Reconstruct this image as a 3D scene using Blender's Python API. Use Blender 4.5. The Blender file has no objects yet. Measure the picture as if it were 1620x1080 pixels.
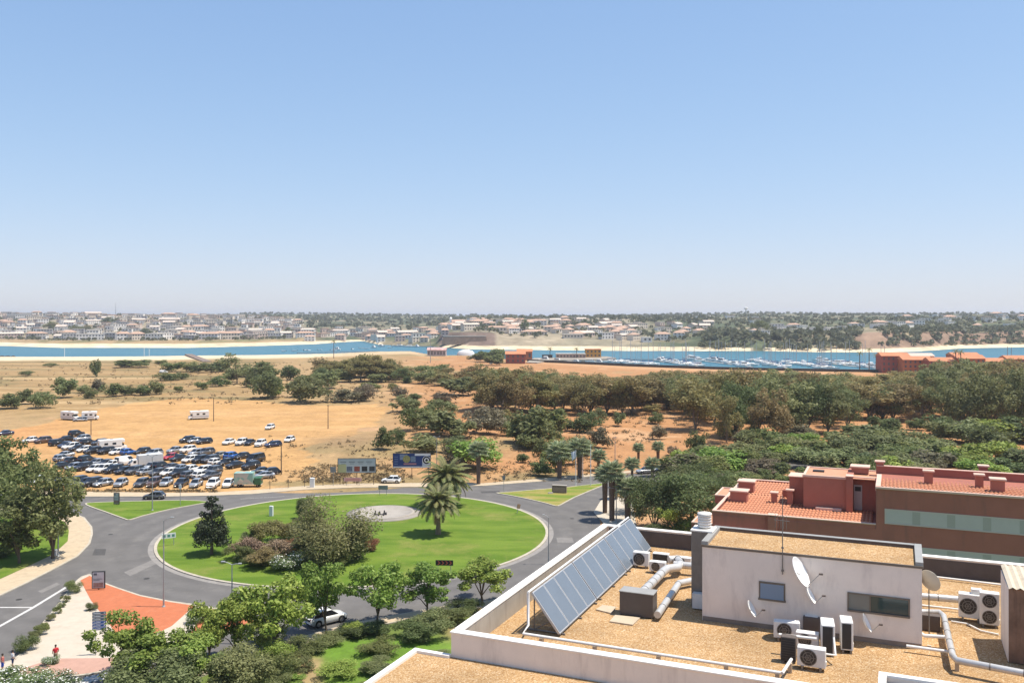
import bpy, bmesh, math, random
import numpy as np
from mathutils import Vector, Matrix
from mathutils.geometry import tessellate_polygon

# ---------------------------------------------------------------- camera, sky, sun, exposure
F, HOR, CX, EYE = 1420.0, 500.0, 810.0, 35.0      # focal length in photo pixels, horizon row, centre column, eye height (m)
sc = bpy.context.scene
col = sc.collection
cam = bpy.data.cameras.new('camera'); camo = bpy.data.objects.new('camera', cam); col.objects.link(camo)
camo.location = (0, 0, EYE); camo.rotation_euler = (math.radians(90), 0, 0)
cam.sensor_width = 36.0; cam.lens = 36.0*F/1620.0; cam.shift_y = (HOR-540.0)/1620.0
cam.clip_start = 0.5; cam.clip_end = 90000
sc.camera = camo

SUN_EL, SUN_AZ = math.radians(69), math.radians(-3)   # azimuth measured from +X towards +Y
world = bpy.data.worlds.new('World'); sc.world = world; world.use_nodes = True
wn = world.node_tree.nodes; wl = world.node_tree.links; wn.clear()
sky = wn.new('ShaderNodeTexSky'); sky.sky_type = 'NISHITA'; sky.sun_disc = False
sky.sun_elevation = SUN_EL; sky.sun_rotation = math.pi/2-SUN_AZ
sky.altitude = 40; sky.air_density = 1.1; sky.dust_density = 0.3; sky.ozone_density = 9.0
bg = wn.new('ShaderNodeBackground'); bg.inputs['Strength'].default_value = 0.15
wo = wn.new('ShaderNodeOutputWorld')
# soft highlight shoulder for the whole sky, like the camera's own tone curve: c * k / (1 + c * b)
def vmath(op, a, b_):
    n = wn.new('ShaderNodeVectorMath'); n.operation = op; wl.new(a, n.inputs[0])
    if isinstance(b_, tuple): n.inputs[1].default_value = b_
    else: wl.new(b_, n.inputs[1])
    return n.outputs[0]
den = vmath('ADD', vmath('MULTIPLY', sky.outputs[0], (.224, .224, .224)), (1, 1, 1))
skc = vmath('MULTIPLY', vmath('DIVIDE', sky.outputs[0], den), (1.05, 1.05, 1.18))
wl.new(skc, bg.inputs[0]); wl.new(bg.outputs[0], wo.inputs[0])
sl = bpy.data.lights.new('sun', 'SUN'); sl.energy = 3.35; sl.angle = math.radians(0.53); sl.color = (1.0, 0.94, 0.84)
so = bpy.data.objects.new('sun', sl); col.objects.link(so)
sdir = Vector((math.cos(SUN_EL)*math.cos(SUN_AZ), math.cos(SUN_EL)*math.sin(SUN_AZ), math.sin(SUN_EL)))
so.rotation_euler = sdir.to_track_quat('Z', 'Y').to_euler(); so.location = (60, 0, 150)
vs = sc.view_settings
vs.view_transform = 'Standard'; vs.look = 'None'; vs.gamma = 1.0; vs.use_curve_mapping = False; vs.exposure = 1.0

# ---------------------------------------------------------------- small maths
RNG = random.Random(7)
def lerp(a, b, t): return a+(b-a)*t
def sstep(a, b, x):
    t = np.clip((np.asarray(x, float)-a)/(b-a), 0, 1); return t*t*(3-2*t)
def tab(t, u):
    xs = [p[0] for p in t]; ys = [p[1] for p in t]
    return np.interp(u, xs, ys)
def vnoise(x, y, seed=0):
    x = np.asarray(x, float); y = np.asarray(y, float)
    xi = np.floor(x); yi = np.floor(y); fx = x-xi; fy = y-yi
    fx = fx*fx*(3-2*fx); fy = fy*fy*(3-2*fy)
    def h(i, j):
        s = np.sin(i*127.1+j*311.7+seed*74.7)*43758.5453
        return s-np.floor(s)
    return (h(xi, yi)*(1-fx)+h(xi+1, yi)*fx)*(1-fy)+(h(xi, yi+1)*(1-fx)+h(xi+1, yi+1)*fx)*fy
def fbm(x, y, seed=0, o=4):
    r = 0; a = .5; n = 0
    for k in range(o):
        r = r+a*vnoise(x*2**k, y*2**k, seed+k*3); n += a; a *= .5
    return r/n
def inpoly(poly, X, Y):
    X = np.asarray(X, float); Y = np.asarray(Y, float); c = np.zeros(X.shape, bool); n = len(poly)
    for i in range(n):
        x1, y1 = poly[i][:2]; x2, y2 = poly[i-1][:2]
        if y1 == y2: continue
        k = ((y1 > Y) != (y2 > Y)) & (X < (x2-x1)*(Y-y1)/(y2-y1)+x1)
        c ^= k
    return c
ORD = ['first', 'second', 'third', 'fourth', 'fifth', 'sixth', 'seventh', 'eighth', 'ninth', 'tenth', 'eleventh', 'twelfth',
       'thirteenth', 'fourteenth', 'fifteenth', 'sixteenth', 'seventeenth', 'eighteenth', 'nineteenth', 'twentieth']
def nth(k):
    if k < 20: return ORD[k]
    tens = {2: 'twenty', 3: 'thirty', 4: 'forty', 5: 'fifty', 6: 'sixty', 7: 'seventy'}[(k+1)//10]
    r = (k+1) % 10
    return tens[:-1]+'ieth' if r == 0 else tens+'-'+ORD[r-1]

# ---------------------------------------------------------------- heights of the land
SEA = -5.0
def Dz(v, z): return F*(EYE-z)/(v-HOR)
NEAR = [(-900, 568), (0, 565), (200, 564.5), (310, 563), (420, 562), (520, 560), (600, 556.5), (650, 556), (690, 563), (735, 562),
        (770, 567), (830, 570), (860, 572), (1000, 579), (1130, 583), (1300, 586), (1400, 588), (1500, 588), (1620, 592), (2400, 605)]
FAR = [(-900, 541), (0, 547), (100, 550), (300, 550), (400, 547.5), (500, 544), (540, 541), (575, 539.5), (600, 545), (680, 548),
       (740, 552), (800, 553), (1000, 555), (1200, 555), (1300, 557), (1400, 557), (1450, 556), (1520, 551), (1620, 549), (2400, 547)]
def ucol(X, Y): return CX+F*np.asarray(X, float)/np.maximum(np.asarray(Y, float), 1.0)
MOUNDS = [(772, 655, 16, 2.6), (648, 640, 14, 1.8), (690, 690, 16, 1.5), (560, 712, 22, 1.3), (1440, 690, 20, 1.2), (800, 700, 16, 1.2)]
MW = []
for (u, v, r, h) in MOUNDS:
    d = Dz(v, 0); MW.append(((u-CX)/F*d, d, r, h))
def hz(X, Y):
    X = np.asarray(X, float); Y = np.asarray(Y, float)
    u = np.clip(ucol(X, Y), -900, 2400)
    ys = Dz(tab(NEAR, u), SEA)
    z = -4.0*sstep(430, ys-12, Y)
    z = np.where(Y > ys-12, -4.0-1.0*(Y-ys+12)/12, z)
    z = np.maximum(z, -9.0)
    wob = (fbm(X/26, Y/26, 3)-.5)*1.6*sstep(200, 260, Y)*(1-sstep(480, 560, Y))
    lot = sstep(230, 245, Y)*sstep(620, 660, u)
    z = z+np.where(u > 600, wob, wob*.25)
    for (mx, my, r, h) in MW:
        z = z+h*np.exp(-(((X-mx)/r)**2+((Y-my)/(r*1.3))**2))
    return z
H2 = [(-900, 2200, 38, 5000, 46), (0, 2150, 37, 5000, 45), (300, 2100, 34, 5000, 42), (430, 1950, 27, 4200, 44), (520, 1750, 10, 3800, 41),
      (600, 1700, 9, 3600, 38), (690, 1600, 14, 4000, 35), (740, 1500, 25, 4000, 34), (900, 1550, 27, 4200, 33), (1000, 1700, 27, 3800, 36),
      (1100, 1800, 27, 3400, 40), (1180, 1900, 29, 3300, 45), (1300, 1800, 29, 3200, 40), (1420, 1700, 30, 3200, 38.5), (1620, 1650, 31, 3000, 40.5), (2400, 1650, 31, 3000, 42)]
def farshore(u): return Dz(tab(FAR, u), SEA)
CLIFF = [(-900, 0), (690, 0), (700, 13), (775, 12), (800, 5), (1060, 0), (1120, 7), (1200, 8), (1340, 6), (1370, 14), (1430, 14), (1440, 5), (1460, 13), (1520, 13), (1530, 8), (1620, 12), (2400, 12)]
BEACH = [(-900, 60), (350, 70), (450, 60), (540, 15), (690, 8), (760, 30), (900, 55), (1130, 40), (1200, 6), (1240, 45), (1360, 20), (1440, 40), (1620, 55), (2400, 55)]
def hfar(X, Y):
    X = np.asarray(X, float); Y = np.asarray(Y, float)
    u = np.clip(ucol(X, Y), -900, 2400)
    us = [r[0] for r in H2]
    D1, z1, D2, z2 = [np.interp(u, us, [r[k] for r in H2]) for k in (1, 2, 3, 4)]
    ys = farshore(u); bw = tab(BEACH, u); cl = tab(CLIFF, u)
    d = Y-ys
    z = np.where(d < 0, np.maximum(-5+d*.08, -9), -5+3.0*np.clip(d/bw, 0, 1))
    d2 = d-bw
    flat = np.where(u < 470, 120, 0)
    r1 = np.clip((Y-(ys+bw+flat))/np.maximum(D1-ys-bw-flat, 50), 0, 1)
    land = cl*sstep(0, 45, d2)+2.0*sstep(0, 60, d2)
    land = land+(z1+2-land)*(r1**.9)*(1-.0)
    z = np.where(d2 > 0, -2+land-0.0, z)
    r2 = sstep(0, 1, (Y-D1)/(D2-D1))
    z = np.where(Y > D1, z1+(z2-z1)*r2, z)
    z = np.where(Y > D2, z2+(30-z2)*sstep(D2, D2+9000, Y), z)
    z = z+(fbm(X/300, Y/300, 11)-.5)*10*sstep(1250, 1800, Y)*(1-.4*sstep(4000, 8000, Y))
    return z
def P(u, v, dz=0.0):
    """point of the near land seen at photo column u, row v (lifted by dz)"""
    z = 0.0
    for k in range(12):
        d = Dz(v, z+dz); z = lerp(z, float(hz((u-CX)/F*d, d)), .7)
    d = Dz(v, z+dz)
    return Vector(((u-CX)/F*d, d, z+dz))
def PZ(u, v, z):
    d = Dz(v, z); return Vector(((u-CX)/F*d, d, z))
def PF(u, d):
    x = (u-CX)/F*d; return Vector((x, d, float(hfar(x, d))))

# ---------------------------------------------------------------- objects
def tag(o, label=None, cat=None, group=None, kind=None):
    if label: o['label'] = label
    if cat: o['category'] = cat
    if group: o['group'] = group
    if kind: o['kind'] = kind
    return o
def empty(name, loc=(0, 0, 0), rz=0.0, label=None, cat=None, group=None, parent=None, scale=None):
    o = bpy.data.objects.new(name, None); col.objects.link(o); o.empty_display_size = .2
    o.location = loc; o.rotation_euler = (0, 0, rz)
    if scale is not None: o.scale = (scale,)*3 if not hasattr(scale, '__len__') else scale
    if parent: o.parent = parent
    return tag(o, label, cat, group)
def link(name, me, parent=None, loc=(0, 0, 0), rz=0.0, mat=None):
    o = bpy.data.objects.new(name, me); col.objects.link(o)
    o.location = loc; o.rotation_euler = (0, 0, rz) if not hasattr(rz, '__len__') else rz
    if parent: o.parent = parent
    if mat is not None:
        o.material_slots[0].link = 'OBJECT'; o.material_slots[0].material = mat
    return o
def copy_tree(o, parent=None):
    c = o.copy(); col.objects.link(c)
    if parent is not None: c.parent = parent
    for ch in list(o.children): copy_tree(ch, c)
    return c

class MB:
    def __init__(s): s.v = []; s.f = []; s.m = []; s.sm = []
    def add(s, vs, fs, mi=0, smooth=False):
        b = len(s.v); s.v += [tuple(p) for p in vs]
        for f in fs: s.f.append([b+i for i in f]); s.m.append(mi); s.sm.append(smooth)
        return s
    def box(s, x0, x1, y0, y1, z0, z1, mi=0, M=None):
        vs = [(x0, y0, z0), (x1, y0, z0), (x1, y1, z0), (x0, y1, z0), (x0, y0, z1), (x1, y0, z1), (x1, y1, z1), (x0, y1, z1)]
        if M is not None: vs = [M @ Vector(p) for p in vs]
        return s.add(vs, [(3, 2, 1, 0), (4, 5, 6, 7), (0, 1, 5, 4), (1, 2, 6, 5), (2, 3, 7, 6), (3, 0, 4, 7)], mi)
    def bbox(s, x0, x1, y0, y1, z0, z1, b=.02, mi=0, M=None):
        """box with chamfered edges"""
        bm = bmesh.new(); bmesh.ops.create_cube(bm, size=1)
        for v in bm.verts:
            v.co = Vector((lerp(x0, x1, v.co.x+.5), lerp(y0, y1, v.co.y+.5), lerp(z0, z1, v.co.z+.5)))
        bmesh.ops.bevel(bm, geom=list(bm.edges), offset=b, segments=1, affect='EDGES')
        bm.verts.index_update()
        vs = [M @ v.co if M is not None else v.co for v in bm.verts]
        s.add([tuple(p) for p in vs], [[v.index for v in f.verts] for f in bm.faces], mi); bm.free(); return s
    def prism(s, poly, z0, z1, mi=0, top=True, bottom=False, side=None):
        n = len(poly); vs = [(p[0], p[1], z0) for p in poly]+[(p[0], p[1], z1) for p in poly]
        s.add(vs, [(i, (i+1) % n, n+(i+1) % n, n+i) for i in range(n)], mi if side is None else side)
        if top: s.add([(p[0], p[1], z1) for p in poly], [list(range(n))], mi)
        if bottom: s.add([(p[0], p[1], z0) for p in poly], [list(range(n))[::-1]], mi)
        return s
    def tube(s, pts, r, n=8, mi=0, caps=True, smooth=True):
        pts = [Vector(p) for p in pts]; rs = r if hasattr(r, '__len__') else [r]*len(pts)
        b = []; up = Vector((0, 0, 1)); prev = None
        for i, p in enumerate(pts):
            a = pts[max(i-1, 0)]; c = pts[min(i+1, len(pts)-1)]
            t = (c-a).normalized()
            if prev is None:
                ref = up if abs(t.z) < .9 else Vector((1, 0, 0)); x = t.cross(ref).normalized()
            else:
                x = (prev-t*prev.dot(t)).normalized()
            prev = x; y = t.cross(x)
            for k in range(n):
                an = 2*math.pi*k/n; b.append(p+(x*math.cos(an)+y*math.sin(an))*rs[i])
        fs = []
        for i in range(len(pts)-1):
            for k in range(n):
                fs.append((i*n+k, i*n+(k+1) % n, (i+1)*n+(k+1) % n, (i+1)*n+k))
        s.add(b, fs, mi, smooth)
        if caps:
            s.add(b[:n], [list(range(n))[::-1]], mi); s.add(b[-n:], [list(range(n))], mi)
        return s
    def lathe(s, prof, n=24, mi=0, c=(0, 0), smooth=True, M=None):
        vs = []
        for (r, z) in prof:
            for k in range(n):
                a = 2*math.pi*k/n; p = Vector((c[0]+r*math.cos(a), c[1]+r*math.sin(a), z)); vs.append(M @ p if M is not None else p)
        fs = []
        for i in range(len(prof)-1):
            for k in range(n): fs.append((i*n+k, i*n+(k+1) % n, (i+1)*n+(k+1) % n, (i+1)*n+k))
        s.add(vs, fs, mi, smooth); return s
    def quad(s, a, b, c, d, mi=0): return s.add([a, b, c, d], [(0, 1, 2, 3)], mi)
    def mesh(s, name, mats):
        me = bpy.data.meshes.new(name); me.from_pydata(s.v, [], s.f)
        mats = mats if isinstance(mats, (list, tuple)) else [mats]
        for m in mats: me.materials.append(m)
        me.polygons.foreach_set('material_index', s.m); me.polygons.foreach_set('use_smooth', s.sm); me.update()
        return me
    def build(s, name, mats, parent=None, loc=(0, 0, 0), rz=0.0):
        return link(name, s.mesh(name, mats), parent, loc, rz)

# ---------------------------------------------------------------- materials
MATS = {}
def nodes(name):
    m = bpy.data.materials.new(name); m.use_nodes = True; nt = m.node_tree
    b = nt.nodes['Principled BSDF']; return m, nt, b
def mat(name, c, rough=.8, metal=0.0, var=.0, vscale=1.0, bump=0.0, bscale=20.0, spec=.3, stain=None, sstretch=(1, 1, 1), detail=4.0, island=0.0, trans=None):
    """plain procedural surface: colour with noise mottling, optional stains and fine bump"""
    if name in MATS: return MATS[name]
    m, nt, b = nodes(name); N = nt.nodes; L = nt.links
    b.inputs['Roughness'].default_value = rough; b.inputs['Metallic'].default_value = metal
    b.inputs['Specular IOR Level'].default_value = spec
    co = N.new('ShaderNodeNewGeometry')
    cur = None
    rgb = N.new('ShaderNodeRGB'); rgb.outputs[0].default_value = (*c, 1); cur = rgb.outputs[0]
    if var > 0:
        nz = N.new('ShaderNodeTexNoise'); nz.inputs['Scale'].default_value = vscale; nz.inputs['Detail'].default_value = detail; nz.inputs['Roughness'].default_value = .65
        L.new(co.outputs['Position'], nz.inputs['Vector'])
        mr = N.new('ShaderNodeMapRange'); mr.inputs[1].default_value = .25; mr.inputs[2].default_value = .75
        mr.inputs[3].default_value = 1-var; mr.inputs[4].default_value = 1+var
        L.new(nz.outputs[0], mr.inputs[0])
        mx = N.new('ShaderNodeMix'); mx.data_type = 'RGBA'; mx.blend_type = 'MULTIPLY'; mx.inputs[0].default_value = 1
        L.new(cur, mx.inputs[6]); L.new(mr.outputs[0], mx.inputs[7]); cur = mx.outputs[2]
    if island > 0:
        mr = N.new('ShaderNodeMapRange'); mr.inputs[3].default_value = 1-island; mr.inputs[4].default_value = 1+island
        L.new(co.outputs['Random Per Island'], mr.inputs[0])
        mx = N.new('ShaderNodeMix'); mx.data_type = 'RGBA'; mx.blend_type = 'MULTIPLY'; mx.inputs[0].default_value = 1
        L.new(cur, mx.inputs[6]); L.new(mr.outputs[0], mx.inputs[7]); cur = mx.outputs[2]
    if stain:
        sc_, sclr, amt = stain
        mp = N.new('ShaderNodeMapping'); mp.inputs['Scale'].default_value = sstretch; L.new(co.outputs['Position'], mp.inputs['Vector'])
        nz = N.new('ShaderNodeTexNoise'); nz.inputs['Scale'].default_value = sc_; nz.inputs['Detail'].default_value = 5; nz.inputs['Roughness'].default_value = .7
        L.new(mp.outputs[0], nz.inputs['Vector'])
        cr = N.new('ShaderNodeMapRange'); cr.inputs[1].default_value = .52; cr.inputs[2].default_value = .72; cr.inputs[3].default_value = 0; cr.inputs[4].default_value = amt
        L.new(nz.outputs[0], cr.inputs[0])
        mx = N.new('ShaderNodeMix'); mx.data_type = 'RGBA'; L.new(cr.outputs[0], mx.inputs[0]); L.new(cur, mx.inputs[6]); mx.inputs[7].default_value = (*sclr, 1); cur = mx.outputs[2]
    L.new(cur, b.inputs['Base Color'])
    if bump > 0:
        nz = N.new('ShaderNodeTexNoise'); nz.inputs['Scale'].default_value = bscale; nz.inputs['Detail'].default_value = 3
        L.new(co.outputs['Position'], nz.inputs['Vector'])
        bp = N.new('ShaderNodeBump'); bp.inputs['Strength'].default_value = bump; bp.inputs['Distance'].default_value = .05
        L.new(nz.outputs[0], bp.inputs['Height']); L.new(bp.outputs[0], b.inputs['Normal'])
    MATS[name] = m; return m
def attrmat(name, attr='Col', fine=(1.2, .25), bump=.3, bscale=1.5, rough=.95, speck=None, fine2=None):
    """colour from a painted-on-the-ground attribute (soil kinds) with noise grain"""
    m, nt, b = nodes(name); N = nt.nodes; L = nt.links
    b.inputs['Roughness'].default_value = rough; b.inputs['Specular IOR Level'].default_value = .1
    at = N.new('ShaderNodeAttribute'); at.attribute_name = attr
    g = N.new('ShaderNodeNewGeometry'); cur = at.outputs['Color']
    for (scl, amp) in ([fine]+([fine2] if fine2 else [])):
        nz = N.new('ShaderNodeTexNoise'); nz.inputs['Scale'].default_value = scl; nz.inputs['Detail'].default_value = 6; nz.inputs['Roughness'].default_value = .7
        L.new(g.outputs['Position'], nz.inputs['Vector'])
        mr = N.new('ShaderNodeMapRange'); mr.inputs[1].default_value = .3; mr.inputs[2].default_value = .7; mr.inputs[3].default_value = 1-amp; mr.inputs[4].default_value = 1+amp
        L.new(nz.outputs[0], mr.inputs[0])
        mx = N.new('ShaderNodeMix'); mx.data_type = 'RGBA'; mx.blend_type = 'MULTIPLY'; mx.inputs[0].default_value = 1
        L.new(cur, mx.inputs[6]); L.new(mr.outputs[0], mx.inputs[7]); cur = mx.outputs[2]
    L.new(cur, b.inputs['Base Color'])
    if bump > 0:
        nz = N.new('ShaderNodeTexNoise'); nz.inputs['Scale'].default_value = bscale; nz.inputs['Detail'].default_value = 5
        L.new(g.outputs['Position'], nz.inputs['Vector'])
        bp = N.new('ShaderNodeBump'); bp.inputs['Strength'].default_value = bump; bp.inputs['Distance'].default_value = .3
        L.new(nz.outputs[0], bp.inputs['Height']); L.new(bp.outputs[0], b.inputs['Normal'])
    return m
def leafmat(name, c1, c2, trans=.45, rough=.55, per_obj=.12):
    if name in MATS: return MATS[name]
    m, nt, b = nodes(name); N = nt.nodes; L = nt.links
    g = N.new('ShaderNodeNewGeometry'); oi = N.new('ShaderNodeObjectInfo')
    mx = N.new('ShaderNodeMix'); mx.data_type = 'RGBA'; mx.inputs[6].default_value = (*c1, 1); mx.inputs[7].default_value = (*c2, 1)
    L.new(g.outputs['Random Per Island'], mx.inputs[0])
    hs = N.new('ShaderNodeHueSaturation')
    mr = N.new('ShaderNodeMapRange'); mr.inputs[3].default_value = 1-per_obj*1.6; mr.inputs[4].default_value = 1+per_obj*1.6; L.new(oi.outputs['Random'], mr.inputs[0]); L.new(mr.outputs[0], hs.inputs['Value'])
    wn_ = N.new('ShaderNodeTexWhiteNoise'); wn_.noise_dimensions = '1D'; L.new(oi.outputs['Random'], wn_.inputs['W'])
    mr2 = N.new('ShaderNodeMapRange'); mr2.inputs[3].default_value = .5-per_obj*.18; mr2.inputs[4].default_value = .5+per_obj*.18; L.new(wn_.outputs['Value'], mr2.inputs[0]); L.new(mr2.outputs[0], hs.inputs['Hue'])
    L.new(mx.outputs[2], hs.inputs['Color'])
    L.new(hs.outputs[0], b.inputs['Base Color']); b.inputs['Roughness'].default_value = rough; b.inputs['Specular IOR Level'].default_value = .25
    tr = N.new('ShaderNodeBsdfTranslucent'); L.new(hs.outputs[0], tr.inputs[0])
    ms = N.new('ShaderNodeMixShader'); ms.inputs[0].default_value = trans
    L.new(b.outputs[0], ms.inputs[1]); L.new(tr.outputs[0], ms.inputs[2])
    L.new(ms.outputs[0], N['Material Output'].inputs[0])
    MATS[name] = m; return m
def np_mesh(name, V, Fq, mats, smooth=False, attr=None):
    """fast mesh from numpy arrays (all faces with the same corner count)"""
    me = bpy.data.meshes.new(name); k = Fq.shape[1]
    me.vertices.add(len(V)); me.vertices.foreach_set('co', np.ascontiguousarray(V, np.float32).ravel())
    me.loops.add(Fq.size); me.loops.foreach_set('vertex_index', np.ascontiguousarray(Fq, np.int32).ravel())
    me.polygons.add(len(Fq)); me.polygons.foreach_set('loop_start', np.arange(0, Fq.size, k, dtype=np.int32))
    try: me.polygons.foreach_set('loop_total', np.full(len(Fq), k, np.int32))
    except Exception: pass
    me.update(calc_edges=True)
    if smooth: me.polygons.foreach_set('use_smooth', [True]*len(Fq))
    for m in (mats if isinstance(mats, (list, tuple)) else [mats]): me.materials.append(m)
    if attr is not None:
        a = me.color_attributes.new('Col', 'FLOAT_COLOR', 'POINT')
        a.data.foreach_set('color', np.concatenate([attr, np.ones((len(V), 1))], 1).astype(np.float32).ravel())
    me.validate(); me.update(); return me
# ================================================================ land
def wpoly(pts, z=0.0): return [tuple(PZ(u, v, z)[:2]) for (u, v) in pts]
def smooth_poly(pts, k=4):
    out = []; n = len(pts)
    for i in range(n):
        p0, p1, p2, p3 = [Vector(pts[(i+j-1) % n]) for j in range(4)]
        for q in range(k):
            t = q/k
            out.append(tuple(.5*((2*p1)+(p2-p0)*t+(2*p0-5*p1+4*p2-p3)*t*t+(3*p1-p0-3*p2+p3)*t**3)))
    return out
def ccw(p):
    a = sum(p[i-1][0]*p[i][1]-p[i][0]*p[i-1][1] for i in range(len(p)))
    return p if a > 0 else p[::-1]
def inset(poly, d):
    poly = ccw(poly); n = len(poly); out = []
    for i in range(n):
        a, b, c = Vector(poly[i-1]), Vector(poly[i]), Vector(poly[(i+1) % n])
        e1 = (b-a); e2 = (c-b)
        if e1.length < 1e-6 or e2.length < 1e-6: out.append(tuple(b)); continue
        n1 = Vector((-e1.y, e1.x)).normalized(); n2 = Vector((-e2.y, e2.x)).normalized()
        m = n1+n2
        if m.length < .2: m = n1
        m = m/ max(m.length_squared*.5, .35)
        out.append(tuple(b+m*d))
    return out
def tri_fill(mb, poly, z, mi=0):
    vs = [Vector((p[0], p[1], 0)) for p in poly]; fs = []
    for t in tessellate_polygon([vs]):
        p, q, r = [vs[i] for i in t]
        fs.append(t if (q-p).cross(r-p).z > 0 else t[::-1])
    mb.add([(p[0], p[1], z) for p in poly], fs, mi)
def ring(mb, outer, inner, z0, z1, mi=0):
    n = len(outer)
    mb.add([(*p[:2], z1) for p in outer]+[(*p[:2], z1) for p in inner], [(i, (i+1) % n, n+(i+1) % n, n+i) for i in range(n)], mi)
    mb.add([(*p[:2], z0) for p in outer]+[(*p[:2], z1) for p in outer], [(i, (i+1) % n, n+(i+1) % n, n+i) for i in range(n)], mi)
    mb.add([(*p[:2], z0) for p in inner]+[(*p[:2], z1) for p in inner], [((i+1) % n, i, n+i, n+(i+1) % n) for i in range(n)], mi)

M_asphalt = mat('asphalt', (.125, .116, .108), .9, var=.16, vscale=.22, bump=.1, bscale=30, stain=(.3, (.185, .17, .152), .6), sstretch=(1, 1, 1), detail=7)
def add_wear(m):
    # polished wheel tracks that follow the ring lane, broken up by noise
    nt = m.node_tree; N = nt.nodes; L = nt.links; b = N['Principled BSDF']; src = b.inputs['Base Color'].links[0].from_socket
    g = N.new('ShaderNodeNewGeometry'); d = N.new('ShaderNodeVectorMath'); d.operation = 'DISTANCE'; L.new(g.outputs['Position'], d.inputs[0]); d.inputs[1].default_value = (-25, 146, 0)
    w = N.new('ShaderNodeMath'); w.operation = 'MULTIPLY'; L.new(d.outputs['Value'], w.inputs[0]); w.inputs[1].default_value = 1.9
    sn = N.new('ShaderNodeMath'); sn.operation = 'SINE'; L.new(w.outputs[0], sn.inputs[0])
    nz = N.new('ShaderNodeTexNoise'); nz.inputs['Scale'].default_value = .12; nz.inputs['Detail'].default_value = 5; L.new(g.outputs['Position'], nz.inputs['Vector'])
    ad = N.new('ShaderNodeMath'); ad.operation = 'MULTIPLY'; L.new(sn.outputs[0], ad.inputs[0]); L.new(nz.outputs[0], ad.inputs[1])
    mr = N.new('ShaderNodeMapRange'); mr.inputs[1].default_value = -.5; mr.inputs[2].default_value = .5; mr.inputs[3].default_value = .955; mr.inputs[4].default_value = 1.045; L.new(ad.outputs[0], mr.inputs[0])
    mx = N.new('ShaderNodeMix'); mx.data_type = 'RGBA'; mx.blend_type = 'MULTIPLY'; mx.inputs[0].default_value = 1; L.new(src, mx.inputs[6]); L.new(mr.outputs[0], mx.inputs[7]); L.new(mx.outputs[2], b.inputs['Base Color'])
add_wear(M_asphalt)
M_kerb = mat('kerb_concrete', (.42, .37, .29), .9, var=.2, vscale=1.2)
M_pave = mat('pavement_tan', (.46, .36, .24), .9, var=.12, vscale=1.0, stain=(.8, (.3, .24, .17), .5))
M_cream = mat('pavement_cream', (.47, .405, .32), .9, var=.08, vscale=.8, stain=(.6, (.37, .3, .22), .4))
M_orange = mat('paving_orange', (.43, .135, .06), .9, var=.1, vscale=1.5, stain=(.7, (.5, .2, .1), .4))
M_pink = mat('paving_pink', (.42, .25, .19), .9, var=.1, vscale=1.5)
M_paint = mat('road_paint', (.5, .48, .45), .8, var=.2, vscale=2)
M_conc = mat('concrete_light', (.34, .305, .265), .9, var=.12, vscale=.8, stain=(.6, (.3, .25, .2), .5))
M_conc_d = mat('concrete_grey', (.27, .24, .21), .9, var=.15, vscale=1.0)

def make_lawn_mat(name, c1, c2, c3):
    m, nt, b = nodes(name); N = nt.nodes; L = nt.links
    g = N.new('ShaderNodeNewGeometry'); b.inputs['Roughness'].default_value = .95; b.inputs['Specular IOR Level'].default_value = .05
    def nz(s, d=5):
        t = N.new('ShaderNodeTexNoise'); t.inputs['Scale'].default_value = s; t.inputs['Detail'].default_value = d; t.inputs['Roughness'].default_value = .7
        L.new(g.outputs['Position'], t.inputs['Vector']); return t.outputs[0]
    mp = N.new('ShaderNodeMapping'); mp.inputs['Scale'].default_value = (.3, 1, 1); mp.inputs['Rotation'].default_value = (0, 0, .3); L.new(g.outputs['Position'], mp.inputs['Vector'])
    st = N.new('ShaderNodeTexNoise'); st.inputs['Scale'].default_value = .35; st.inputs['Detail'].default_value = 6; L.new(mp.outputs[0], st.inputs['Vector'])
    r = N.new('ShaderNodeMapRange'); r.inputs[1].default_value = .38; r.inputs[2].default_value = .62; L.new(st.outputs[0], r.inputs[0])
    mx = N.new('ShaderNodeMix'); mx.data_type = 'RGBA'; L.new(r.outputs[0], mx.inputs[0]); mx.inputs[6].default_value = (*c1, 1); mx.inputs[7].default_value = (*c2, 1)
    r2 = N.new('ShaderNodeMapRange'); r2.inputs[1].default_value = .52; r2.inputs[2].default_value = .72; L.new(nz(.1), r2.inputs[0])
    mx2 = N.new('ShaderNodeMix'); mx2.data_type = 'RGBA'; L.new(r2.outputs[0], mx2.inputs[0]); L.new(mx.outputs[2], mx2.inputs[6]); mx2.inputs[7].default_value = (*c3, 1)
    r3 = N.new('ShaderNodeMapRange'); r3.inputs[1].default_value = .3; r3.inputs[2].default_value = .7; r3.inputs[3].default_value = .8; r3.inputs[4].default_value = 1.2; L.new(nz(6), r3.inputs[0])
    mm = N.new('ShaderNodeMix'); mm.data_type = 'RGBA'; mm.blend_type = 'MULTIPLY'; mm.inputs[0].default_value = 1; L.new(mx2.outputs[2], mm.inputs[6]); L.new(r3.outputs[0], mm.inputs[7])
    L.new(mm.outputs[2], b.inputs['Base Color'])
    bp = N.new('ShaderNodeBump'); bp.inputs['Strength'].default_value = .5; bp.inputs['Distance'].default_value = .08; L.new(nz(9), bp.inputs['Height']); L.new(bp.outputs[0], b.inputs['Normal'])
    MATS[name] = m; return m
M_lawn = make_lawn_mat('lawn', (.088, .148, .02), (.135, .195, .03), (.2, .205, .055))
M_lawn_dry = make_lawn_mat('lawn_dry', (.13, .19, .03), (.27, .23, .07), (.34, .25, .1))

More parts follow.
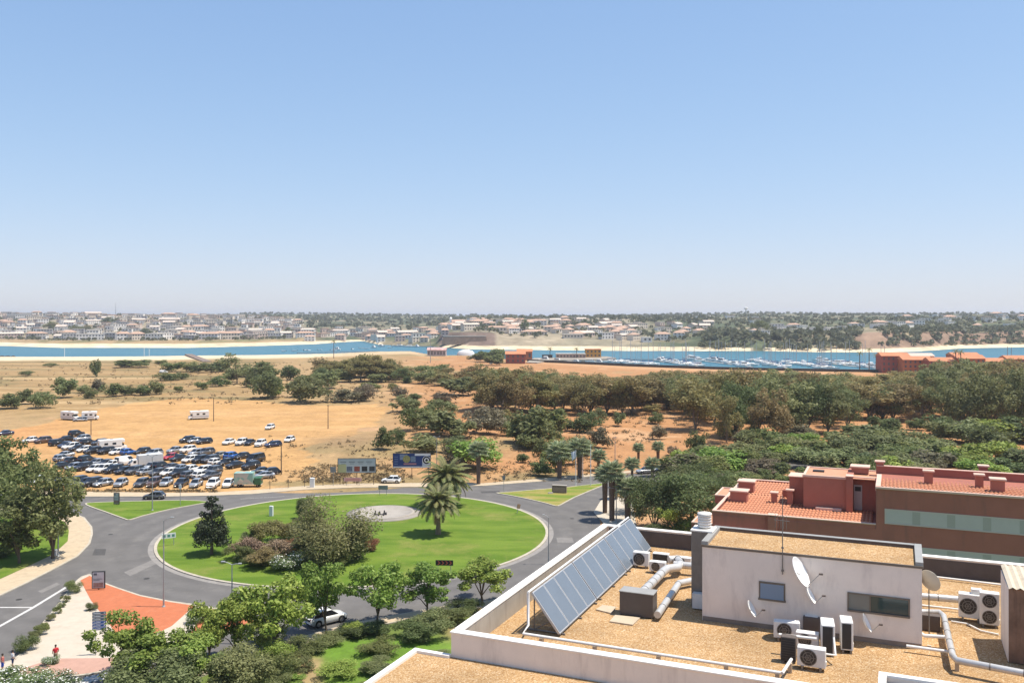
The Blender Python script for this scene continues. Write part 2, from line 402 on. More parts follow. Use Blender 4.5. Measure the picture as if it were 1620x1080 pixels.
# --- ground sheet: near land out to the shore
LOT = wpoly([(-400, 690), (-200, 645), (0, 680), (100, 662), (180, 640), (300, 628), (410, 632), (470, 640), (590, 640), (618, 648), (600, 665), (560, 690), (500, 715), (470, 740), (500, 768), (400, 776), (260, 780), (-400, 772)])
def soil(X, Y):
    u = ucol(X, Y); v = HOR+F*EYE/np.maximum(Y, 1)
    n1 = fbm(X/38, Y/38, 1); n2 = fbm(X/11, Y/11, 5); n3 = fbm(X/90, Y/140, 9); n4 = fbm(X/4, Y/4, 21)
    C = lambda r, g, b: np.array([r, g, b])[None, None, :]
    def mixc(A, B, t): return A+(B-A)*np.clip(t, 0, 1)[..., None]
    c = np.zeros(X.shape+(3,))+C(.34, .225, .11)
    c = mixc(c, C(.26, .19, .09), sstep(.45, .65, n2))
    # orange-red soil to the right
    c = mixc(c, C(.37, .19, .085), sstep(560, 720, u)*sstep(.3, .5, n1+.18*sstep(700, 900, u)))
    c = mixc(c, C(.45, .27, .145), sstep(.55, .7, n2)*sstep(.4, .55, n1)*.8)
    # dry field in the left middle distance
    fld = (1-sstep(395, 470, u+60*(n1-.5)))*sstep(300, 345, Y+50*(n2-.5)+0*u)
    c = mixc(c, C(.3, .195, .09), fld)
    c = mixc(c, C(.2, .15, .068), fld*sstep(.48, .62, fbm(X/60, Y/22, 31)))
    c = mixc(c, C(.42, .29, .15), fld*sstep(.6, .7, fbm(X/120, Y/14, 33))*.8)
    # dirt car park
    inl = inpoly(LOT, X+(n2-.5)*14, Y+(n1-.5)*22).astype(float)
    c = mixc(c, C(.43, .25, .102), inl)
    c = mixc(c, C(.48, .285, .125), inl*sstep(.46, .62, fbm(X/55+Y/80, Y/9, 41))*.8)
    c = mixc(c, C(.36, .205, .085), inl*sstep(.55, .7, n2)*.45)
    c = mixc(c, C(.44, .2, .08), inl*(1-sstep(-60, 180, u))*sstep(.35, .6, n1)*.8)
    # the low weedy banks by the pavement
    bank = sstep(740, 752, v)*sstep(380, 450, u)*(1-sstep(790, 830, v))
    c = mixc(c, C(.37, .235, .115), bank*.6)
    c = mixc(c, C(.21, .16, .075), bank*sstep(.5, .62, n2)*.8)
    hum = np.exp(-(((u-545)/55)**2+((v-706)/14)**2)); c = mixc(c, C(.25, .165, .085), hum*sstep(.2, .6, n4+.25))
    # sand by the river
    ys = Dz(tab(NEAR, np.clip(u, -900, 2400)), SEA)
    sand = sstep(-125, -70, Y-ys+40*(n1-.5))*(1-sstep(480, 560, u)*.5)*(1-sstep(640, 700, u))
    c = mixc(c, C(.62, .5, .33), sand)
    c = mixc(c, C(.44, .25, .125), sstep(-75, -45, Y-ys+14*(n1-.5))*sstep(800, 850, u)*(1-sstep(1300, 1420, u)))
    # green weeds between the street and the flats
    c = mixc(c, C(.12, .16, .04), sstep(945, 975, v))
    c = mixc(c, C(.3, .22, .11), sstep(945, 975, v)*sstep(.52, .66, n2))
    c = mixc(c, C(.11, .2, .025), sstep(1000, 1020, v)*sstep(.4, .5, n1)*sstep(500, 520, u)*.9)
    return c*(1+.16*(n4-.5))[..., None]
ny, nx = 430, 460
yy = np.concatenate([np.array([-80, -30, 0, 15]), 30*np.power(1000/30, np.linspace(0, 1, ny-4))]); aa = np.linspace(-.95, .95, nx)
A, Yg = np.meshgrid(aa, yy); Xg = A*(np.maximum(Yg, 0)+70)
Zg = hz(Xg, np.maximum(Yg, 20)); Cg = soil(Xg, np.maximum(Yg, 20))
idx = np.arange(ny*nx).reshape(ny, nx)
Fq = np.stack([idx[:-1, :-1], idx[:-1, 1:], idx[1:, 1:], idx[1:, :-1]], -1).reshape(-1, 4)
V = np.stack([Xg, Yg, Zg], -1).reshape(-1, 3)
M_ground = attrmat('soil', fine=(.9, .2), fine2=(.16, .16), bump=.55, bscale=1.1)
g = link('ground', np_mesh('ground', V, Fq, M_ground, True, Cg.reshape(-1, 3))); tag(g, kind='structure')

# --- far bank and hills, one sheet to the horizon
def farcol(X, Y):
    u = ucol(X, Y); d = Y-farshore(np.clip(u, -900, 2400)); bw = tab(BEACH, np.clip(u, -900, 2400)); cl = tab(CLIFF, np.clip(u, -900, 2400))
    C = lambda r, g, b: np.array([r, g, b])[None, None, :]
    def mixc(A, B, t): return A+(B-A)*np.clip(t, 0, 1)[..., None]
    n1 = fbm(X/120, Y/220, 51); n2 = fbm(X/30, Y/60, 52)
    c = np.zeros(X.shape+(3,))+C(.085, .1, .055)
    c = mixc(c, C(.2, .165, .1), sstep(.5, .66, n2)*.7)
    c = mixc(c, C(.33, .26, .17), sstep(.56, .68, n1)*.6*(1-sstep(2500, 4000, Y)))
    tw = (1-sstep(430, 520, u))+sstep(690, 740, u)*(1-sstep(980, 1080, u))
    c = mixc(c, C(.36, .29, .21), tw*.55*(1-sstep(2400, 2900, Y)))
    fl = (1-sstep(470, 520, u))*(1-sstep(150, 190, d))
    c = mixc(c, C(.33, .23, .125), fl); c = mixc(c, C(.16, .15, .07), fl*sstep(.45, .6, n2)*sstep(60, 120, d))
    c = mixc(c, C(.24, .16, .11), (cl > 5)*(d-bw < 55)*(d > bw)*1.0*sstep(1300, 1360, u))
    c = mixc(c, C(.16, .115, .09), (cl > 9)*(d-bw < 50)*(d > bw)*1.0*(1-sstep(800, 860, u)))
    c = mixc(c, C(.62, .5, .33), (1-sstep(bw*.9, bw*1.1, d+12*(n2-.5)))*(bw > 12))
    return c*(1+.25*(n2-.5))[..., None]
ny, nx = 300, 420
yy = np.concatenate([np.linspace(960, 1500, 120), 1500*np.power(45000/1500, np.linspace(.012, 1, ny-120))]); aa = np.linspace(-.95, .95, nx)
A, Yg = np.meshgrid(aa, yy); Xg = A*Yg; Zg = hfar(Xg, Yg); Cg = farcol(Xg, Yg)
idx = np.arange(ny*nx).reshape(ny, nx)
Fq = np.stack([idx[:-1, :-1], idx[:-1, 1:], idx[1:, 1:], idx[1:, :-1]], -1).reshape(-1, 4)
M_far = attrmat('far_land', fine=(.05, .35), fine2=(.012, .2), bump=.0)
tag(link('hills', np_mesh('hills', np.stack([Xg, Yg, Zg], -1).reshape(-1, 3), Fq, M_far, True, Cg.reshape(-1, 3))), kind='structure')

# --- river
m, nt, b = nodes('river_water'); N = nt.nodes; L = nt.links
b.inputs['Base Color'].default_value = (.035, .17, .235, 1); b.inputs['Roughness'].default_value = .32; b.inputs['IOR'].default_value = 1.33; b.inputs['Specular IOR Level'].default_value = .25
g_ = N.new('ShaderNodeNewGeometry'); mp = N.new('ShaderNodeMapping'); mp.inputs['Scale'].default_value = (.12, .5, 1); L.new(g_.outputs['Position'], mp.inputs['Vector'])
nz = N.new('ShaderNodeTexNoise'); nz.inputs['Scale'].default_value = .9; nz.inputs['Detail'].default_value = 5; L.new(mp.outputs[0], nz.inputs['Vector'])
bp = N.new('ShaderNodeBump'); bp.inputs['Strength'].default_value = .9; bp.inputs['Distance'].default_value = .6; L.new(nz.outputs[0], bp.inputs['Height']); L.new(bp.outputs[0], b.inputs['Normal'])
mp2 = N.new('ShaderNodeMapping'); mp2.inputs['Scale'].default_value = (.004, .03, 1); L.new(g_.outputs['Position'], mp2.inputs['Vector'])
nz2 = N.new('ShaderNodeTexNoise'); nz2.inputs['Scale'].default_value = 1; nz2.inputs['Detail'].default_value = 4; L.new(mp2.outputs[0], nz2.inputs['Vector'])
cr = N.new('ShaderNodeMix'); cr.data_type = 'RGBA'; L.new(nz2.outputs[0], cr.inputs[0]); cr.inputs[6].default_value = (.018, .1, .15, 1); cr.inputs[7].default_value = (.05, .175, .21, 1); L.new(cr.outputs[2], b.inputs['Base Color'])
mb = MB(); mb.quad((-2600, 500, SEA), (2600, 500, SEA), (2600, 1900, SEA), (-2600, 1900, SEA)); tag(mb.build('river', m), kind='structure')

# ================================================================ roads, pavements and islands
ROAD = [(-500, 783), (0, 782), (117, 786), (263, 786), (397, 782), (500, 773.5), (563, 772), (663, 771), (764, 769), (853, 762), (942, 753), (1010, 748), (1100, 742), (1300, 731),
        (1320, 736), (1120, 752), (1030, 763), (985, 775), (960, 790), (945, 806), (950, 830), (980, 850), (960, 880), (900, 915), (830, 940), (755, 954), (702, 959.5), (649, 969), (560, 986), (531, 993), (411, 1027), (330, 1052), (240, 1088), (60, 1170), (-200, 1300), (-500, 1180)]
mb = MB(); tri_fill(mb, ccw(wpoly(ROAD)), .025); road = tag(mb.build('road', M_asphalt), kind='structure')

def island(name, pts, top, kerb_w=.3, z1=.14, inner_z=.13, smooth=3, world=False, kind='structure'):
    w = pts if world else wpoly(pts)
    w = ccw(smooth_poly(w, smooth) if smooth > 1 else w); i = inset(w, kerb_w)
    mb = MB(); tri_fill(mb, inset(w, kerb_w-.01), inner_z); o = mb.build(name, top); tag(o, kind=kind)
    k = MB(); ring(k, w, i, .0, z1); k.build('kerb', M_kerb, o); return o, w
# central island of the roundabout
RC, RR = Vector((-25.0, 146.0, 0)), 30.9
circ = [(RC.x+RR*math.cos(2*math.pi*k/144), RC.y+RR*math.sin(2*math.pi*k/144)) for k in range(144)]
lawn_c, _ = island('roundabout_lawn', circ, M_lawn, .45, .16, .15, 1, True)
mb = MB(); o_ = [(RC.x+(RR+.85)*math.cos(2*math.pi*k/144), RC.y+(RR+.85)*math.sin(2*math.pi*k/144)) for k in range(144)]
mb.add([(*p, .032) for p in o_]+[(*p, .032) for p in circ], [(i, (i+1) % 144, 144+(i+1) % 144, 144+i) for i in range(144)]); mb.build('apron', mat('apron_concrete', (.24, .22, .2), .9, var=.2, vscale=.8), road)
island('grass_island', [(134, 797), (150, 795), (215, 793), (290, 791.5), (330, 793.5), (325, 796), (270, 806), (225, 817), (205, 823), (195, 821), (165, 810), (142, 802)], M_lawn, smooth=2)[0]
island('traffic_island', [(784, 780), (804, 778.5), (844, 775), (898, 770.5), (950, 765), (957, 767), (942, 773.5), (909, 787.5), (888, 799), (879, 801), (865, 797), (831, 789), (800, 783)], M_lawn_dry, smooth=2)[0]
far_pav = island('far_pavement', [(-500, 774), (0, 773), (117, 778), (263, 780), (337, 779.5), (397, 776), (480, 769.5), (563, 765.5), (663, 764.5), (764, 765), (853, 758), (942, 749.5), (1010, 744), (1100, 738), (1300, 727), (1302, 730.5), (1100, 741), (1010, 747), (942, 753), (853, 762), (764, 769), (663, 770.5), (563, 771.5), (480, 775), (397, 782), (337, 784.5), (263, 786), (117, 786), (0, 782), (-500, 783)], M_pave, .25, smooth=1)[0]
# park corner on the left with its tan pavement
PK = [(-500, 806), (-100, 805), (22, 805), (70, 806), (110, 810), (134, 819), (146, 834), (147, 845), (143, 860), (124, 880), (89, 899), (44, 922), (0, 943), (-60, 972), (-500, 1180)]
PKI = [(-500, 816), (-100, 815), (22, 814), (60, 815), (88, 819), (104, 828), (109, 840), (107, 857), (84, 878), (44, 897), (0, 917), (-60, 945), (-500, 1120)]
pk, _ = island('left_pavement', PK, M_pave, .3, smooth=1)
mb = MB(); tri_fill(mb, ccw(wpoly(PKI)), .16); tag(mb.build('park_lawn', M_lawn), kind='structure')
# splitter island in front: orange, cream and pink paving
SP = [(121, 919), (128, 913), (142, 908.5), (152, 915), (167, 923), (189, 931), (222, 942), (267, 951), (311, 957), (360, 966), (420, 981), (398, 990), (330, 1014), (250, 1040), (190, 1058), (140, 1068), (60, 1078), (-60, 1095), (-60, 1062), (20, 1045), (41, 1027), (62, 992), (84, 966), (104, 939)]
sp, _ = island('splitter_island', SP, M_cream, .3, smooth=1)
mb = MB(); tri_fill(mb, ccw(wpoly([(127, 919), (142, 911.5), (151, 917), (167, 925), (189, 933), (222, 944), (267, 953), (308, 959), (272, 991), (230, 1012), (190, 1016), (171, 985), (156, 966), (144, 951)])), .136); mb.build('orange_paving', M_orange, sp)
mb = MB(); tri_fill(mb, ccw(wpoly([(330, 963), (360, 968), (412, 981), (395, 988), (330, 1010), (300, 1004)])), .136); mb.build('orange_paving', M_orange, sp)
mb = MB(); tri_fill(mb, ccw(wpoly([(86, 1043), (178, 1042), (190, 1048), (180, 1058), (140, 1066), (40, 1078), (30, 1060)])), .136); mb.build('pink_paving', M_pink, sp)
np_, _ = island('near_pavement', [(755, 954), (702, 959.5), (649, 969), (560, 986), (531, 993), (411, 1027), (330, 1052), (240, 1088), (245, 1100), (340, 1062), (411, 1041), (535, 1004), (565, 997), (655, 979), (705, 969), (790, 958), (860, 945), (920, 925), (905, 912), (830, 940)], M_pave, .2, smooth=1)
mb = MB(); tri_fill(mb, ccw(wpoly([(939, 811), (950, 793), (962, 785), (1000, 790), (1010, 850), (965, 840)])), .137); crn = tag(mb.build('corner_pavement', M_cream), kind='structure')
# painted lines
def paint(pts, w, z=.031, name='lane_line'):
    W = [Vector((*PZ(u, v, 0)[:2], z)) for (u, v) in pts]; mb = MB()
    for a, b_ in zip(W[:-1], W[1:]):
        d = (b_-a).normalized(); n = Vector((-d.y, d.x, 0))*w/2
        mb.quad(a-n, b_-n, b_+n, a+n)
    return mb.build(name, M_paint, road)
paint([(109, 926), (51, 961.5), (0, 990), (-60, 1022)], .42)
paint([(50, 960.5), (0, 960.5), (-80, 961)], .34, .033)
paint([(1010, 757), (960, 764)], .15); paint([(0, 790.5), (60, 791.5)], .12); paint([(380, 789), (450, 785)], .12)
for k in range(5):
    paint([(140+k*10, 1070-k*2.2), (118+k*10, 1084-k*2.2)], .45)

M_patch = mat('asphalt_patch', (.075, .07, .067), .9, var=.15, vscale=1.5); M_patchl = mat('asphalt_patch_pale', (.19, .175, .16), .9, var=.15, vscale=1.0); M_iron = mat('cast_iron', (.06, .055, .05), .7, .4)
for (pts, m_) in (([(196, 905), (262, 876), (272, 880), (206, 911)], M_patchl), ([(150, 868), (168, 868), (166, 878), (146, 878)], M_patch), ([(640, 945), (690, 937), (694, 943), (644, 951)], M_patch), ([(880, 850), (905, 850), (908, 858), (882, 858)], M_patchl), ([(760, 777), (790, 776), (792, 779), (762, 780)], M_patch), ([(60, 935), (90, 921), (95, 924), (66, 938)], M_patchl), ([(420, 800), (470, 794), (472, 797), (424, 803)], M_patchl)):
    mb = MB(); tri_fill(mb, ccw(wpoly(pts)), .029); mb.build('repair_patch', m_, road)
for (u, v) in ((232, 915), (175, 845), (420, 955), (868, 905), (600, 958), (30, 948), (540, 777), (905, 820)):
    p = PZ(u, v, 0); mb = MB(); mb.lathe([(0, .034), (.36, .034), (.38, .031)], 16, c=(p.x, p.y), smooth=False); mb.build('manhole_cover', M_iron, road)
# ================================================================ flats with the gravel roof (local frame: s right, t away, z up)
AL = math.radians(23.25); E1 = Vector((math.sin(AL), math.cos(AL), 0)); E2 = Vector((math.cos(AL), -math.sin(AL), 0))
O0 = Vector((-1.97, 29.1, 0)); RZ = 24.0
def rs(u, v, z=RZ):
    p = PZ(u, v, z)-O0; p.z = 0; return p.dot(E2), p.dot(E1)
def plane_t(u, v, t, org=O0):
    """point on the vertical plane t = const seen at (u, v): returns (s, z)"""
    k = Vector(((u-CX)/F, 1, -(v-HOR)/F)); o = Vector((0, 0, EYE))-org
    lam = (t-(o.x*E1.x+o.y*E1.y))/(k.x*E1.x+k.y*E1.y); q = o+k*lam
    return q.x*E2.x+q.y*E2.y, q.z+org.z
def LW(s, t, z=0.0, org=O0): p = org+E2*s+E1*t; return Vector((p.x, p.y, z))

def gravel_mat():
    m, nt, b = nodes('roof_gravel'); N = nt.nodes; L = nt.links; g = N.new('ShaderNodeNewGeometry')
    vo = N.new('ShaderNodeTexVoronoi'); vo.inputs['Scale'].default_value = 30; L.new(g.outputs['Position'], vo.inputs['Vector'])
    cr = N.new('ShaderNodeValToRGB'); e = cr.color_ramp.elements
    e[0].position = .0; e[0].color = (.27, .15, .065, 1); e[1].position = 1; e[1].color = (.58, .45, .3, 1)
    x = cr.color_ramp.elements.new(.45); x.color = (.4, .245, .115, 1); x = cr.color_ramp.elements.new(.8); x.color = (.46, .3, .15, 1)
    sp = N.new('ShaderNodeSeparateColor'); L.new(vo.outputs['Color'], sp.inputs[0]); L.new(sp.outputs[0], cr.inputs[0])
    nz = N.new('ShaderNodeTexNoise'); nz.inputs['Scale'].default_value = .45; nz.inputs['Detail'].default_value = 7; nz.inputs['Roughness'].default_value = .65; L.new(g.outputs['Position'], nz.inputs['Vector'])
    mr = N.new('ShaderNodeMapRange'); mr.inputs[1].default_value = .3; mr.inputs[2].default_value = .7; mr.inputs[3].default_value = .74; mr.inputs[4].default_value = 1.16; L.new(nz.outputs[0], mr.inputs[0])
    mx = N.new('ShaderNodeMix'); mx.data_type = 'RGBA'; mx.blend_type = 'MULTIPLY'; mx.inputs[0].default_value = 1; L.new(cr.outputs[0], mx.inputs[6]); L.new(mr.outputs[0], mx.inputs[7])
    L.new(mx.outputs[2], b.inputs['Base Color']); b.inputs['Roughness'].default_value = .95; b.inputs['Specular IOR Level'].default_value = .1
    bp = N.new('ShaderNodeBump'); bp.inputs['Strength'].default_value = .35; bp.inputs['Distance'].default_value = .02; bp.invert = True; L.new(vo.outputs['Distance'], bp.inputs['Height']); L.new(bp.outputs[0], b.inputs['Normal'])
    return m
M_gravel = gravel_mat()
M_white = mat('painted_wall', (.78, .68, .585), .85, var=.06, vscale=1.5, stain=(1.1, (.42, .35, .3), .5), sstretch=(1.6, 1.6, .22), bump=.05)
M_pent = mat('penthouse_wall', (.78, .68, .59), .85, var=.06, vscale=1.2, stain=(1.3, (.5, .42, .37), .5), sstretch=(1.2, 1.2, .35), bump=.05)
M_cap = mat('coping_white', (.78, .74, .68), .75, var=.08, vscale=2, stain=(2.0, (.5, .45, .38), .5))
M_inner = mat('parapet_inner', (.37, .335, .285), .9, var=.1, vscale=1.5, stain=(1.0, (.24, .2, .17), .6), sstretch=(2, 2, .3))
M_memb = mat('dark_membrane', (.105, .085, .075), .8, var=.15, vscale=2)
M_flash = mat('grey_flashing', (.33, .32, .3), .6, .3, var=.1, vscale=3)
M_alu = mat('aluminium', (.5, .5, .5), .45, .4, var=.05, vscale=3)
M_pvc = mat('white_plastic', (.72, .7, .66), .45, var=.06, vscale=4, stain=(3, (.5, .45, .38), .35))
M_duct = mat('duct_cladding', (.55, .53, .5), .4, .35, var=.1, vscale=3, stain=(4, (.4, .34, .28), .4))
M_steel = mat('galvanised', (.2, .185, .17), .5, .45, var=.15, vscale=4, stain=(1.5, (.16, .15, .15), .5), sstretch=(3, 3, .3))
M_dark = mat('dark_grille', (.045, .042, .04), .6, var=.1, vscale=6)
M_black = mat('black_plastic', (.02, .02, .022), .5)
M_dkbox = mat('dark_grey_metal', (.115, .092, .078), .6, var=.08, vscale=3)
M_glass = mat('window_glass', (.03, .06, .06), .08, 0, spec=.6)
M_wframe = mat('bronze_frame', (.17, .14, .11), .5, .2)
M_slab = mat('paving_slab', (.47, .38, .27), .9, var=.1, vscale=3)
M_dish = mat('dish_white', (.82, .81, .78), .4, var=.03, vscale=3)
M_dishb = mat('dish_cream', (.5, .46, .38), .5, var=.05, vscale=3)
M_rust = mat('rusty_sheet', (.2, .12, .08), .8, var=.3, vscale=2, stain=(1.5, (.08, .05, .04), .8), sstretch=(3, 3, .4))
M_corr = mat('corrugated_cream', (.55, .47, .35), .7, var=.12, vscale=2, stain=(2, (.3, .22, .15), .6))
M_collect = mat('collector_glass', (.14, .165, .195), .25, var=.06, vscale=1.2, spec=.5)

SW, TD, PH, PT = 27.0, 16.4, .8, .26     # building extent, parapet height and thickness
flat = empty('apartment_building', O0, -AL, 'white block of flats with gravel roof and solar panels in the foreground', 'building')
mb = MB(); mb.box(0, SW, 0, TD, .0, RZ-.05); mb.box(-1.32, SW, -9, -.003, 0, RZ-.08); mb.build('wall', M_white, flat)
mb = MB(); mb.quad((PT, PT, RZ), (SW, PT, RZ), (SW, TD-PT, RZ), (PT, TD-PT, RZ)); mb.build('gravel_roof', M_gravel, flat)
mb = MB(); mb.quad((-1.2, -9, RZ-.03), (SW, -9, RZ-.03), (SW, -.02, RZ-.03), (-1.2, -.02, RZ-.03)); mb.build('gravel_roof', M_gravel, flat)
def parapet(s0, s1, t0, t1, inner):
    z1 = RZ+PH-.06
    mb = MB(); mb.box(s0, s1, t0, t1, RZ-.06, z1, 0); o = mb.build('parapet', [M_white], flat)
    mb = MB(); mb.bbox(s0-.035, s1+.035, t0-.035, t1+.035, z1, RZ+PH, .012); mb.build('coping', M_cap, o)
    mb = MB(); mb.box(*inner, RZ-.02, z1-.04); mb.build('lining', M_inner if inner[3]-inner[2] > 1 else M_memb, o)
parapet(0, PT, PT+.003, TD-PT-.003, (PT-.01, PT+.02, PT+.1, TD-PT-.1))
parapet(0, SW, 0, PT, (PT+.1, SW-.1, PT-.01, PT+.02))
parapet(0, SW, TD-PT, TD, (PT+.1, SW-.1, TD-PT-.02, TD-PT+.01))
# thin upstand round the lower roof and two ledges on the outer side of the left parapet
mb = MB(); mb.bbox(-1.36, -1.18, -9, .02, RZ-.12, RZ+.07, .012); mb.build('roof_edge', M_cap, flat)
mb = MB(); mb.bbox(-1.18, -.005, -.16, .02, RZ-.12, RZ+.065, .012); mb.build('roof_edge', M_cap, flat)
for (u0, v0, u1, v1) in ((742, 974, 779, 950), (846, 896, 872, 882)):
    (sa, ta), (sb, tb) = rs(u0, v0, RZ+.3), rs(u1, v1, RZ+.3)
    mb = MB(); mb.bbox(-.62, -.04, ta, tb, RZ+.2, RZ+.32, .012); o = mb.build('ledge', M_cap, flat)
    mb = MB(); mb.box(-.56, -.0, ta+.05, tb-.05, 0, RZ+.2); mb.build('fin', M_white, flat)

# penthouse box on the roof
ps, pt = rs(1111, 980); pz = 26.82; pw, pd = 7.25, 2.65

mb = MB(); mb.box(ps, ps+pw, pt, pt+pd, RZ-.02, pz-.16); mb.build('penthouse_wall', M_pent, flat)

mb = MB(); mb.quad((ps+.1, pt+.02, pz-.1), (ps+pw-.1, pt+.02, pz-.1), (ps+pw-.1, pt+pd-.1, pz-.1), (ps+.1, pt+pd-.1, pz-.1)); mb.build('penthouse_gravel', M_gravel, flat)
mb = MB(); mb.box(ps-.03, ps+pw+.03, pt-.03, pt+.03, pz-.165, pz-.085); mb.build('roof_trim', M_wframe, flat)
for (a, b_, c, d) in ((ps-.04, ps+.2, pt+.035, pt+pd), (ps+pw-.2, ps+pw+.04, pt+.035, pt+pd)):
    mb = MB(); mb.bbox(a, b_, c, d, pz-.17, pz+.04, .01); mb.build('roof_edge', M_flash, flat)
mb = MB(); mb.bbox(ps+.2, ps+pw-.2, pt+pd-.2, pt+pd, pz-.17, pz+.035, .01); mb.build('roof_edge', M_flash, flat)
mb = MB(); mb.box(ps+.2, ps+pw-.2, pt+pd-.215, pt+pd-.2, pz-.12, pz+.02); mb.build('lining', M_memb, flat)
# louvred window and long window in the penthouse wall
(s0, za), (s1, zb) = plane_t(1203, 921, pt), plane_t(1240, 949, pt)
w = MB(); w.box(s0-.05, s1+.05, pt-.035, pt-.002, za, za+.06); w.box(s0-.07, s1+.07, pt-.08, pt-.002, zb-.06, zb); w.box(s0-.05, s0, pt-.03, pt-.002, zb, za); w.box(s1, s1+.05, pt-.03, pt-.002, zb, za)
wo_ = w.build('louvre_window', M_wframe, flat)
n = 9
mb0 = MB(); h_ = (za-zb)/n; mb0.add([(s0, -.045, .0), (s1, -.045, .0), (s1, -.004, h_*.95), (s0, -.004, h_*.95), (s0, -.004, 0), (s1, -.004, 0)], [(0, 1, 2, 3), (0, 4, 5, 1)]); sm = mb0.mesh('slat', mat('shutter_grey', (.33, .36, .4), .5))
for k in range(n): link('slat', sm, wo_, (0, pt, zb+k*h_))
(s0, za), (s1, zb) = plane_t(1343, 939, pt), plane_t(1437, 974, pt); za = lerp(za, plane_t(1437, 948, pt)[1], .5)
w = MB(); w.box(s0-.05, s1+.05, pt-.04, pt-.002, za, za+.05); w.box(s0-.05, s1+.05, pt-.07, pt-.002, zb-.06, zb); w.box(s0-.05, s0, pt-.035, pt-.002, zb, za); w.box(s1, s1+.05, pt-.035, pt-.002, zb, za); sm_ = lerp(s0, s1, .36); w.box(sm_-.02, sm_+.02, pt-.03, pt-.002, zb, za)
wo_ = w.build('long_window', M_wframe, flat)
mb = MB(); mb.box(s0, sm_-.02, pt-.012, pt-.003, zb, za); mb.build('pane', mat('frosted_pane', (.2, .19, .16), .3), wo_)
mb = MB(); mb.box(sm_+.02, s1, pt-.012, pt-.003, zb, za); mb.build('pane', M_glass, wo_)
# dark stain line and down pipe at foot of the wall
mb = MB(); mb.box(ps+.02, ps+pw-.02, pt-.012, pt-.002, RZ, RZ+.16); mb.build('skirting', mat('skirting', (.27, .21, .165), .8, var=.2, vscale=2), flat)

# ---- solar collectors: three frames of four panels
sA, tA = rs(880, 1001, RZ+.12); sB, tB = rs(1035, 866, RZ+.12); NP = 12; pl = (tB-tA)/NP; sx = (sA+sB)/2
ca, cb = 1.02, 1.3                        # rise geometry: top lies ca behind and cb above the foot
nrm = Vector((cb, 0, ca)).normalized()
def on_panel(k, t, d): return (sx-ca*k+nrm.x*d, t, RZ+.12+cb*k+nrm.z*d)
pn = ('nearest', 'middle', 'farthest')
for a in range(3):
    base = LW(0, 0, 0); ar = empty('solar_array', O0, -AL, '%s of the three tilted solar panel arrays on the gravel roof' % pn[a], 'solar panels', 'solar arrays in one row')
    t0 = tA+a*4*pl; t1 = t0+4*pl-.06
    fr = MB()
    for t in (t0+.25, (t0+t1)/2, t1-.25):
        fr.tube([(sx-ca-.02, t, RZ), (sx-ca-.02, t, RZ+.1+cb)], .025, 6); fr.tube([(sx-ca-.3, t, RZ+.04), (sx+.1, t, RZ+.04)], .03, 6); fr.tube([(sx-ca, t, RZ+.06), (sx-.3, t, RZ+.5)], .02, 5)
    fr.tube([(sx-.02, t0, RZ+.09), (sx-.02, t1, RZ+.09)], .03, 6)
    fr.build('support_frame', M_steel, ar)
    mb = MB(); mb.tube([(sx-ca-.1, t0-(.15 if a == 0 else 0), RZ+.14+cb), (sx-ca-.1, t1+.05, RZ+.14+cb)], .04, 8); mb.build('header_pipe', M_pvc, ar)
    for i in range(4):
        a0 = t0+i*(t1-t0)/4+.012; a1 = t0+(i+1)*(t1-t0)/4-.012
        pm = MB(); c8 = [on_panel(0, a0, -.08), on_panel(0, a1, -.08), on_panel(1, a1, -.08), on_panel(1, a0, -.08), on_panel(0, a0, .0), on_panel(0, a1, .0), on_panel(1, a1, .0), on_panel(1, a0, .0)]
        pm.add(c8, [(3, 2, 1, 0), (4, 5, 6, 7), (0, 1, 5, 4), (1, 2, 6, 5), (2, 3, 7, 6), (3, 0, 4, 7)]); po = pm.build('panel', M_alu, ar)
        gm = MB(); e = .042; gm.quad(on_panel(.025, a0+e, .004), on_panel(.025, a1-e, .004), on_panel(.975, a1-e, .004), on_panel(.975, a0+e, .004)); gm.build('glass', M_collect, po)

def pipe(name, pts, r, m, label, cat='pipe', n=10, bands=0, legs=None, group=None):
    o = MB().tube(pts, r, n).build(name, m, None, O0, -AL); tag(o, label, cat, group)
    if bands:
        for a, b_ in zip(pts[:-1], pts[1:]):
            a = Vector(a); b_ = Vector(b_); d = (b_-a); L_ = d.length; d.normalize()
            for k in range(1, int(L_/bands)+1):
                c = a+d*min(k*bands, L_); MB().tube([c-d*.02, c+d*.02], r+.008, n).build('joint_band', M_steel, o)
    for (s, t, z) in (legs or []): MB().box(s-.06, s+.06, t-.06, t+.06, RZ, z).build('support_block', M_slab, o)
    return o
def rp(u, v, z): s, t = rs(u, v, z); return (s, t, z)

# conduit run along the front parapet
q0, q1 = rp(830, 1000, RZ+.28), rp(1238, 1068, RZ+.28); ty = (q0[1]+q1[1])/2
lg = [(lerp(q0[0], q1[0], k), ty, RZ+.25) for k in (.08, .3, .55, .8, .98)]
pipe('conduit', [(sx-ca-.1, tA-.12, RZ+.14+cb), (sx-ca-.1, tA-.12, RZ+.3), (q0[0], ty+.02, RZ+.29), (q1[0], ty, RZ+.29)], .05, M_pvc, 'long white conduit along the front parapet to the solar panels', legs=lg)
pipe('conduit', [(q1[0]-.02, ty-.1, RZ+.32), (q1[0]+.12, ty+1.1, RZ+.34)], .05, M_pvc, 'short white conduit leading from the parapet to the dark condenser', legs=[(q1[0]+.1, ty+.9, RZ+.3)])

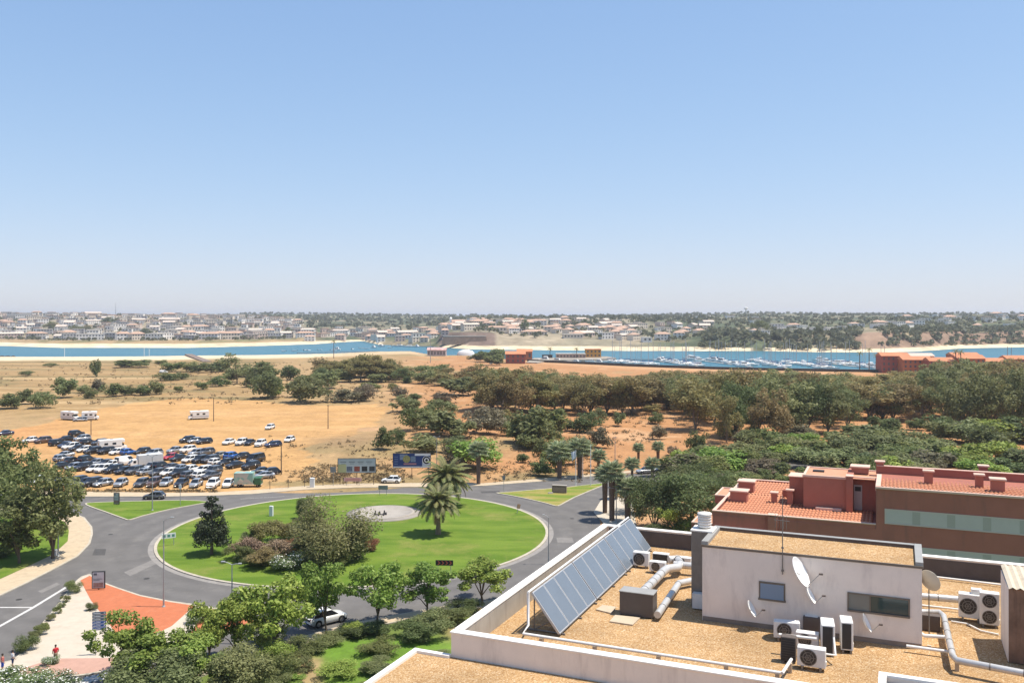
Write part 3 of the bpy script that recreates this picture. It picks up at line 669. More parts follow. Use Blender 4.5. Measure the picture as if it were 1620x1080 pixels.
# ---- air conditioners
def ac_unit(s, t, z, w, h, d, rot, label, fans=1, faces='front', legz=.1, dark=False, cat='air conditioner'):
    """outdoor unit; local x width, local -y fan side"""
    p = LW(s, t, z); r = empty('air_conditioner', p, -AL+rot, label, cat, 'outdoor air conditioning units on the gravel roof')
    b_ = MB().bbox(-w/2, w/2, -d/2, d/2, legz, legz+h, .018).build('casing', M_dkbox if dark else M_pvc, r)
    for x in (-w*.32, w*.32): MB().box(x-.03, x+.03, -d/2-.03, d/2+.03, 0, legz+.01).build('foot', M_steel, r)
    if faces in ('front', 'both'):
        for k in range(fans):
            hh = h/fans; R = min(w*.36, hh*.42); c = Vector((-w*.1 if fans == 1 else 0, -d/2-.004, legz+hh*(k+.5)))
            M = Matrix.Translation(c) @ Matrix.Rotation(math.pi/2, 4, 'X')
            f = MB(); f.lathe([(0, 0), (R, 0)], 20, 0, smooth=False, M=M); fo = f.build('fan_recess', M_dark, b_)
            f = MB()
            for q in (.33, .66, 1.0): f.lathe([(R*q-.012, .006), (R*q+.012, .006)], 20, 0, smooth=False, M=M)
            for q in range(3):
                a = q*math.pi/3; f.box(-R, R, -.008, .008, .005, .011, 0, M @ Matrix.Rotation(a, 4, 'Z'))
            f.build('fan_guard', M_steel, b_)
    if faces in ('back', 'both'):
        f = MB(); f.box(-w*.46, w*.46, d/2+.001, d/2+.006, legz+.04, legz+h-.04); f.build('coil', M_dark, b_)
        f = MB()
        for k in range(1, 9): z_ = legz+.04+(h-.08)*k/9; f.box(-w*.46, w*.46, d/2+.006, d/2+.012, z_-.004, z_+.004)
        f.build('grille', M_dkbox, b_)
    if faces == 'coil':
        f = MB(); f.box(-w*.4, w*.34, -d/2-.008, -d/2-.001, legz+.05, legz+h-.05); f.build('coil', M_dark, b_)
    MB().box(w/2+.001, w/2+.025, -d*.3, d*.1, legz+.06, legz+.2).build('valve_cover', M_pvc, b_)
    return r
def ac_at(u0, u1, vb, vt, label, d=.3, **k):
    s0, t0 = rs(u0, vb); s1, z1 = plane_t(u1, vb, t0); sx_, zt = plane_t(u0, vt, t0)
    return ac_unit((s0+s1)/2, t0+d/2, RZ, s1-s0, max(zt-RZ-k.get('legz', .1), .3), d, k.pop('rot', 0), label, **k)
ac_at(1001, 1026, 897, 872, 'white air conditioner at the foot of the farthest solar panel')
ac_at(1027, 1052, 906, 887, 'white air conditioner by the bend of the thick silver duct')
ac_at(1032, 1057, 892, 874, 'air conditioner turned back to front behind two white ones near the solar panels', faces='both', rot=math.pi)
ac_at(1067, 1093, 896, 880, 'air conditioner half hidden beside the tall metal flue')
s_, t_ = rs(1244, 1014); ac_unit(s_, t_+.1, RZ, .85, .55, .32, .15, 'white air conditioner with big round fan leftmost of the cluster', legz=.12)
s_, t_ = rs(1277, 1026); ac_unit(s_, t_+.1, RZ, .72, .48, .3, 0, 'small white air conditioner in the middle of the cluster', legz=.06)
s_, t_ = rs(1284, 1058); ac_unit(s_, t_, RZ, .84, .58, .32, 0, 'white air conditioner on rubber feet at the front of the cluster', legz=.12)
s_, t_ = rs(1308, 1036); ac_unit(s_, t_+.3, RZ, .42, .95, .8, .12, 'tall white condenser with dark coil, left of a similar one', faces='coil', legz=.06)
s_, t_ = rs(1338, 1032); ac_unit(s_, t_+.3, RZ, .38, .92, .72, .12, 'tall white condenser at the right end of the cluster by the wall', faces='coil', legz=.1)
s_, t_ = rs(1247, 1048); ac_unit(s_, t_+.12, RZ, .46, .78, .3, math.pi, 'dark grey back of a condenser at the front left of the cluster', faces='back', dark=True, legz=.05)
s_, t_ = rs(1284, 1004); r_ = ac_unit(s_, t_+.1, RZ, .55, .6, .4, 0, 'black cabinet with open lid against the penthouse wall', faces='none', dark=True, legz=.04, cat='cabinet')
MB().box(-.26, .26, .15, .2, .64, .86).build('lid', M_black, r_); MB().box(-.22, .2, -.16, .1, .645, .655).build('paper_sheet', M_cap, r_)
s_, t_ = rs(1536, 984); ac_unit(s_, t_+.2, RZ, .78, .85, .36, -.05, 'white condenser with one large fan left of the two-fan unit', legz=.14)
s_, t_ = rs(1566, 993); ac_unit(s_, t_+.2, RZ, .62, 1.12, .36, -.05, 'tall white condenser with two fans one above the other', fans=2, legz=.1)
for (u, v, lb) in ((1545, 946, 'small white junction box on top of the single-fan condenser'), (1566, 938, 'small white junction box behind the two-fan condenser')):
    s_, t_ = rs(u, v, RZ+.85); o = MB().bbox(-.17, .17, -.12, .12, 0, .18, .01).build('junction_box', M_pvc, None, LW(s_, t_+.12, RZ+(.99 if u < 1550 else .5)), -AL); tag(o, lb, 'box')
    if u > 1550: MB().box(-.05, .05, -.05, .05, -.5, 0).build('stand', M_steel, o)

# white conduits over the cluster
pipe('conduit', [rp(1232, 1003, RZ+.62), rp(1292, 1010, RZ+.62)], .05, M_pvc, 'white conduit lying across the air conditioner cluster', n=6)
pipe('conduit', [rp(1319, 1008, RZ+.7), rp(1322, 1036, RZ+.3), rp(1300, 1033, RZ+.45)], .035, M_pvc, 'thin white conduit dropping behind the front air conditioner', n=6)

# big duct box and ducts
s_, t_ = rs(980, 972); db = empty('duct_box', LW(s_, t_, RZ), -AL, 'dark grey sheet metal duct box on the gravel beside the solar panels', 'duct box')
MB().bbox(0, 1.26, 0, .62, .02, .86, .015).build('casing', M_dkbox, db); MB().bbox(-.02, 1.28, -.02, .64, .86, .9, .01).build('lid', M_flash, db)
MB().box(.05, 1.2, .1, .5, 0, .03).build('plinth', M_slab, db)
z = RZ+.42
pipe('air_duct', [rp(1013, 940, z), rp(1050, 903, z), rp(1056, 899, z), rp(1072, 897, z), rp(1077, 891, z), rp(1072, 884, z), rp(1058, 885, z)], .17, M_duct, 'thick silver insulated duct bending behind the grey duct box', 'duct', 14, .6)
pipe('air_duct', [rp(1066, 892, RZ+.4), rp(1098, 895, RZ+.4)], .15, M_duct, 'short thick duct entering the tall metal flue', 'duct', 12)
pipe('air_duct', [rp(1040, 972, RZ+.25), rp(1066, 934, RZ+.25), rp(1074, 922, RZ+.25), rp(1098, 917, RZ+.25)], .13, M_duct, 'thinner white duct with open end beside the grey duct box', 'duct', 12, .9, legs=[(*rp(1075, 925, RZ)[:2], RZ+.2)])
for (pts, lb) in (([(942.6, 965), (953, 958), (975, 961), (967, 971)], 'concrete slab lying behind the grey duct box'), ([(964, 984), (973, 974), (1013, 978), (1000.6, 989.5)], 'concrete slab lying in front of the grey duct box')):
    W_ = [rs(u, v) for (u, v) in pts]; tag(MB().prism(ccw(W_), RZ+.004, RZ+.05).build('paving_slab', M_slab, None, O0, -AL), lb, 'slab')

# flue stack
s_, t_ = rs(1093.5, 959); fl = empty('flue_stack', LW(s_, t_, RZ), -AL, 'tall square metal flue with ribbed cowl beside the penthouse', 'flue')
MB().bbox(0, .78, 0, .8, .02, 2.86, .02).build('shaft', M_steel, fl)
MB().bbox(-.03, .81, -.03, .83, 2.86, 2.93, .015).build('cap', M_cap, fl)
co_ = MB().lathe([(.2, 2.93), (.2, 3.5)], 16, c=(.42, .42)).build('cowl', M_flash, fl)
for k in range(5): MB().lathe([(.2, 2.98+k*.1), (.27, 2.99+k*.1), (.25, 3.05+k*.1), (.2, 3.07+k*.1)], 16, c=(.42, .42)).build('louvre_ring', M_cap, co_)
MB().lathe([(0.0, 3.56), (.27, 3.5), (.27, 3.46)], 16, c=(.42, .42)).build('cowl_cap', M_cap, co_)
MB().box(.1, .55, -.3, -.01, .05, .6).build('service_box', M_pvc, fl)

# ---- satellite dishes
def dish(u, v, off, dia, az, el, label, wall=True, m=None, arm=1.0, tt=None):
    t = (pt if tt is None else tt)-off; s, z = plane_t(u, v, t); p = LW(s, t, z)
    r = empty('satellite_dish', LW(s, t+off, z), -AL, label, 'satellite dish', 'satellite dishes on the roof')
    R = dia/2; M = Matrix.Translation((0, -off, 0)) @ Matrix.Rotation(az, 4, 'Z') @ Matrix.Rotation(math.pi/2-el, 4, 'Y')
    pr = [(R*k/7, .16*dia*((k/7)**2)-.08*dia) for k in range(8)]
    b_ = MB(); b_.lathe(pr, 28, M=M @ Matrix.Diagonal((1, .9, 1, 1))); b_.lathe([(R, .08*dia), (R+.012, .08*dia), (R, .07*dia)], 28, M=M @ Matrix.Diagonal((1, .9, 1, 1)))
    b_.lathe([(x, y-.012) for x, y in pr], 28, M=M @ Matrix.Diagonal((1, .9, 1, 1)))
    do = b_.build('reflector', m or M_dish, r)
    a = M @ Vector((R*.96, 0, .05)); f = M @ Vector((R*.55, 0, dia*.62)); MB().tube([a, f], .014, 5).build('feed_arm', M_flash, r)
    d = (f-(M @ Vector((0, 0, 0)))).normalized(); MB().tube([f-d*.02, f+d*.1], .035, 8).build('feed_horn', M_dkbox, r)
    MB().tube([(0, -.002 if wall else -off, -.1 if wall else -z+RZ), (0, -off*.7, -.1), M @ Vector((0, 0, -.09*dia))], .022, 6).build('bracket', M_steel, r)
    return r
dish(1264, 905, .5, 1.04, -.2, .5, 'largest white satellite dish high on the penthouse wall')
dish(1281, 941, .35, .62, -.02, .5, 'small satellite dish just below the largest one')
dish(1188, 963, .38, .58, -.05, .5, 'small satellite dish low left of the louvred window')
dish(1370, 985, .35, .62, -.03, .45, 'small satellite dish below the long window')
dish(1470, 919, 1.2, .78, 1.05, .35, 'cream satellite dish seen from behind right of the penthouse', wall=False, m=M_dishb, tt=pt+pd)

# aerial mast on the penthouse wall
s_, z_ = plane_t(1238, 908, pt-.06); am = empty('aerial_mast', LW(s_, pt-.06, z_), -AL, 'thin television aerial mast fixed to the penthouse wall', 'aerial')
MB().tube([(0, 0, 0), (0, 0, 2.75)], [.022, .014], 6).build('mast', M_steel, am)
MB().tube([(-.3, .1, 1.86), (.25, -.15, 1.9)], .012, 4).build('boom', M_steel, am)
for k in range(5): MB().tube([(-.24+k*.1, -.1-k*.05+.05, 1.62+.005*k), (-.24+k*.1, -.1-k*.05+.05, 2.1)], .008, 4).build('element', M_steel, am)
for zz in (.1, .9): MB().box(-.04, .04, -.02, .06, zz, zz+.05).build('clamp', M_steel, am)

# right part of the roof: pipes, shed and skylight kerb
pipe('air_duct', [rp(1452, 942, RZ+.35), rp(1522, 948, RZ+.35)], .13, M_duct, 'straight silver duct between penthouse and condensers', 'duct', 12, .7)
pipe('air_duct', [rp(1452, 967, RZ+.42), rp(1486, 968, RZ+.42), rp(1493, 974, RZ+.42), rp(1507, 1036, RZ+.42), rp(1514, 1044, RZ+.42), rp(1640, 1068, RZ+.42)], .105, M_duct, 'long white pipe bending round to the right edge of the roof', 'duct', 12, .9, legs=[(*rp(1514, 1050, RZ+.2)[:2], RZ+.32), (*rp(1492, 985, RZ+.2)[:2], RZ+.32)])
pipe('pipe', [rp(1455, 1000, RZ+.35), rp(1463, 1005, RZ+.35), rp(1497, 1007, RZ+.38)], .06, M_pvc, 'thin white pipe with elbow by the penthouse corner')
pipe('pipe', [rp(1434, 1021, RZ+.2), rp(1500, 1030, RZ+.2)], .05, M_pvc, 'lowest thin white pipe at the penthouse corner', legs=[(*rp(1470, 1027, RZ)[:2], RZ+.15)])
pipe('cable_tray', [rp(1472, 911, RZ+.1), rp(1590, 925, RZ+.1)], .04, M_cap, 'thin white cable tray near the back parapet', 'cable tray', 6)
pipe('cable_tray', [rp(1452, 956, RZ+.12), rp(1524, 964, RZ+.12)], .035, M_cap, 'thin white cable tray in front of the straight duct', 'cable tray', 6)
pipe('hose', [rp(1505, 982, RZ+.05), rp(1530, 986, RZ+.06), rp(1552, 997, RZ+.05), rp(1580, 1003, RZ+.05)], .03, M_cap, 'white hose lying on gravel below the condensers', 'hose', 6)
s_, t_ = rs(1457, 1000); tag(MB().bbox(0, .62, 0, .3, .02, .55, .01).build('vent_box', M_memb, None, LW(s_, t_+.25, RZ), -AL), 'dark vent box on the gravel behind the bent pipe', 'vent box')

s_, t_ = rs(1595.6, 1047.5); sh = empty('metal_shed', LW(s_, t_, RZ), -AL, 'corrugated metal shed at the right edge of the roof', 'shed')
def corr(w, h, n, amp, horiz=False):
    pass
mb = MB(); W_ = 3.0; n = 28
P1 = [(W_*k/n/1.0, -.03*(k % 2)) for k in range(n+1)]
mb.add([(x, y, .02) for x, y in P1]+[(x, y, 2.36) for x, y in P1], [(k, k+1, n+2+k, n+1+k) for k in range(n)]); mb.build('front_sheet', M_rust, sh)
MB().box(-.01, .03, .0, 2.25, .02, 2.36).build('side_wall', M_pent, sh)
MB().box(.03, W_, .02, 2.25, .02, 2.3).build('core', M_memb, sh)
mb = MB(); mb.add([(x, -.12, 2.37+.06*(k % 2)) for k, (x, y) in enumerate(P1)]+[(x, 2.35, 2.5+.06*(k % 2)) for k, (x, y) in enumerate(P1)], [(k, k+1, n+2+k, n+1+k) for k in range(n)])
mb.build('roof_sheet', M_corr, sh)

s_, t_ = rs(1390, 1060.7, RZ+.42); sk = empty('skylight_kerb', LW(s_, t_, RZ), -AL, 'white framed roof opening at the bottom right corner', 'skylight')
for nm, bx_ in (('back_rim', (0, 5, -.22, 0)), ('side_rim', (0, .22, -3.2, -.22)), ('far_rim', (4.78, 5, -3.2, -.22)), ('front_rim', (0, 5, -3.42, -3.2))):
    o = MB().bbox(*bx_, .34, .42, .01).build(nm, M_cap, sk); MB().box(bx_[0]+.03, bx_[1]-.03, bx_[2]+.03, bx_[3]-.03, -.02, .34).build('upstand', M_white, o)
mb = MB(); mb.box(.22, 4.78, -3.2, -.22, .06, .2); mb.build('roof_light', mat('wired_glass', (.3, .3, .31), .3), sk)
# ================================================================ red building beyond the roof
R0 = Vector((30.42, 75.0, 0)); ZE = 20.7
def pr(u, v, t): return plane_t(u, v, t, R0)
def at_z(u, v, z):
    p = PZ(u, v, z)-R0; p.z = 0; return p.dot(E2), p.dot(E1)
M_red = mat('red_wall', (.34, .125, .088), .85, var=.09, vscale=.6, stain=(.6, (.19, .1, .08), .65), sstretch=(1.2, 1.2, .2))
M_red2 = mat('red_wall_light', (.36, .14, .098), .85, var=.08, vscale=.8)
M_trim = mat('red_coping', (.62, .42, .33), .8, var=.08, vscale=2)
M_tile = mat('clay_tile', (.5, .21, .115), .85, var=.16, vscale=2.0, stain=(.5, (.4, .2, .11), .5), island=.0)
M_tilef = mat('clay_flat', (.5, .25, .15), .85, var=.1, vscale=1.5)
M_shut = mat('grey_shutter', (.47, .43, .385), .85, var=.05, vscale=1)
M_panelg = mat('green_panel', (.37, .34, .29), .85)
M_wsill = mat('window_sill_pink', (.5, .42, .36), .7)
red = empty('red_apartment_house', R0, -AL, 'dark red apartment house with clay tile roofs and chimneys behind the gravel roof', 'building')
def chim(u0, u1, vb, vt, z, name='chimney', d=None, parent=red, cap=True):
    s0, t0 = at_z(u0, vb, z); s1, _ = pr(u1, vb, t0); _, zt = pr(u0, vt, t0); d = d or (s1-s0)*.8
    o = MB().box(s0, s1, t0, t0+d, z-.3, zt).build(name, M_red2, parent)
    if cap: MB().bbox(s0-.12, s1+.12, t0-.12, t0+d+.12, zt, zt+.14, .02).build('cap', M_trim, o)
    return o
def tiles(s0, s1, t0, t1, z0, z1, name='tile_roof', pitch=.3):
    """corrugated clay tiles: channels run along t"""
    n = int((s1-s0)/pitch); k = 4; V = []; rows = max(2, int((t1-t0)/.9))
    xs = [s0+(s1-s0)*i/(n*k) for i in range(n*k+1)]
    prof = [.09*abs(math.sin(math.pi*i/k)) for i in range(n*k+1)]
    mb = MB(); vs = []; fs = []; m_ = len(xs)
    for r in range(rows):
        ta, tb = lerp(t0, t1, r/rows), lerp(t0, t1, (r+1)/rows); za, zb = lerp(z0, z1, r/rows), lerp(z0, z1, (r+1)/rows); b_ = len(vs)
        vs += [(x, ta, za+p+.035) for x, p in zip(xs, prof)]+[(x, tb+.03, zb+p) for x, p in zip(xs, prof)]
        fs += [(b_+i, b_+i+1, b_+m_+i+1, b_+m_+i) for i in range(m_-1)]
    mb.add(vs, fs); o = mb.build(name, M_tile, red); o['kind'] = 'stuff'; return o
# main block
SE = 27.0
MB().box(0, SE, 0, 9.0, 0, ZE-.05).build('wall', M_red, red)
tiles(.35, SE, .15, 7.0, ZE+.03, ZE-.2)
MB().box(0, SE, 7.0, 7.6, ZE-.3, ZE-.16).build('gutter_deck', M_tilef, red)
MB().bbox(-.05, SE, -.12, .15, ZE-.08, ZE+.1, .02).build('eave', M_trim, red)
MB().box(-.05, SE, 7.6, 7.9, ZE-.4, ZE+.62).build('rear_parapet', M_red, red); MB().bbox(-.1, SE, 7.55, 7.95, ZE+.62, ZE+.7, .02).build('coping', M_trim, red)
MB().bbox(-.05, .35, .15, 6.2, ZE-.3, ZE+.14, .02).build('verge', M_trim, red)
for (a, b_, c, d) in ((1462, 1476, 764, 746), (1543, 1556, 770, 752), (1568, 1590, 778, 759), (1549, 1563, 752, 738)): chim(a, b_, c, d, ZE)
# strips of shuttered windows
for (va, vb, row) in ((806, 826, 0), (862, 882, 1)):
    sa, z1 = pr(1402, va, 0); _, z0 = pr(1402, vb, 0)
    MB().box(sa-.12, SE, -.06, -.002, z0-.1, z0).build('sill', M_wsill, red); MB().box(sa-.12, SE, -.05, -.002, z1, z1+.1).build('lintel', M_wsill, red)
    MB().box(sa-.12, sa, -.05, -.002, z0, z1).build('jamb', M_wsill, red)
    x = sa; k = 0
    while x < SE-3.2:
        o = MB().box(x, x+1.98, -.03, -.002, z0, z1).build('window', M_shut, red)
        for q in range(1, 6): MB().box(x+.04, x+1.94, -.034, -.03, lerp(z0, z1, q/6)-.02, lerp(z0, z1, q/6)+.02).build('slat', M_shut, o)
        MB().box(x+1.98, x+2.58, -.025, -.002, z0, z1).build('panel', M_panelg, red); x += 2.58; k += 1
# terrace wing to the left
s0 = pr(1127, 808, 0)[0]; zt = 17.65; TD2 = 17.2
MB().box(s0, -.003, 0, TD2, 0, zt-.4).build('wing_wall', M_red, red)
tiles(s0+.3, -.35, .32, 9.5, zt-.28, zt-.2); MB().box(s0+.2, -.2, 9.5, TD2-.3, zt-.4, zt-.3).build('flat_roof', M_tilef, red)
tiles(s0+.3, -8.0, 9.8, TD2-.4, zt-.26, zt-.2)
for (a, b_, c, d) in ((s0-.05, -.01, 0, .28), (s0-.05, s0+.26, .28, TD2-.3), (s0-.05, -.3, TD2-.3, TD2)):
    o = MB().box(a+.03, b_-.03, c+.03, d-.0, zt-.5, zt-.08).build('parapet', M_red, red); MB().bbox(a, b_, c-.03, d+.02, zt-.08, zt+.02, .02).build('coping', M_trim, o)
MB().box(-8.6, -6.3, 9.2, 9.5, zt-.4, zt+.55).build('screen_wall', M_red, red)
for (a, b_, c, d) in ((1155, 1181, 793, 777), (1168, 1192, 778, 762), (1220, 1229, 795, 780), (1245, 1254, 798, 776)): chim(a, b_, c, d, zt-.2)
sa, _ = pr(1215, 815, -.3); o = MB().box(sa, sa+.75, -.4, -.003, 0, zt-.05).build('pilaster', M_red2, red); MB().bbox(sa-.05, sa+.8, -.45, .3, zt+.03, zt+.12, .02).build('cap', M_trim, o)
MB().bbox(s0-1.2, sa, -.9, -.003, 15.6, 15.75, .02).build('ledge', M_trim, red); MB().box(s0-1.1, sa-.05, -.8, -.003, 0, 15.6).build('lower_wall', M_red, red)
# stair tower
t5 = 5.2; sa, za = pr(1271, 751, t5); sb, _ = pr(1339, 755, t5); sc_, _ = pr(1349, 755, t5-.35); sd = .4; ZT = za
MB().box(sa, sb, t5, 10.0, zt-.4, ZT-.1).build('tower_wall', M_red2, red)
MB().box(sb+.003, sc_, t5-.35, 10.0, zt-.4, ZT+.15).build('tower_pier', M_red2, red)
MB().box(sc_+.003, sd, t5+.8, 10.0, zt-.4, ZT-.1).build('tower_wall', M_red, red)
MB().box(sa+.1, sd+1.2, t5+.12, 9.9, ZT-.1, ZT-.04).build('tower_roof', M_tilef, red)
for (a, b_, c, d) in ((sa-.08, sb, t5-.06, t5+.12), (sa-.08, sa+.15, t5+.12, 9.9), (sa-.08, sd+1.4, 9.9, 10.1), (sc_+.01, sd+1.4, t5+.6, t5+.85), (sd+1.15, sd+1.4, t5+.85, 9.9)): MB().bbox(a, b_, c, d, ZT-.16, ZT+.06, .02).build('rim', M_trim, red)
MB().bbox(sb-.05, sc_+.05, t5-.4, t5+.6, ZT+.15, ZT+.25, .02).build('cap', M_trim, red)
s1, z1 = pr(1286, 744, t5+2.5); MB().box(s1, s1+1.0, t5+2.4, t5+3.0, ZT-.1, ZT+.1).build('roof_vent', M_dark, red)
MB().box(sc_+.05, sc_+.75, t5+.75, t5+.797, zt-.3, ZT-.7).build('door', mat('door_grey', (.4, .37, .34), .6), red)
MB().box(sc_+.15, sc_+.65, t5+.73, t5+.75, ZT-1.25, ZT-.85).build('door_pane', M_dark, red)
MB().bbox(sb-2.6, sb-.4, t5-.5, t5-.1, zt-.2, zt+.05, .02).build('plinth', M_trim, red)
MB().box(sa-1.4, sa-.003, t5+1.5, t5+3.5, zt-.4, ZT-.5).build('annex', M_red, red); MB().bbox(sa-1.5, sa-.003, t5+1.4, t5+3.6, ZT-.5, ZT-.4, .02).build('cap', M_trim, red)
# top of the stair tower: slim stack and long low box behind
chim(1386, 1398, 744, 731, ZE+.2); chim(1347, 1374, 743, 739, ZE+.1, 'rear_box', 1.2)
# balconies stepping out on the left
for (u0, v0, z) in ((1131, 782, 15.8), (1094, 825, 13.9)):
    sL, tN = at_z(u0, v0, z); wd = abs(s0-sL)-.03
    o = MB().box(sL, s0-.003, tN, tN+4.6, z-.9, z-.12).build('balcony', M_red, red)
    MB().box(sL+.18, s0-.003, tN+.18, tN+4.4, z-.12, z-.1).build('deck', M_tilef, o)
    for bx_ in ((sL-.04, sL+.18, tN-.04, tN+4.64), (sL+.18, s0-.003, tN-.04, tN+.18), (sL+.18, s0-.003, tN+4.42, tN+4.64)): MB().bbox(*bx_, z-.12, z+.02, .02).build('rim', M_trim, o)
sx_, tx_ = at_z(1171, 775, zt-.2); r_ = empty('air_conditioner', R0+E2*(sx_+.25)+E1*(tx_-.5)+Vector((0, 0, zt-.25)), -AL, 'white air conditioner by a chimney on the red building', 'air conditioner', 'outdoor air conditioning units on the red building')
MB().bbox(-.45, .45, -.16, .16, .1, .75, .02).build('casing', M_pvc, r_); MB().lathe([(0, 0), (.26, 0)], 16, M=Matrix.Translation((-.08, -.165, .42)) @ Matrix.Rotation(math.pi/2, 4, 'X')).build('fan', M_dark, r_)
for x in (-.3, .3): MB().box(x-.03, x+.03, -.18, .18, -.25, .1).build('foot', M_steel, r_)
# ================================================================ vegetation
def leaf_cloud(C, R, n, size, rng, up=.5, out=.9, flat=1.0, shell=.55):
    """n leaf-sized quads spread through clumps with centres C and radii R"""
    C = np.array(C, float); R = np.array(R, float); w = R**2; w /= w.sum()
    ci = rng.choice(len(C), n, p=w); d = rng.normal(size=(n, 3)); d /= np.linalg.norm(d, axis=1)[:, None]
    rr = R[ci]*(shell+(1-shell)*rng.random(n))**1.0*np.where(rng.random(n) < .25, rng.random(n), 1)
    p = C[ci]+d*rr[:, None]*np.array([1, 1, flat])
    nn = rng.normal(size=(n, 3))*.75+d*out+np.array([0, 0, up]); nn /= np.linalg.norm(nn, axis=1)[:, None]
    a = np.cross(nn, rng.normal(size=(n, 3))); a /= np.linalg.norm(a, axis=1)[:, None]; b_ = np.cross(nn, a)
    s = size*(.6+.8*rng.random(n)); a = a*s[:, None]; b_ = b_*(s*.62)[:, None]
    V = np.stack([p-a, p+b_*.9-a*.1, p+a, p-b_*.9+a*.1], 1).reshape(-1, 3)
    V[:, 2] = np.maximum(V[:, 2], .005)
    return V, np.arange(4*n).reshape(-1, 4)
def clumps(rng, n, cx, cz, w, h, r0, r1, low=.0, top=1.0):
    C = []; R = []
    for k in range(n):
        d = rng.normal(size=3); d /= np.linalg.norm(d); q = rng.random()**.45
        z = cz+d[2]*h/2*q; z = min(max(z, low), top)
        C.append((cx+d[0]*w/2*q, d[1]*w/2*q, z)); R.append(r0+(r1-r0)*rng.random())
    return C, R
M_bark = mat('bark_brown', (.13, .095, .065), .95, var=.25, vscale=4)
M_barkg = mat('bark_grey', (.2, .165, .13), .95, var=.25, vscale=4)
LM = {
 'dark': leafmat('leaf_dark_green', (.085, .112, .04), (.195, .22, .085)),
 'olive': leafmat('leaf_olive', (.135, .152, .06), (.275, .285, .12)),
 'brown': leafmat('leaf_brown_olive', (.16, .138, .055), (.37, .3, .125)),
 'bright': leafmat('leaf_bright', (.14, .22, .035), (.33, .4, .09), trans=.35),
 'green': leafmat('leaf_green', (.11, .145, .045), (.25, .265, .095)),
 'grey': leafmat('leaf_grey', (.15, .13, .08), (.27, .23, .145)),
 'dry': leafmat('leaf_dry', (.2, .145, .085), (.31, .23, .14), trans=.15),
 'red': leafmat('leaf_red', (.2, .1, .05), (.34, .19, .09)),
 'park': leafmat('leaf_park', (.095, .115, .04), (.265, .27, .105)),
 'conifer': leafmat('leaf_conifer', (0.02, 0.032, 0.016), (0.06, 0.08, 0.036), trans=.12),
 'flower': leafmat('leaf_flowering', (0.108, 0.162, 0.054), (0.234, 0.288, 0.117)),
 'lime': leafmat('leaf_lime', (0.234, 0.306, 0.054), (0.468, 0.504, 0.126)),
 'willow': leafmat('leaf_willow', (.19, .21, .075), (.41, .41, .18)),
 'far': leafmat('leaf_far', (.1, .12, .07), (.19, .195, .11)),
}
M_petal = mat('white_petal', (.8, .78, .72), .7); M_petalp = mat('pink_petal', (.7, .3, .3), .7)
def proto_bush(name, kind, seed, n=800, leaf=.05, petals=None, squat=1.0):
    rng = np.random.default_rng(seed)
    C, R = clumps(rng, 22, 0, .48, .8, .7, .1, .24, .14, .82)
    V, Fq = leaf_cloud(C, R, n, leaf, rng, flat=squat)
    V[:, 2] /= max(V[:, 2].max(), .1); e = np.percentile(np.abs(V[:, :2]), 98); V[:, :2] *= .5/e
    me = np_mesh(name, V, Fq, [LM[kind]]+([petals] if petals else []))
    if petals:
        mi = (rng.random(len(Fq)) < .16).astype(np.int32)*(V[Fq[:, 0], 2] > .35); me.polygons.foreach_set('material_index', mi.astype(np.int32))
    return me
BUSH = {k: [proto_bush('foliage_'+k, k, 100+i*17+len(k), 2600 if i < 2 else 2200, .032+.005*i, squat=.8+.1*i) for i in range(4)] for k in ('dark', 'olive', 'green', 'grey', 'dry', 'red', 'bright', 'brown', 'lime')}
BUSH['flower'] = [proto_bush('foliage_flower', 'flower', 300, 2200, .036, M_petal)]
BUSH['flowerp'] = [proto_bush('foliage_flower', 'flower', 310, 2200, .036, M_petal)]
NEARB = {k: [proto_bush('foliage_'+k, k, 500+i*13+len(k), 6500, .021, squat=.85+.1*i) for i in range(2)] for k in ('dark', 'olive', 'green', 'dry', 'red', 'bright', 'brown', 'lime')}
NEARB['flower'] = NEARB['flowerp'] = [proto_bush('foliage_flower', 'flower', 320, 6500, .02, M_petal)]
def proto_tree(kind, seed, n, leaf, nc, w, h0, r0, r1, bark, tr=.035, limbs=5, flat=.85, lean=.0):
    """unit tree: total height 1, crown from h0 to 1, crown width w. Returns (trunk mesh, crown mesh)"""
    rng = np.random.default_rng(seed)
    C, R = clumps(rng, nc, 0, (1+h0)/2, w*.82, (1-h0)*.86, r0, r1, h0+r0*.7, 1-r0*.8)
    V, Fq = leaf_cloud(C, R, n, leaf, rng, flat=flat)
    k = (1-0)/V[:, 2].max(); V[:, 2] *= k; e = np.percentile(np.abs(V[:, :2]), 98); V[:, :2] *= .5*w/e
    cm = np_mesh('crown_'+kind, V, Fq, LM[kind])
    mb = MB(); fz = h0*.72
    mb.tube([(0, 0, -.03), (lean*.3, .005, fz*.5), (lean, 0, fz), (lean*1.1, 0, fz+.08)], [tr*1.25, tr, tr*.85, tr*.6], 7)
    order = sorted(range(len(C)), key=lambda i: -R[i])[:limbs]
    for i in order:
        c = C[i]; m_ = (lerp(lean, c[0], .45)+rng.normal()*.02, c[1]*.45+rng.normal()*.02, lerp(fz, c[2], .6))
        mb.tube([(lean, 0, fz*.94), m_, c], [tr*.6, tr*.42, tr*.15], 5)
    return mb.mesh('trunk', bark), cm
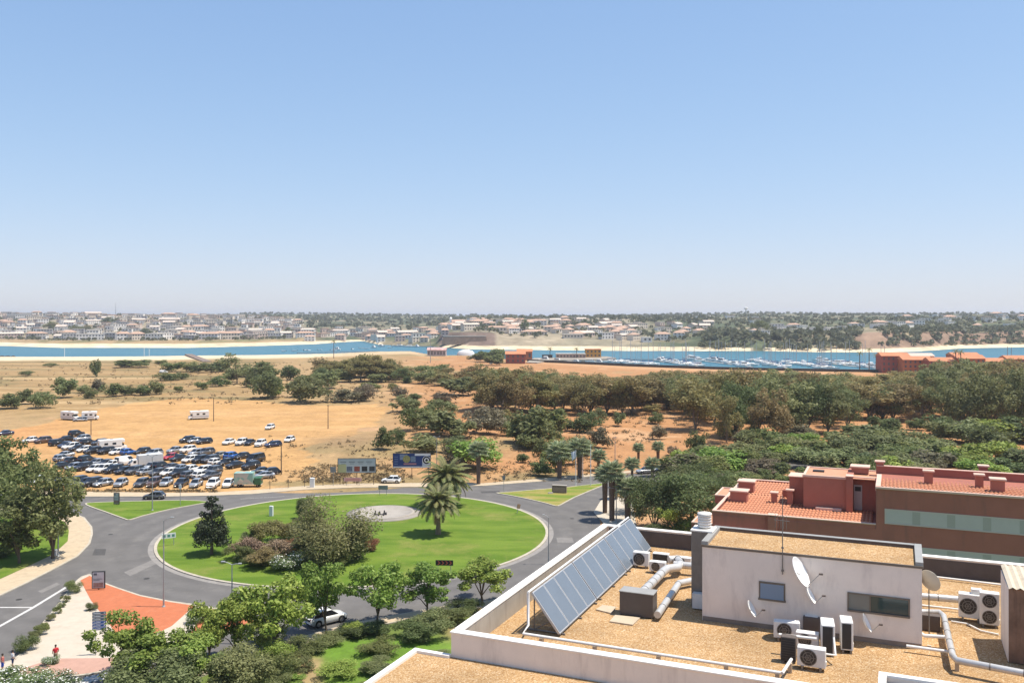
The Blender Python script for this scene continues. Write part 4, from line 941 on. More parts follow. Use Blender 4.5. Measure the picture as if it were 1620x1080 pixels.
TREE = {
 'street': [proto_tree('bright', 11+i, 5200, .024, 24, 1.0+.06*i, .26, .09, .16, M_bark, .022, 7, lean=.02*(i-1)) for i in range(4)],
 'park': [proto_tree('park', 31+i, 6000, .017, 44, .75, .12, .06, .12, M_bark, .02, 7) for i in range(3)],
 'wood': [proto_tree('brown', 51+i, 4800, .0185, 42, .72+.08*i, .03, .06, .14, M_barkg, .018, 6) for i in range(5)],
 'woodg': [proto_tree('olive', 71+i, 4800, .0185, 42, .78+.06*i, .03, .06, .14, M_barkg, .018, 6) for i in range(3)],
 'loose': [proto_tree('olive', 91, 1100, .022, 12, .8, .15, .08, .15, M_barkg, .015, 8)],
 'darkround': [proto_tree('dark', 95+i, 7000, .016, 26, .95, .02, .12, .19, M_bark, .025, 5) for i in range(2)],
 'lime': [proto_tree('lime', 99, 1800, .028, 12, .95, .3, .1, .18, M_bark, .02, 6)],
}
TREE['greytree'] = [(proto_tree('willow', 98, 300, .0135, 20, .95, .02, .09, .16, M_bark, .025, 8)[0], proto_bush('crown', 'willow', 411, 15000, .0135, squat=1.1))]
VEG = random.Random(23)
PEND = {}
def note(zone, kindname, o, u): PEND.setdefault((zone, kindname), []).append((u, o))
def bush(u, v, w, h, kind, zone=None, label=None, group=None, i=None, name='bush'):
    p = P(u, v); D = p.y; ms = NEARB[kind] if v > 800 and kind in NEARB else BUSH[kind]; me = ms[VEG.randrange(len(ms)) if i is None else i]
    o = link(name, me, None, p, VEG.random()*6.28); ww = w/F*D; hh = h/F*D
    o.scale = (ww, ww*VEG.uniform(.85, 1.1), hh)
    kn = {'dark': 'dark green bush', 'olive': 'olive green bush', 'green': 'green bush', 'grey': 'grey-green bush', 'dry': 'dry brown bush', 'red': 'reddish bush', 'bright': 'bright green bush', 'brown': 'brown-green bush', 'lime': 'yellow-green bush', 'flower': 'white-flowering bush', 'flowerp': 'white-flowering bush'}[kind]
    tag(o, label, 'bush', group)
    if zone: o['group'] = 'bushes '+zone; note(zone, kn, o, u)
    return o
CW = {}
def crown_w(me):
    if me.name not in CW:
        a = np.empty(len(me.vertices)*3, np.float32); me.vertices.foreach_get('co', a); CW[me.name] = float(np.percentile(np.abs(a.reshape(-1, 3)[:, :2]), 97)*2)
    return CW[me.name]
def tree(u, v, w, h, kind, label=None, group=None, i=None, name='tree', rz=None, zone=None, kn='tree'):
    p = P(u, v); D = p.y; ms = TREE[kind]; tm, cm = ms[VEG.randrange(len(ms)) if i is None else i % len(ms)]
    r = empty(name, p, VEG.random()*6.28 if rz is None else rz, label, 'tree', group)
    hh = h/F*D; ww = w/F*D; nw = crown_w(cm)
    r.scale = (ww/max(nw, .3), ww/max(nw, .3)*VEG.uniform(.9, 1.1), hh)
    link('trunk', tm, r); link('crown', cm, r)
    if zone: r['group'] = 'trees '+zone; note(zone, kn, r, u)
    return r
# --- roundabout planting
tree(335, 878, 58, 96, 'darkround') if False else None
p = P(335, 878); rng = np.random.default_rng(5); Hc = 96/F*p.y; C = []; R = []
for k in range(120):
    z = rng.random()**1.25*.74+.22; wr = .27*(1-(z-.2)*1.12)**.75+.012; a = rng.random()*6.28; q = rng.random()**.4
    C.append((wr*q*math.cos(a), wr*q*math.sin(a), z)); R.append(.1*(1.12-z*.85))
C.append((0, 0, .96)); R.append(.03); C.append((0.0, 0, .9)); R.append(.035)
V, Fq = leaf_cloud(C, R, 9000, .016, rng, up=.2); V[:, 2] = np.minimum(V[:, 2], 1.0)
r = empty('conifer_tree', p, .4, 'dark green conical conifer on the left of the roundabout lawn', 'tree'); r.scale = (Hc*1.08, Hc*1.08, Hc)
link('crown', np_mesh('crown', V, Fq, LM['conifer']), r); MB().tube([(0, 0, -.02), (0, 0, .5), (0, 0, .94)], [.026, .02, .006], 8).build('trunk', M_bark, r)
tree(524, 890, 106, 112, 'greytree', 'large grey-olive tree in the planting of the roundabout', None, 0)
for k, (u, v, w, h, kd) in enumerate([(478, 822, 24, 36, 'dark'), (487, 812, 26, 30, 'olive'), (418, 862, 62, 40, 'brown'), (393, 882, 52, 32, 'dry'), (455, 856, 52, 36, 'brown'), (478, 858, 40, 34, 'dark'), (378, 890, 42, 28, 'green'),
        (424, 899, 58, 32, 'brown'), (455, 903, 56, 30, 'flower'), (486, 898, 40, 28, 'olive'), (500, 882, 56, 40, 'dark'), (548, 890, 56, 48, 'olive'), (560, 880, 44, 40, 'dark'), (582, 872, 34, 32, 'red'), (518, 902, 46, 22, 'green'), (468, 876, 44, 26, 'red'), (440, 880, 50, 26, 'dry'), (408, 897, 40, 24, 'green'), (400, 866, 30, 30, 'olive'), (535, 895, 40, 30, 'green')]):
    bush(u, v, w, h, kd, 'in the shrub bed of the roundabout', name='shrub')
# --- street trees along the near pavement
for (u, v, w, h, i, lb) in [(763, 955, 80, 72, 0, 'bright green street tree nearest the flats, right end of the row'), (676, 975, 78, 84, 1, 'bright green street tree in front of the chevron sign'), (596, 992, 92, 106, 2, 'bright green street tree right of the moving white car'),
        (517, 1006, 90, 122, 3, 'bright green street tree partly hiding the moving white car'), (434, 1036, 98, 126, 0, 'multi-stemmed green street tree left of the moving white car'), (372, 1044, 70, 100, 1, 'leafy green street tree just right of the orange paving'), (330, 1052, 76, 108, 2, 'leafy green street tree at the right tip of the orange paving'),
        (192, 1078, 92, 112, 3, 'green tree by the blue direction signs'), (255, 1085, 96, 90, 0, 'green tree right of the blue direction signs'), (312, 1088, 90, 80, 1, 'green tree at the bottom edge below the orange paving')]:
    tree(u, v, w, h, 'street', lb, 'street trees along the near road', i, 'street_tree')
# --- park corner on the left
for (u, v, w, h, i, lb) in [(22, 836, 92, 148, 0, 'tall dark park tree with bare trunk at the left edge'), (84, 884, 92, 160, 1, 'large dark park tree beside the left pavement'), (30, 892, 90, 112, 2, 'broad dark park tree at the left edge in front'), (-40, 870, 90, 150, 0, 'dark park tree cut by the left edge of the picture')]:
    tree(u, v, w, h, 'park', lb, 'park trees on the left corner', i, 'park_tree')
for (u, v, w, h, kd) in [(60, 830, 40, 24, 'dark'), (20, 850, 40, 22, 'dark'), (5, 880, 50, 20, 'dark'), (95, 845, 22, 18, 'green')]: bush(u, v, w, h, kd, 'under the park trees')
# --- shrubs along the cream pavement
for (u, v, w, h, kd) in [(114, 938, 26, 22, 'green'), (103, 953, 15, 12, 'green'), (97, 962, 13, 10, 'olive'), (91, 972, 16, 14, 'green'), (80, 982, 15, 12, 'olive'), (71, 996, 12, 14, 'olive'), (64, 1004, 24, 18, 'green'), (54, 1012, 18, 16, 'olive'), (42, 1030, 34, 26, 'green'), (144, 966, 18, 14, 'dark')]: bush(u, v, w, h, kd, 'edging the cream pavement', name='shrub')
for (u, v, w, h, kd) in [(30, 1094, 90, 36, 'flower'), (95, 1094, 64, 32, 'flower'), (80, 1052, 26, 16, 'flower'), (0, 1085, 50, 26, 'flowerp')]: bush(u, v, w, h, kd, 'at the bottom left corner', name='oleander')
for (u, v, w, h, kd) in [(310, 985, 34, 20, 'flower'), (322, 1012, 26, 20, 'olive')]: bush(u, v, w, h, kd, 'at the tip of the orange paving', name='shrub')
# --- rough green bank below the flats
for k in range(46):
    v = VEG.uniform(998, 1130); u = VEG.uniform(270+max(0, (1040-v))*3.3, 720); kd = VEG.choice(['olive', 'green', 'green', 'bright', 'olive', 'green', 'bright', 'brown', 'lime'])
    if u > 560 and v > 1030 and VEG.random() < .5: continue
    s = VEG.uniform(.55, 1.0); bush(u, v, 66*s, 34*s*VEG.uniform(.7, 1.5) if u < 460 else 24*s, kd, 'on the rough bank below the flats')
for (u, v, w, h, kd) in [(690, 1002, 70, 36, 'olive'), (655, 1012, 60, 30, 'dark'), (720, 985, 50, 26, 'dark'), (735, 968, 44, 22, 'dark'), (600, 1002, 44, 18, 'dark'), (560, 1008, 46, 18, 'dark'), (480, 1030, 66, 22, 'dark'), (520, 1016, 50, 16, 'olive'), (230, 1100, 110, 70, 'olive'), (300, 1100, 110, 75, 'olive'), (370, 1095, 110, 72, 'olive'), (430, 1078, 80, 50, 'green')]: bush(u, v, w, h, kd, 'on the rough bank below the flats')
# --- bushes on the dry field and round the car park
FIELD = [(211, 581, 56, 13, 'green'), (275, 588, 34, 16, 'green'), (298, 588, 30, 17, 'green'), (322, 589, 34, 16, 'dark'), (345, 588, 36, 17, 'dark'), (262, 602, 40, 14, 'dark'), (285, 600, 26, 12, 'dark'), (104, 629, 38, 34, 'olive'), (43, 639, 32, 25, 'dark'), (70, 645, 40, 27, 'olive'),
  (14, 646, 36, 25, 'dark'), (142, 630, 22, 17, 'dark'), (155, 619, 20, 22, 'grey'), (176, 627, 34, 22, 'dark'), (202, 625, 27, 15, 'dark'), (228, 625, 28, 17, 'dark'), (246, 624, 26, 24, 'olive'), (320, 616, 24, 13, 'green'), (347, 611, 32, 18, 'dark'), (282, 620, 15, 10, 'green'), (397, 612, 26, 26, 'dark'), (-20, 650, 40, 28, 'dark'), (128, 622, 24, 14, 'olive'), (368, 604, 30, 22, 'olive'), (385, 596, 36, 22, 'dark'),
  (40, 594, 26, 8, 'olive'), (80, 580, 20, 6, 'olive'), (255, 576, 18, 7, 'green')]
for a in FIELD: bush(*a, 'on the dry field beyond the car park')
bush(150, 596, 17, 29, 'dark', label='lone dark upright bush on the dry field before the river')
tree(375, 607, 46, 50, 'loose', 'thin airy tree at the right end of the dry field', i=0)
MID = [(420, 631, 48, 46, 'olive'), (415, 606, 50, 36, 'dark'), (432, 628, 36, 24, 'bright'), (457, 601, 28, 25, 'dark'), (490, 636, 66, 44, 'olive'), (478, 628, 40, 36, 'dark'), (512, 614, 44, 32, 'olive'), (540, 604, 40, 22, 'dark'), (522, 594, 52, 30, 'brown'), (556, 598, 44, 30, 'brown'), (580, 597, 56, 38, 'brown'), (617, 601, 38, 33, 'dark'), (600, 598, 44, 26, 'brown'),
  (547, 636, 54, 22, 'grey'), (580, 634, 40, 29, 'grey'), (585, 618, 34, 14, 'olive'), (621, 618, 16, 13, 'olive'), (597, 605, 34, 16, 'olive'), (645, 606, 17, 11, 'dark'), (667, 607, 44, 24, 'olive'), (688, 595, 46, 19, 'green'), (655, 592, 36, 14, 'green'), (640, 600, 40, 20, 'brown'), (630, 631, 28, 21, 'grey'), (655, 634, 22, 13, 'dark'), (643, 652, 44, 27, 'olive'), (657, 680, 54, 38, 'green'),
  (692, 688, 64, 42, 'olive'), (730, 692, 52, 30, 'olive'), (697, 657, 50, 27, 'olive'), (722, 625, 64, 30, 'olive'), (745, 612, 50, 28, 'brown'), (770, 686, 62, 46, 'grey'), (795, 680, 36, 26, 'dark'), (607, 711, 32, 38, 'dark'), (628, 701, 26, 26, 'dark'), (665, 717, 62, 30, 'olive'), (755, 742, 80, 54, 'bright'), (720, 744, 40, 46, 'grey'), (738, 735, 40, 40, 'green'), (720, 715, 44, 26, 'olive'), (680, 668, 40, 26, 'dark'), (705, 640, 36, 22, 'grey'), (700, 610, 40, 22, 'brown'),
  (850, 704, 78, 64, 'dark'), (822, 700, 40, 40, 'green'), (872, 690, 50, 46, 'green'), (840, 710, 46, 26, 'dark'), (930, 684, 42, 34, 'dark'), (905, 682, 28, 20, 'dark'), (945, 672, 30, 28, 'olive'), (980, 674, 22, 24, 'olive'), (1037, 670, 26, 20, 'dark'), (1030, 655, 26, 18, 'brown'), (950, 708, 32, 34, 'grey'), (826, 731, 20, 15, 'dark'), (880, 744, 50, 52, 'green'), (862, 734, 34, 44, 'olive'), (905, 735, 36, 44, 'green'), (858, 752, 36, 28, 'dark'), (920, 720, 40, 30, 'olive'), (1040, 695, 24, 24, 'dry'), (1062, 720, 20, 16, 'dry'),
  (795, 668, 30, 22, 'brown'), (812, 690, 34, 26, 'olive'), (765, 640, 30, 18, 'olive'), (752, 672, 34, 26, 'grey')]
for a in MID: bush(*a, 'in the scrub beyond the billboards')
# --- scrub in front of the right wood
for a in [(1105, 724, 34, 46, 'dark'), (1140, 748, 70, 42, 'bright'), (1172, 745, 60, 40, 'green'), (1118, 742, 50, 34, 'olive'), (1148, 694, 28, 20, 'green'), (1170, 705, 30, 24, 'grey'), (1195, 700, 40, 26, 'green'), (1225, 712, 56, 34, 'green'), (1080, 745, 40, 34, 'bright'), (1185, 726, 50, 30, 'olive'), (1290, 742, 66, 34, 'olive'), (1262, 718, 46, 26, 'olive'), (1370, 748, 60, 34, 'dark'), (1350, 738, 50, 26, 'green'),
          (1400, 716, 60, 36, 'green'), (1440, 715, 70, 36, 'olive'), (1382, 676, 20, 20, 'dark'), (1410, 690, 50, 30, 'dark'), (1345, 712, 50, 28, 'olive'), (1480, 690, 46, 36, 'dark'), (1520, 700, 60, 40, 'olive'), (1560, 712, 60, 44, 'dark'), (1600, 700, 60, 44, 'dark'), (1500, 730, 46, 22, 'olive'), (1540, 746, 54, 30, 'bright'), (1470, 740, 60, 24, 'olive'), (1610, 742, 60, 36, 'dark'), (1315, 700, 26, 20, 'olive'), (1450, 680, 30, 20, 'dark')]: bush(*a, 'in the scrub before the right wood')
for k in range(92):
    u = VEG.uniform(1070, 1660); v = VEG.uniform(690, 768) if u > 1180 else VEG.uniform(735, 790)
    if (1280 < u < 1350 and 680 < v < 705) or (1470 < u < 1530 and 706 < v < 722): continue
    s = VEG.uniform(.6, 1.1); bush(u, v, 60*s, 34*s, VEG.choice(['olive', 'green', 'dark', 'green', 'olive', 'bright', 'grey']), label='low green bush in the dense scrub before the right wood', group='low bushes in the dense right scrub')
# --- dry tufts: grass nobody could count
rng = np.random.default_rng(31); C = []; R = []
def tufts(n, u0, u1, v0, v1, r0, r1, noise=.45):
    u = rng.uniform(u0, u1, n); v = rng.uniform(v0, v1, n); d = Dz(v, 0); z = hz((u-CX)/F*d, d); d = Dz(v, z); x = (u-CX)/F*d; z = hz(x, d)
    ok = fbm(x/9, d/9, 63) > noise; r = rng.uniform(r0, r1, n)
    C.extend(zip(x[ok], d[ok], (z+r*.2)[ok])); R.extend(r[ok])
tufts(900, 420, 1010, 690, 764, .25, .7); tufts(700, 620, 1080, 640, 700, .3, .9); tufts(900, -60, 480, 572, 640, .4, 1.2); tufts(300, 480, 640, 735, 764, .3, .8, .3); tufts(300, 1080, 1640, 660, 760, .4, .9); tufts(160, 110, 345, 776.5, 779, .3, .7, .2); tufts(500, 480, 760, 570, 640, .4, 1.1)
C = np.array(C); R = np.array(R); m_ = 14; ci = np.repeat(np.arange(len(C)), m_); d = rng.normal(size=(len(ci), 3)); d[:, 2] = np.abs(d[:, 2])*.7; pp = C[ci]+d*R[ci][:, None]*.5
nn = rng.normal(size=d.shape); nn[:, 2] *= .5; nn /= np.linalg.norm(nn, axis=1)[:, None]; a = np.cross(nn, np.array([0, 0, 1.0])+rng.normal(size=d.shape)*.3); a /= np.linalg.norm(a, axis=1)[:, None]; b_ = np.cross(nn, a); s_ = R[ci]*.28
V = np.stack([pp-a*s_[:, None], pp+b_*s_[:, None]*.8, pp+a*s_[:, None], pp-b_*s_[:, None]*.8], 1).reshape(-1, 3)
tag(link('dry_grass', np_mesh('dry_grass', V, np.arange(len(V)).reshape(-1, 4), leafmat('leaf_straw', (.19, .145, .075), (.34, .25, .13), trans=.2))), 'dry straw-coloured grass tufts on the banks and the field', 'grass', kind='stuff')
# --- wood between scrub and marina
def wood(u, v, top, w, kind, lb, gp):
    if VEG.random() < .06: kind = 'darkround'; lb = lb.replace('brown-green', 'dark green').replace('olive brown', 'dark green'); top += 6
    tree(u, v, w, v-top, kind, lb.replace('brown-green', 'brown' if kind == 'wood' else 'olive').replace('olive brown', 'brown' if kind == 'wood' else 'olive green'), gp, name='wood_tree')
LB1 = ('brown-green tree in the middle wood before the marina', 'trees of the middle wood')
LB2 = ('olive brown tree in the right wood before the marina', 'trees of the right wood')
LB3 = ('brownish tree of the small grove left of the middle wood', 'trees of the small grove')
for k in range(60):
    u = 770+k*5.2+VEG.uniform(-8, 8); v = VEG.uniform(612, 655); t = VEG.uniform(582, 594)+(4 if 880 < u < 1010 else 0)-(8 if u < 850 else 0)
    wood(u, v, t+(v-612)*.22, VEG.uniform(44, 64)*(v-470)/160, 'wood' if VEG.random() < .6 else 'woodg', *LB1)
for (u, v, t, w) in [(815, 660, 588, 60), (850, 655, 590, 56), (800, 640, 580, 50), (890, 652, 594, 50), (925, 656, 592, 54), (960, 654, 590, 58), (1000, 655, 592, 60), (1025, 648, 594, 46), (985, 656, 600, 40)]: wood(u, v, t, w, 'wood', *LB1)
for (u, v, t, w) in [(1100, 680, 596, 66), (1130, 672, 588, 70), (1165, 690, 592, 74), (1200, 684, 584, 74), (1240, 690, 592, 76), (1275, 686, 590, 72), (1310, 684, 592, 66), (1340, 676, 600, 56), (1180, 668, 580, 60), (1225, 668, 582, 66), (1090, 655, 594, 50), (1262, 668, 584, 62), (1220, 700, 612, 60), (1150, 700, 622, 50)]: wood(u, v, t, w, 'wood' if VEG.random() < .7 else 'woodg', *LB2)
for k in range(95):
    u = 1060+k*6.2+VEG.uniform(-10, 10); v = VEG.uniform(610, 668); base = 586 if u < 1330 else (588 if u < 1470 else 568)
    wood(u, v, base+VEG.uniform(-6, 6)+(v-612)*.25, VEG.uniform(50, 72)*(v-470)/160, 'wood' if VEG.random() < .5 else 'woodg', *LB2)
for (u, v, t, w) in [(1530, 684, 584, 70), (1570, 680, 572, 70), (1605, 690, 580, 70), (1500, 676, 590, 60), (1640, 690, 576, 70), (1550, 640, 566, 60), (1590, 630, 568, 56)]: wood(u, v, t, w, 'woodg', *LB2)
for (u, v, t, w) in [(520, 600, 570, 40), (545, 600, 568, 40), (570, 604, 562, 46), (590, 603, 561, 46), (610, 604, 566, 40), (505, 604, 574, 34), (640, 604, 574, 36), (560, 596, 566, 40), (600, 596, 564, 40), (625, 598, 570, 34), (740, 606, 578, 40), (765, 612, 574, 44), (700, 604, 580, 36)]: wood(u, v, t, w, 'wood', *LB3)
# --- dark trees on the right behind the roof
for (u, v, w, h, i, lb) in [(1092, 842, 130, 100, 0, 'broad dark evergreen tree left of the red building'), (1035, 838, 80, 88, 1, 'dark evergreen tree behind the solar panels'), (1060, 800, 90, 64, 0, 'dark evergreen tree behind the broad one beside the red building'), (1120, 800, 70, 60, 1, 'dark tree touching the red building balconies'), (1010, 812, 54, 62, 0, 'dark tree beside the thick fan palms'), (1105, 770, 60, 40, 1, 'dark tree behind the left end of the red building')]:
    tree(u, v, w, h, 'darkround', lb, 'dark trees beside the red building', i, 'evergreen_tree')
tree(1056, 846, 40, 46, 'lime', 'small yellow-green tree behind the back parapet', i=0)
bush(1084, 846, 46, 26, 'bright', label='bright green bush left of the tall metal flue'); bush(1040, 850, 40, 22, 'dark', label='dark bush just behind the back parapet')
for (zone, kn), L_ in PEND.items():
    L_.sort(key=lambda a: a[0])
    for k, (u, o) in enumerate(L_):
        o['label'] = ('%s %s from the left %s' % (nth(k), kn, zone)) if len(L_) > 1 else '%s %s' % (kn, zone)

# ================================================================ palms
M_frond = leafmat('frond_green', (.12, .145, .045), (.27, .25, .1), trans=.25); M_frondd = leafmat('frond_dry', (.2, .13, .06), (.3, .2, .1))
M_fan = leafmat('fan_green', (.24, .29, .15), (.46, .48, .3), trans=.35)
M_ptrunk = mat('palm_trunk', (.15, .1, .07), .95, var=.35, vscale=5, bump=.5, bscale=9)
M_ptrunkg = mat('palm_trunk_light', (.24, .18, .12), .95, var=.3, vscale=5, bump=.5, bscale=9)
def frond_mesh(name, n, droop, m, wmax=.17):
    """arching feather leaf of unit length starting level and curving down by droop radians"""
    mb = MB(); p = Vector((0, 0, 0)); pts = [p.copy()]; rng = random.Random(int(droop*100))
    for k in range(n):
        a = -droop*((k+.5)/n)**1.4; p = p+Vector((math.cos(a), 0, math.sin(a)))/n; pts.append(p.copy())
    mb.tube(pts, [.016*(1-.8*k/n) for k in range(n+1)], 4, 0)
    for k in range(2, n+1):
        a = pts[k-1]; t = k/n; l = wmax*math.sin(math.pi*(.1+.86*t))**.6; d = (pts[k]-a).normalized()
        for sgn in (-1, 1):
            tip = a+Vector((d.x*l*.6, sgn*l*.75, d.z*l*.6-.3*l*rng.uniform(.6, 1.3))); w = d*.021; mb.quad(a-w, a+w*1.4, tip+w*.25, tip-w*.25, 0)
    return mb.mesh(name, m)
FR = [frond_mesh('frond', 26, 1.15+.25*i, M_frond) for i in range(3)]+[frond_mesh('frond', 22, 1.5, M_frondd)]
def date_palm(u, v, vc, wpx, label):
    p = P(u, v); D = p.y; hz_ = EYE-(vc-HOR)/F*D-p.z; R = wpx/2/F*D
    r = empty('date_palm', p, 0, label, 'palm tree', 'large date palms on the roundabout')
    mb = MB(); mb.tube([(0, 0, -.1), (.05, 0, hz_*.3), (.02, 0, hz_*.7), (0, 0, hz_-.1)], [.48, .36, .34, .4], 12)
    mb.lathe([(.36, hz_-1.0), (.55, hz_-.6), (.6, hz_-.2), (.3, hz_+.1)], 12); mb.build('trunk', M_ptrunkg, r)
    n = 72
    for k in range(n):
        el = 1.45-1.6*((k+.5)/n)**.8; az = k*2.39996; me = FR[3] if k > n-7 else FR[k % 3]
        o = link('frond', me, r, (0, 0, hz_)); o.rotation_euler = (VEG.uniform(-.25, .25), -el, az); o.scale = (R*VEG.uniform(1.05, 1.25),)*3
    return r
date_palm(706, 802, 757, 84, 'taller date palm standing behind another on the roundabout lawn')
date_palm(693, 846, 796, 72, 'date palm in front with round shadow on the roundabout lawn')
def fan_leaf(seed):
    rng = random.Random(seed); mb = MB(); mb.tube([(0, 0, 0), (.25, 0, .04), (.5, 0, .02)], .012, 4, 0)
    n = 15
    for k in range(n):
        a = (k/(n-1)-.5)*3.9; b_ = Vector((.48, 0, .02)); l = .52*(1-.25*abs(k/(n-1)-.5)); t = b_+Vector((math.cos(a)*l, math.sin(a)*l, -.2*l-.1*rng.random()*l))
        s = Vector((-math.sin(a), math.cos(a), 0))*.05; m_ = (b_+t)/2+Vector((0, 0, .05)); mb.add([b_, m_+s, t, m_-s], [(0, 1, 2, 3)])
    return mb.mesh('leaf', M_fan)
FL = [fan_leaf(i) for i in range(3)]
def fan_palm(u, v, vc, wpx, tw, label, skirt=True):
    p = P(u, v); D = p.y; hz_ = max(EYE-(vc-HOR)/F*D-p.z, 1.0); R = wpx/2/F*D; w = tw/2/F*D
    r = empty('fan_palm', p, 0, label, 'palm tree', 'fan palms along the road')
    mb = MB(); mb.tube([(0, 0, -.1), (0, 0, hz_*.5), (0, 0, hz_)], [w*.9, w, w*1.25], 10); mb.build('trunk', M_ptrunk, r)
    n = 30
    for k in range(n):
        el = 1.3-1.75*((k+.5)/n)**.9; o = link('leaf', FL[k % 3], r, (0, 0, hz_-.05)); o.rotation_euler = (0, -el, k*2.39996); o.scale = (R*1.08,)*3
    return r
for (u, v, vc, w, tw, lb) in [(757, 766, 713, 38, 7, 'tall fan palm right of the date palms beyond the road'), (885, 757, 716, 46, 8, 'fan palm left of the flagpoles'), (917, 755, 710, 44, 8, 'fan palm between the flagpoles'), (947, 744, 722, 30, 5, 'fan palm just right of the flagpoles'), (1010, 730, 709, 22, 4, 'small fan palm on the bare orange slope'), (1041, 728, 707, 24, 5, 'small fan palm right of the one on the bare slope'), (1000, 758, 735, 30, 4, 'fan palm left of the silver cars'), (1032, 754, 735, 30, 5, 'fan palm in front of the silver cars'), (1053, 752, 742, 26, 4, 'short fan palm right of the silver cars'), (1072, 742, 722, 24, 4, 'fan palm at the end of the visible road'),
        (957, 812, 752, 40, 8, 'thick fan palm at the corner, left of its twin'), (968, 824, 748, 48, 9, 'thick fan palm at the corner, right of its twin'), (993, 826, 772, 46, 10, 'fan palm just behind the back parapet'), (975, 790, 756, 28, 5, 'fan palm behind the thick twin palms')]: fan_palm(u, v, vc, w, tw, lb)
# ================================================================ vehicles
def paintmat(name, c, rough=.28, metal=.0):
    m, nt, b = nodes(name); b.inputs['Base Color'].default_value = (*c, 1); b.inputs['Roughness'].default_value = rough; b.inputs['Metallic'].default_value = metal
    b.inputs['Coat Weight'].default_value = .6; b.inputs['Coat Roughness'].default_value = .06
    return m
PAINT = {'w': ('white', paintmat('paint_white', (.75, .74, .71))), 's': ('silver', paintmat('paint_silver', (.42, .43, .44), .3, .5)), 'g': ('grey', paintmat('paint_grey', (.1, .1, .105), .3, .3)), 'k': ('black', paintmat('paint_black', (.018, .018, .02))),
         'b': ('dark blue', paintmat('paint_dark_blue', (.02, .03, .075))), 'B': ('bright blue', paintmat('paint_blue', (.03, .12, .4))), 'r': ('red', paintmat('paint_red', (.42, .02, .03))), 'e': ('beige', paintmat('paint_beige', (.36, .32, .24), .3, .3)), 't': ('teal', paintmat('paint_teal', (.03, .18, .2))), 'n': ('brown', paintmat('paint_brown', (.1, .06, .045)))}
M_cglass = mat('car_glass', (.012, .015, .018), .05, spec=.7); M_tyre = mat('tyre', (.018, .018, .018), .85); M_rim = mat('wheel_rim', (.4, .4, .41), .3, .8)
M_head = mat('headlight_glass', (.7, .72, .75), .15); M_tail = mat('tail_light', (.35, .015, .012), .2); M_under = mat('car_underside', (.02, .02, .02), .9)
CARS = {  # length, half width, hood height, belt, roof, x of: bonnet start, windscreen foot, roof front, roof rear, rear glass foot, boot height
 'hatchback': (4.0, .87, .88, .92, 1.47, 1.05, .25, -1.35, -1.85, .95),
 'saloon car': (4.55, .89, .9, .93, 1.44, 1.1, .3, -1.0, -1.75, 1.0),
 'estate car': (4.5, .88, .9, .93, 1.47, 1.15, .35, -1.75, -2.12, .98),
 'suv': (4.45, .93, 1.05, 1.1, 1.68, 1.15, .4, -1.7, -2.1, 1.12),
 'van': (4.9, .96, 1.15, 1.25, 2.0, 1.75, 1.0, -2.2, -2.4, 1.25)}
def body_loft(L, hw, zh, zb, zboot, xs, xr):
    X = [-L/2, -L/2+.12, -L/2+.45, xr, 0, xs, L/2-.5, L/2-.16, L/2]
    W = [.8, .93, .985, 1, 1, 1, .97, .88, .7]
    zt = [zboot*.86, zboot, zboot+.01, zb, zb, zh+.03, zh-.04, zh-.14, zh-.3]
    zl = [.36, .3, .24, .22, .22, .22, .24, .28, .34]
    V = []; Fs = []
    for x, w, t, l in zip(X, W, zt, zl):
        h = hw*w; V += [(x, -h*.9, l), (x, -h, l+.16), (x, -h, t-.2), (x, -h*.95, t-.04), (x, -h*.8, t), (x, h*.8, t), (x, h*.95, t-.04), (x, h, t-.2), (x, h, l+.16), (x, h*.9, l)]
    n = 10
    for i in range(len(X)-1):
        for k in range(n): Fs.append((i*n+k, i*n+(k+1) % n, (i+1)*n+(k+1) % n, (i+1)*n+k))
    Fs += [list(range(n)), [(len(X)-1)*n+k for k in range(n)][::-1]]
    return V, Fs
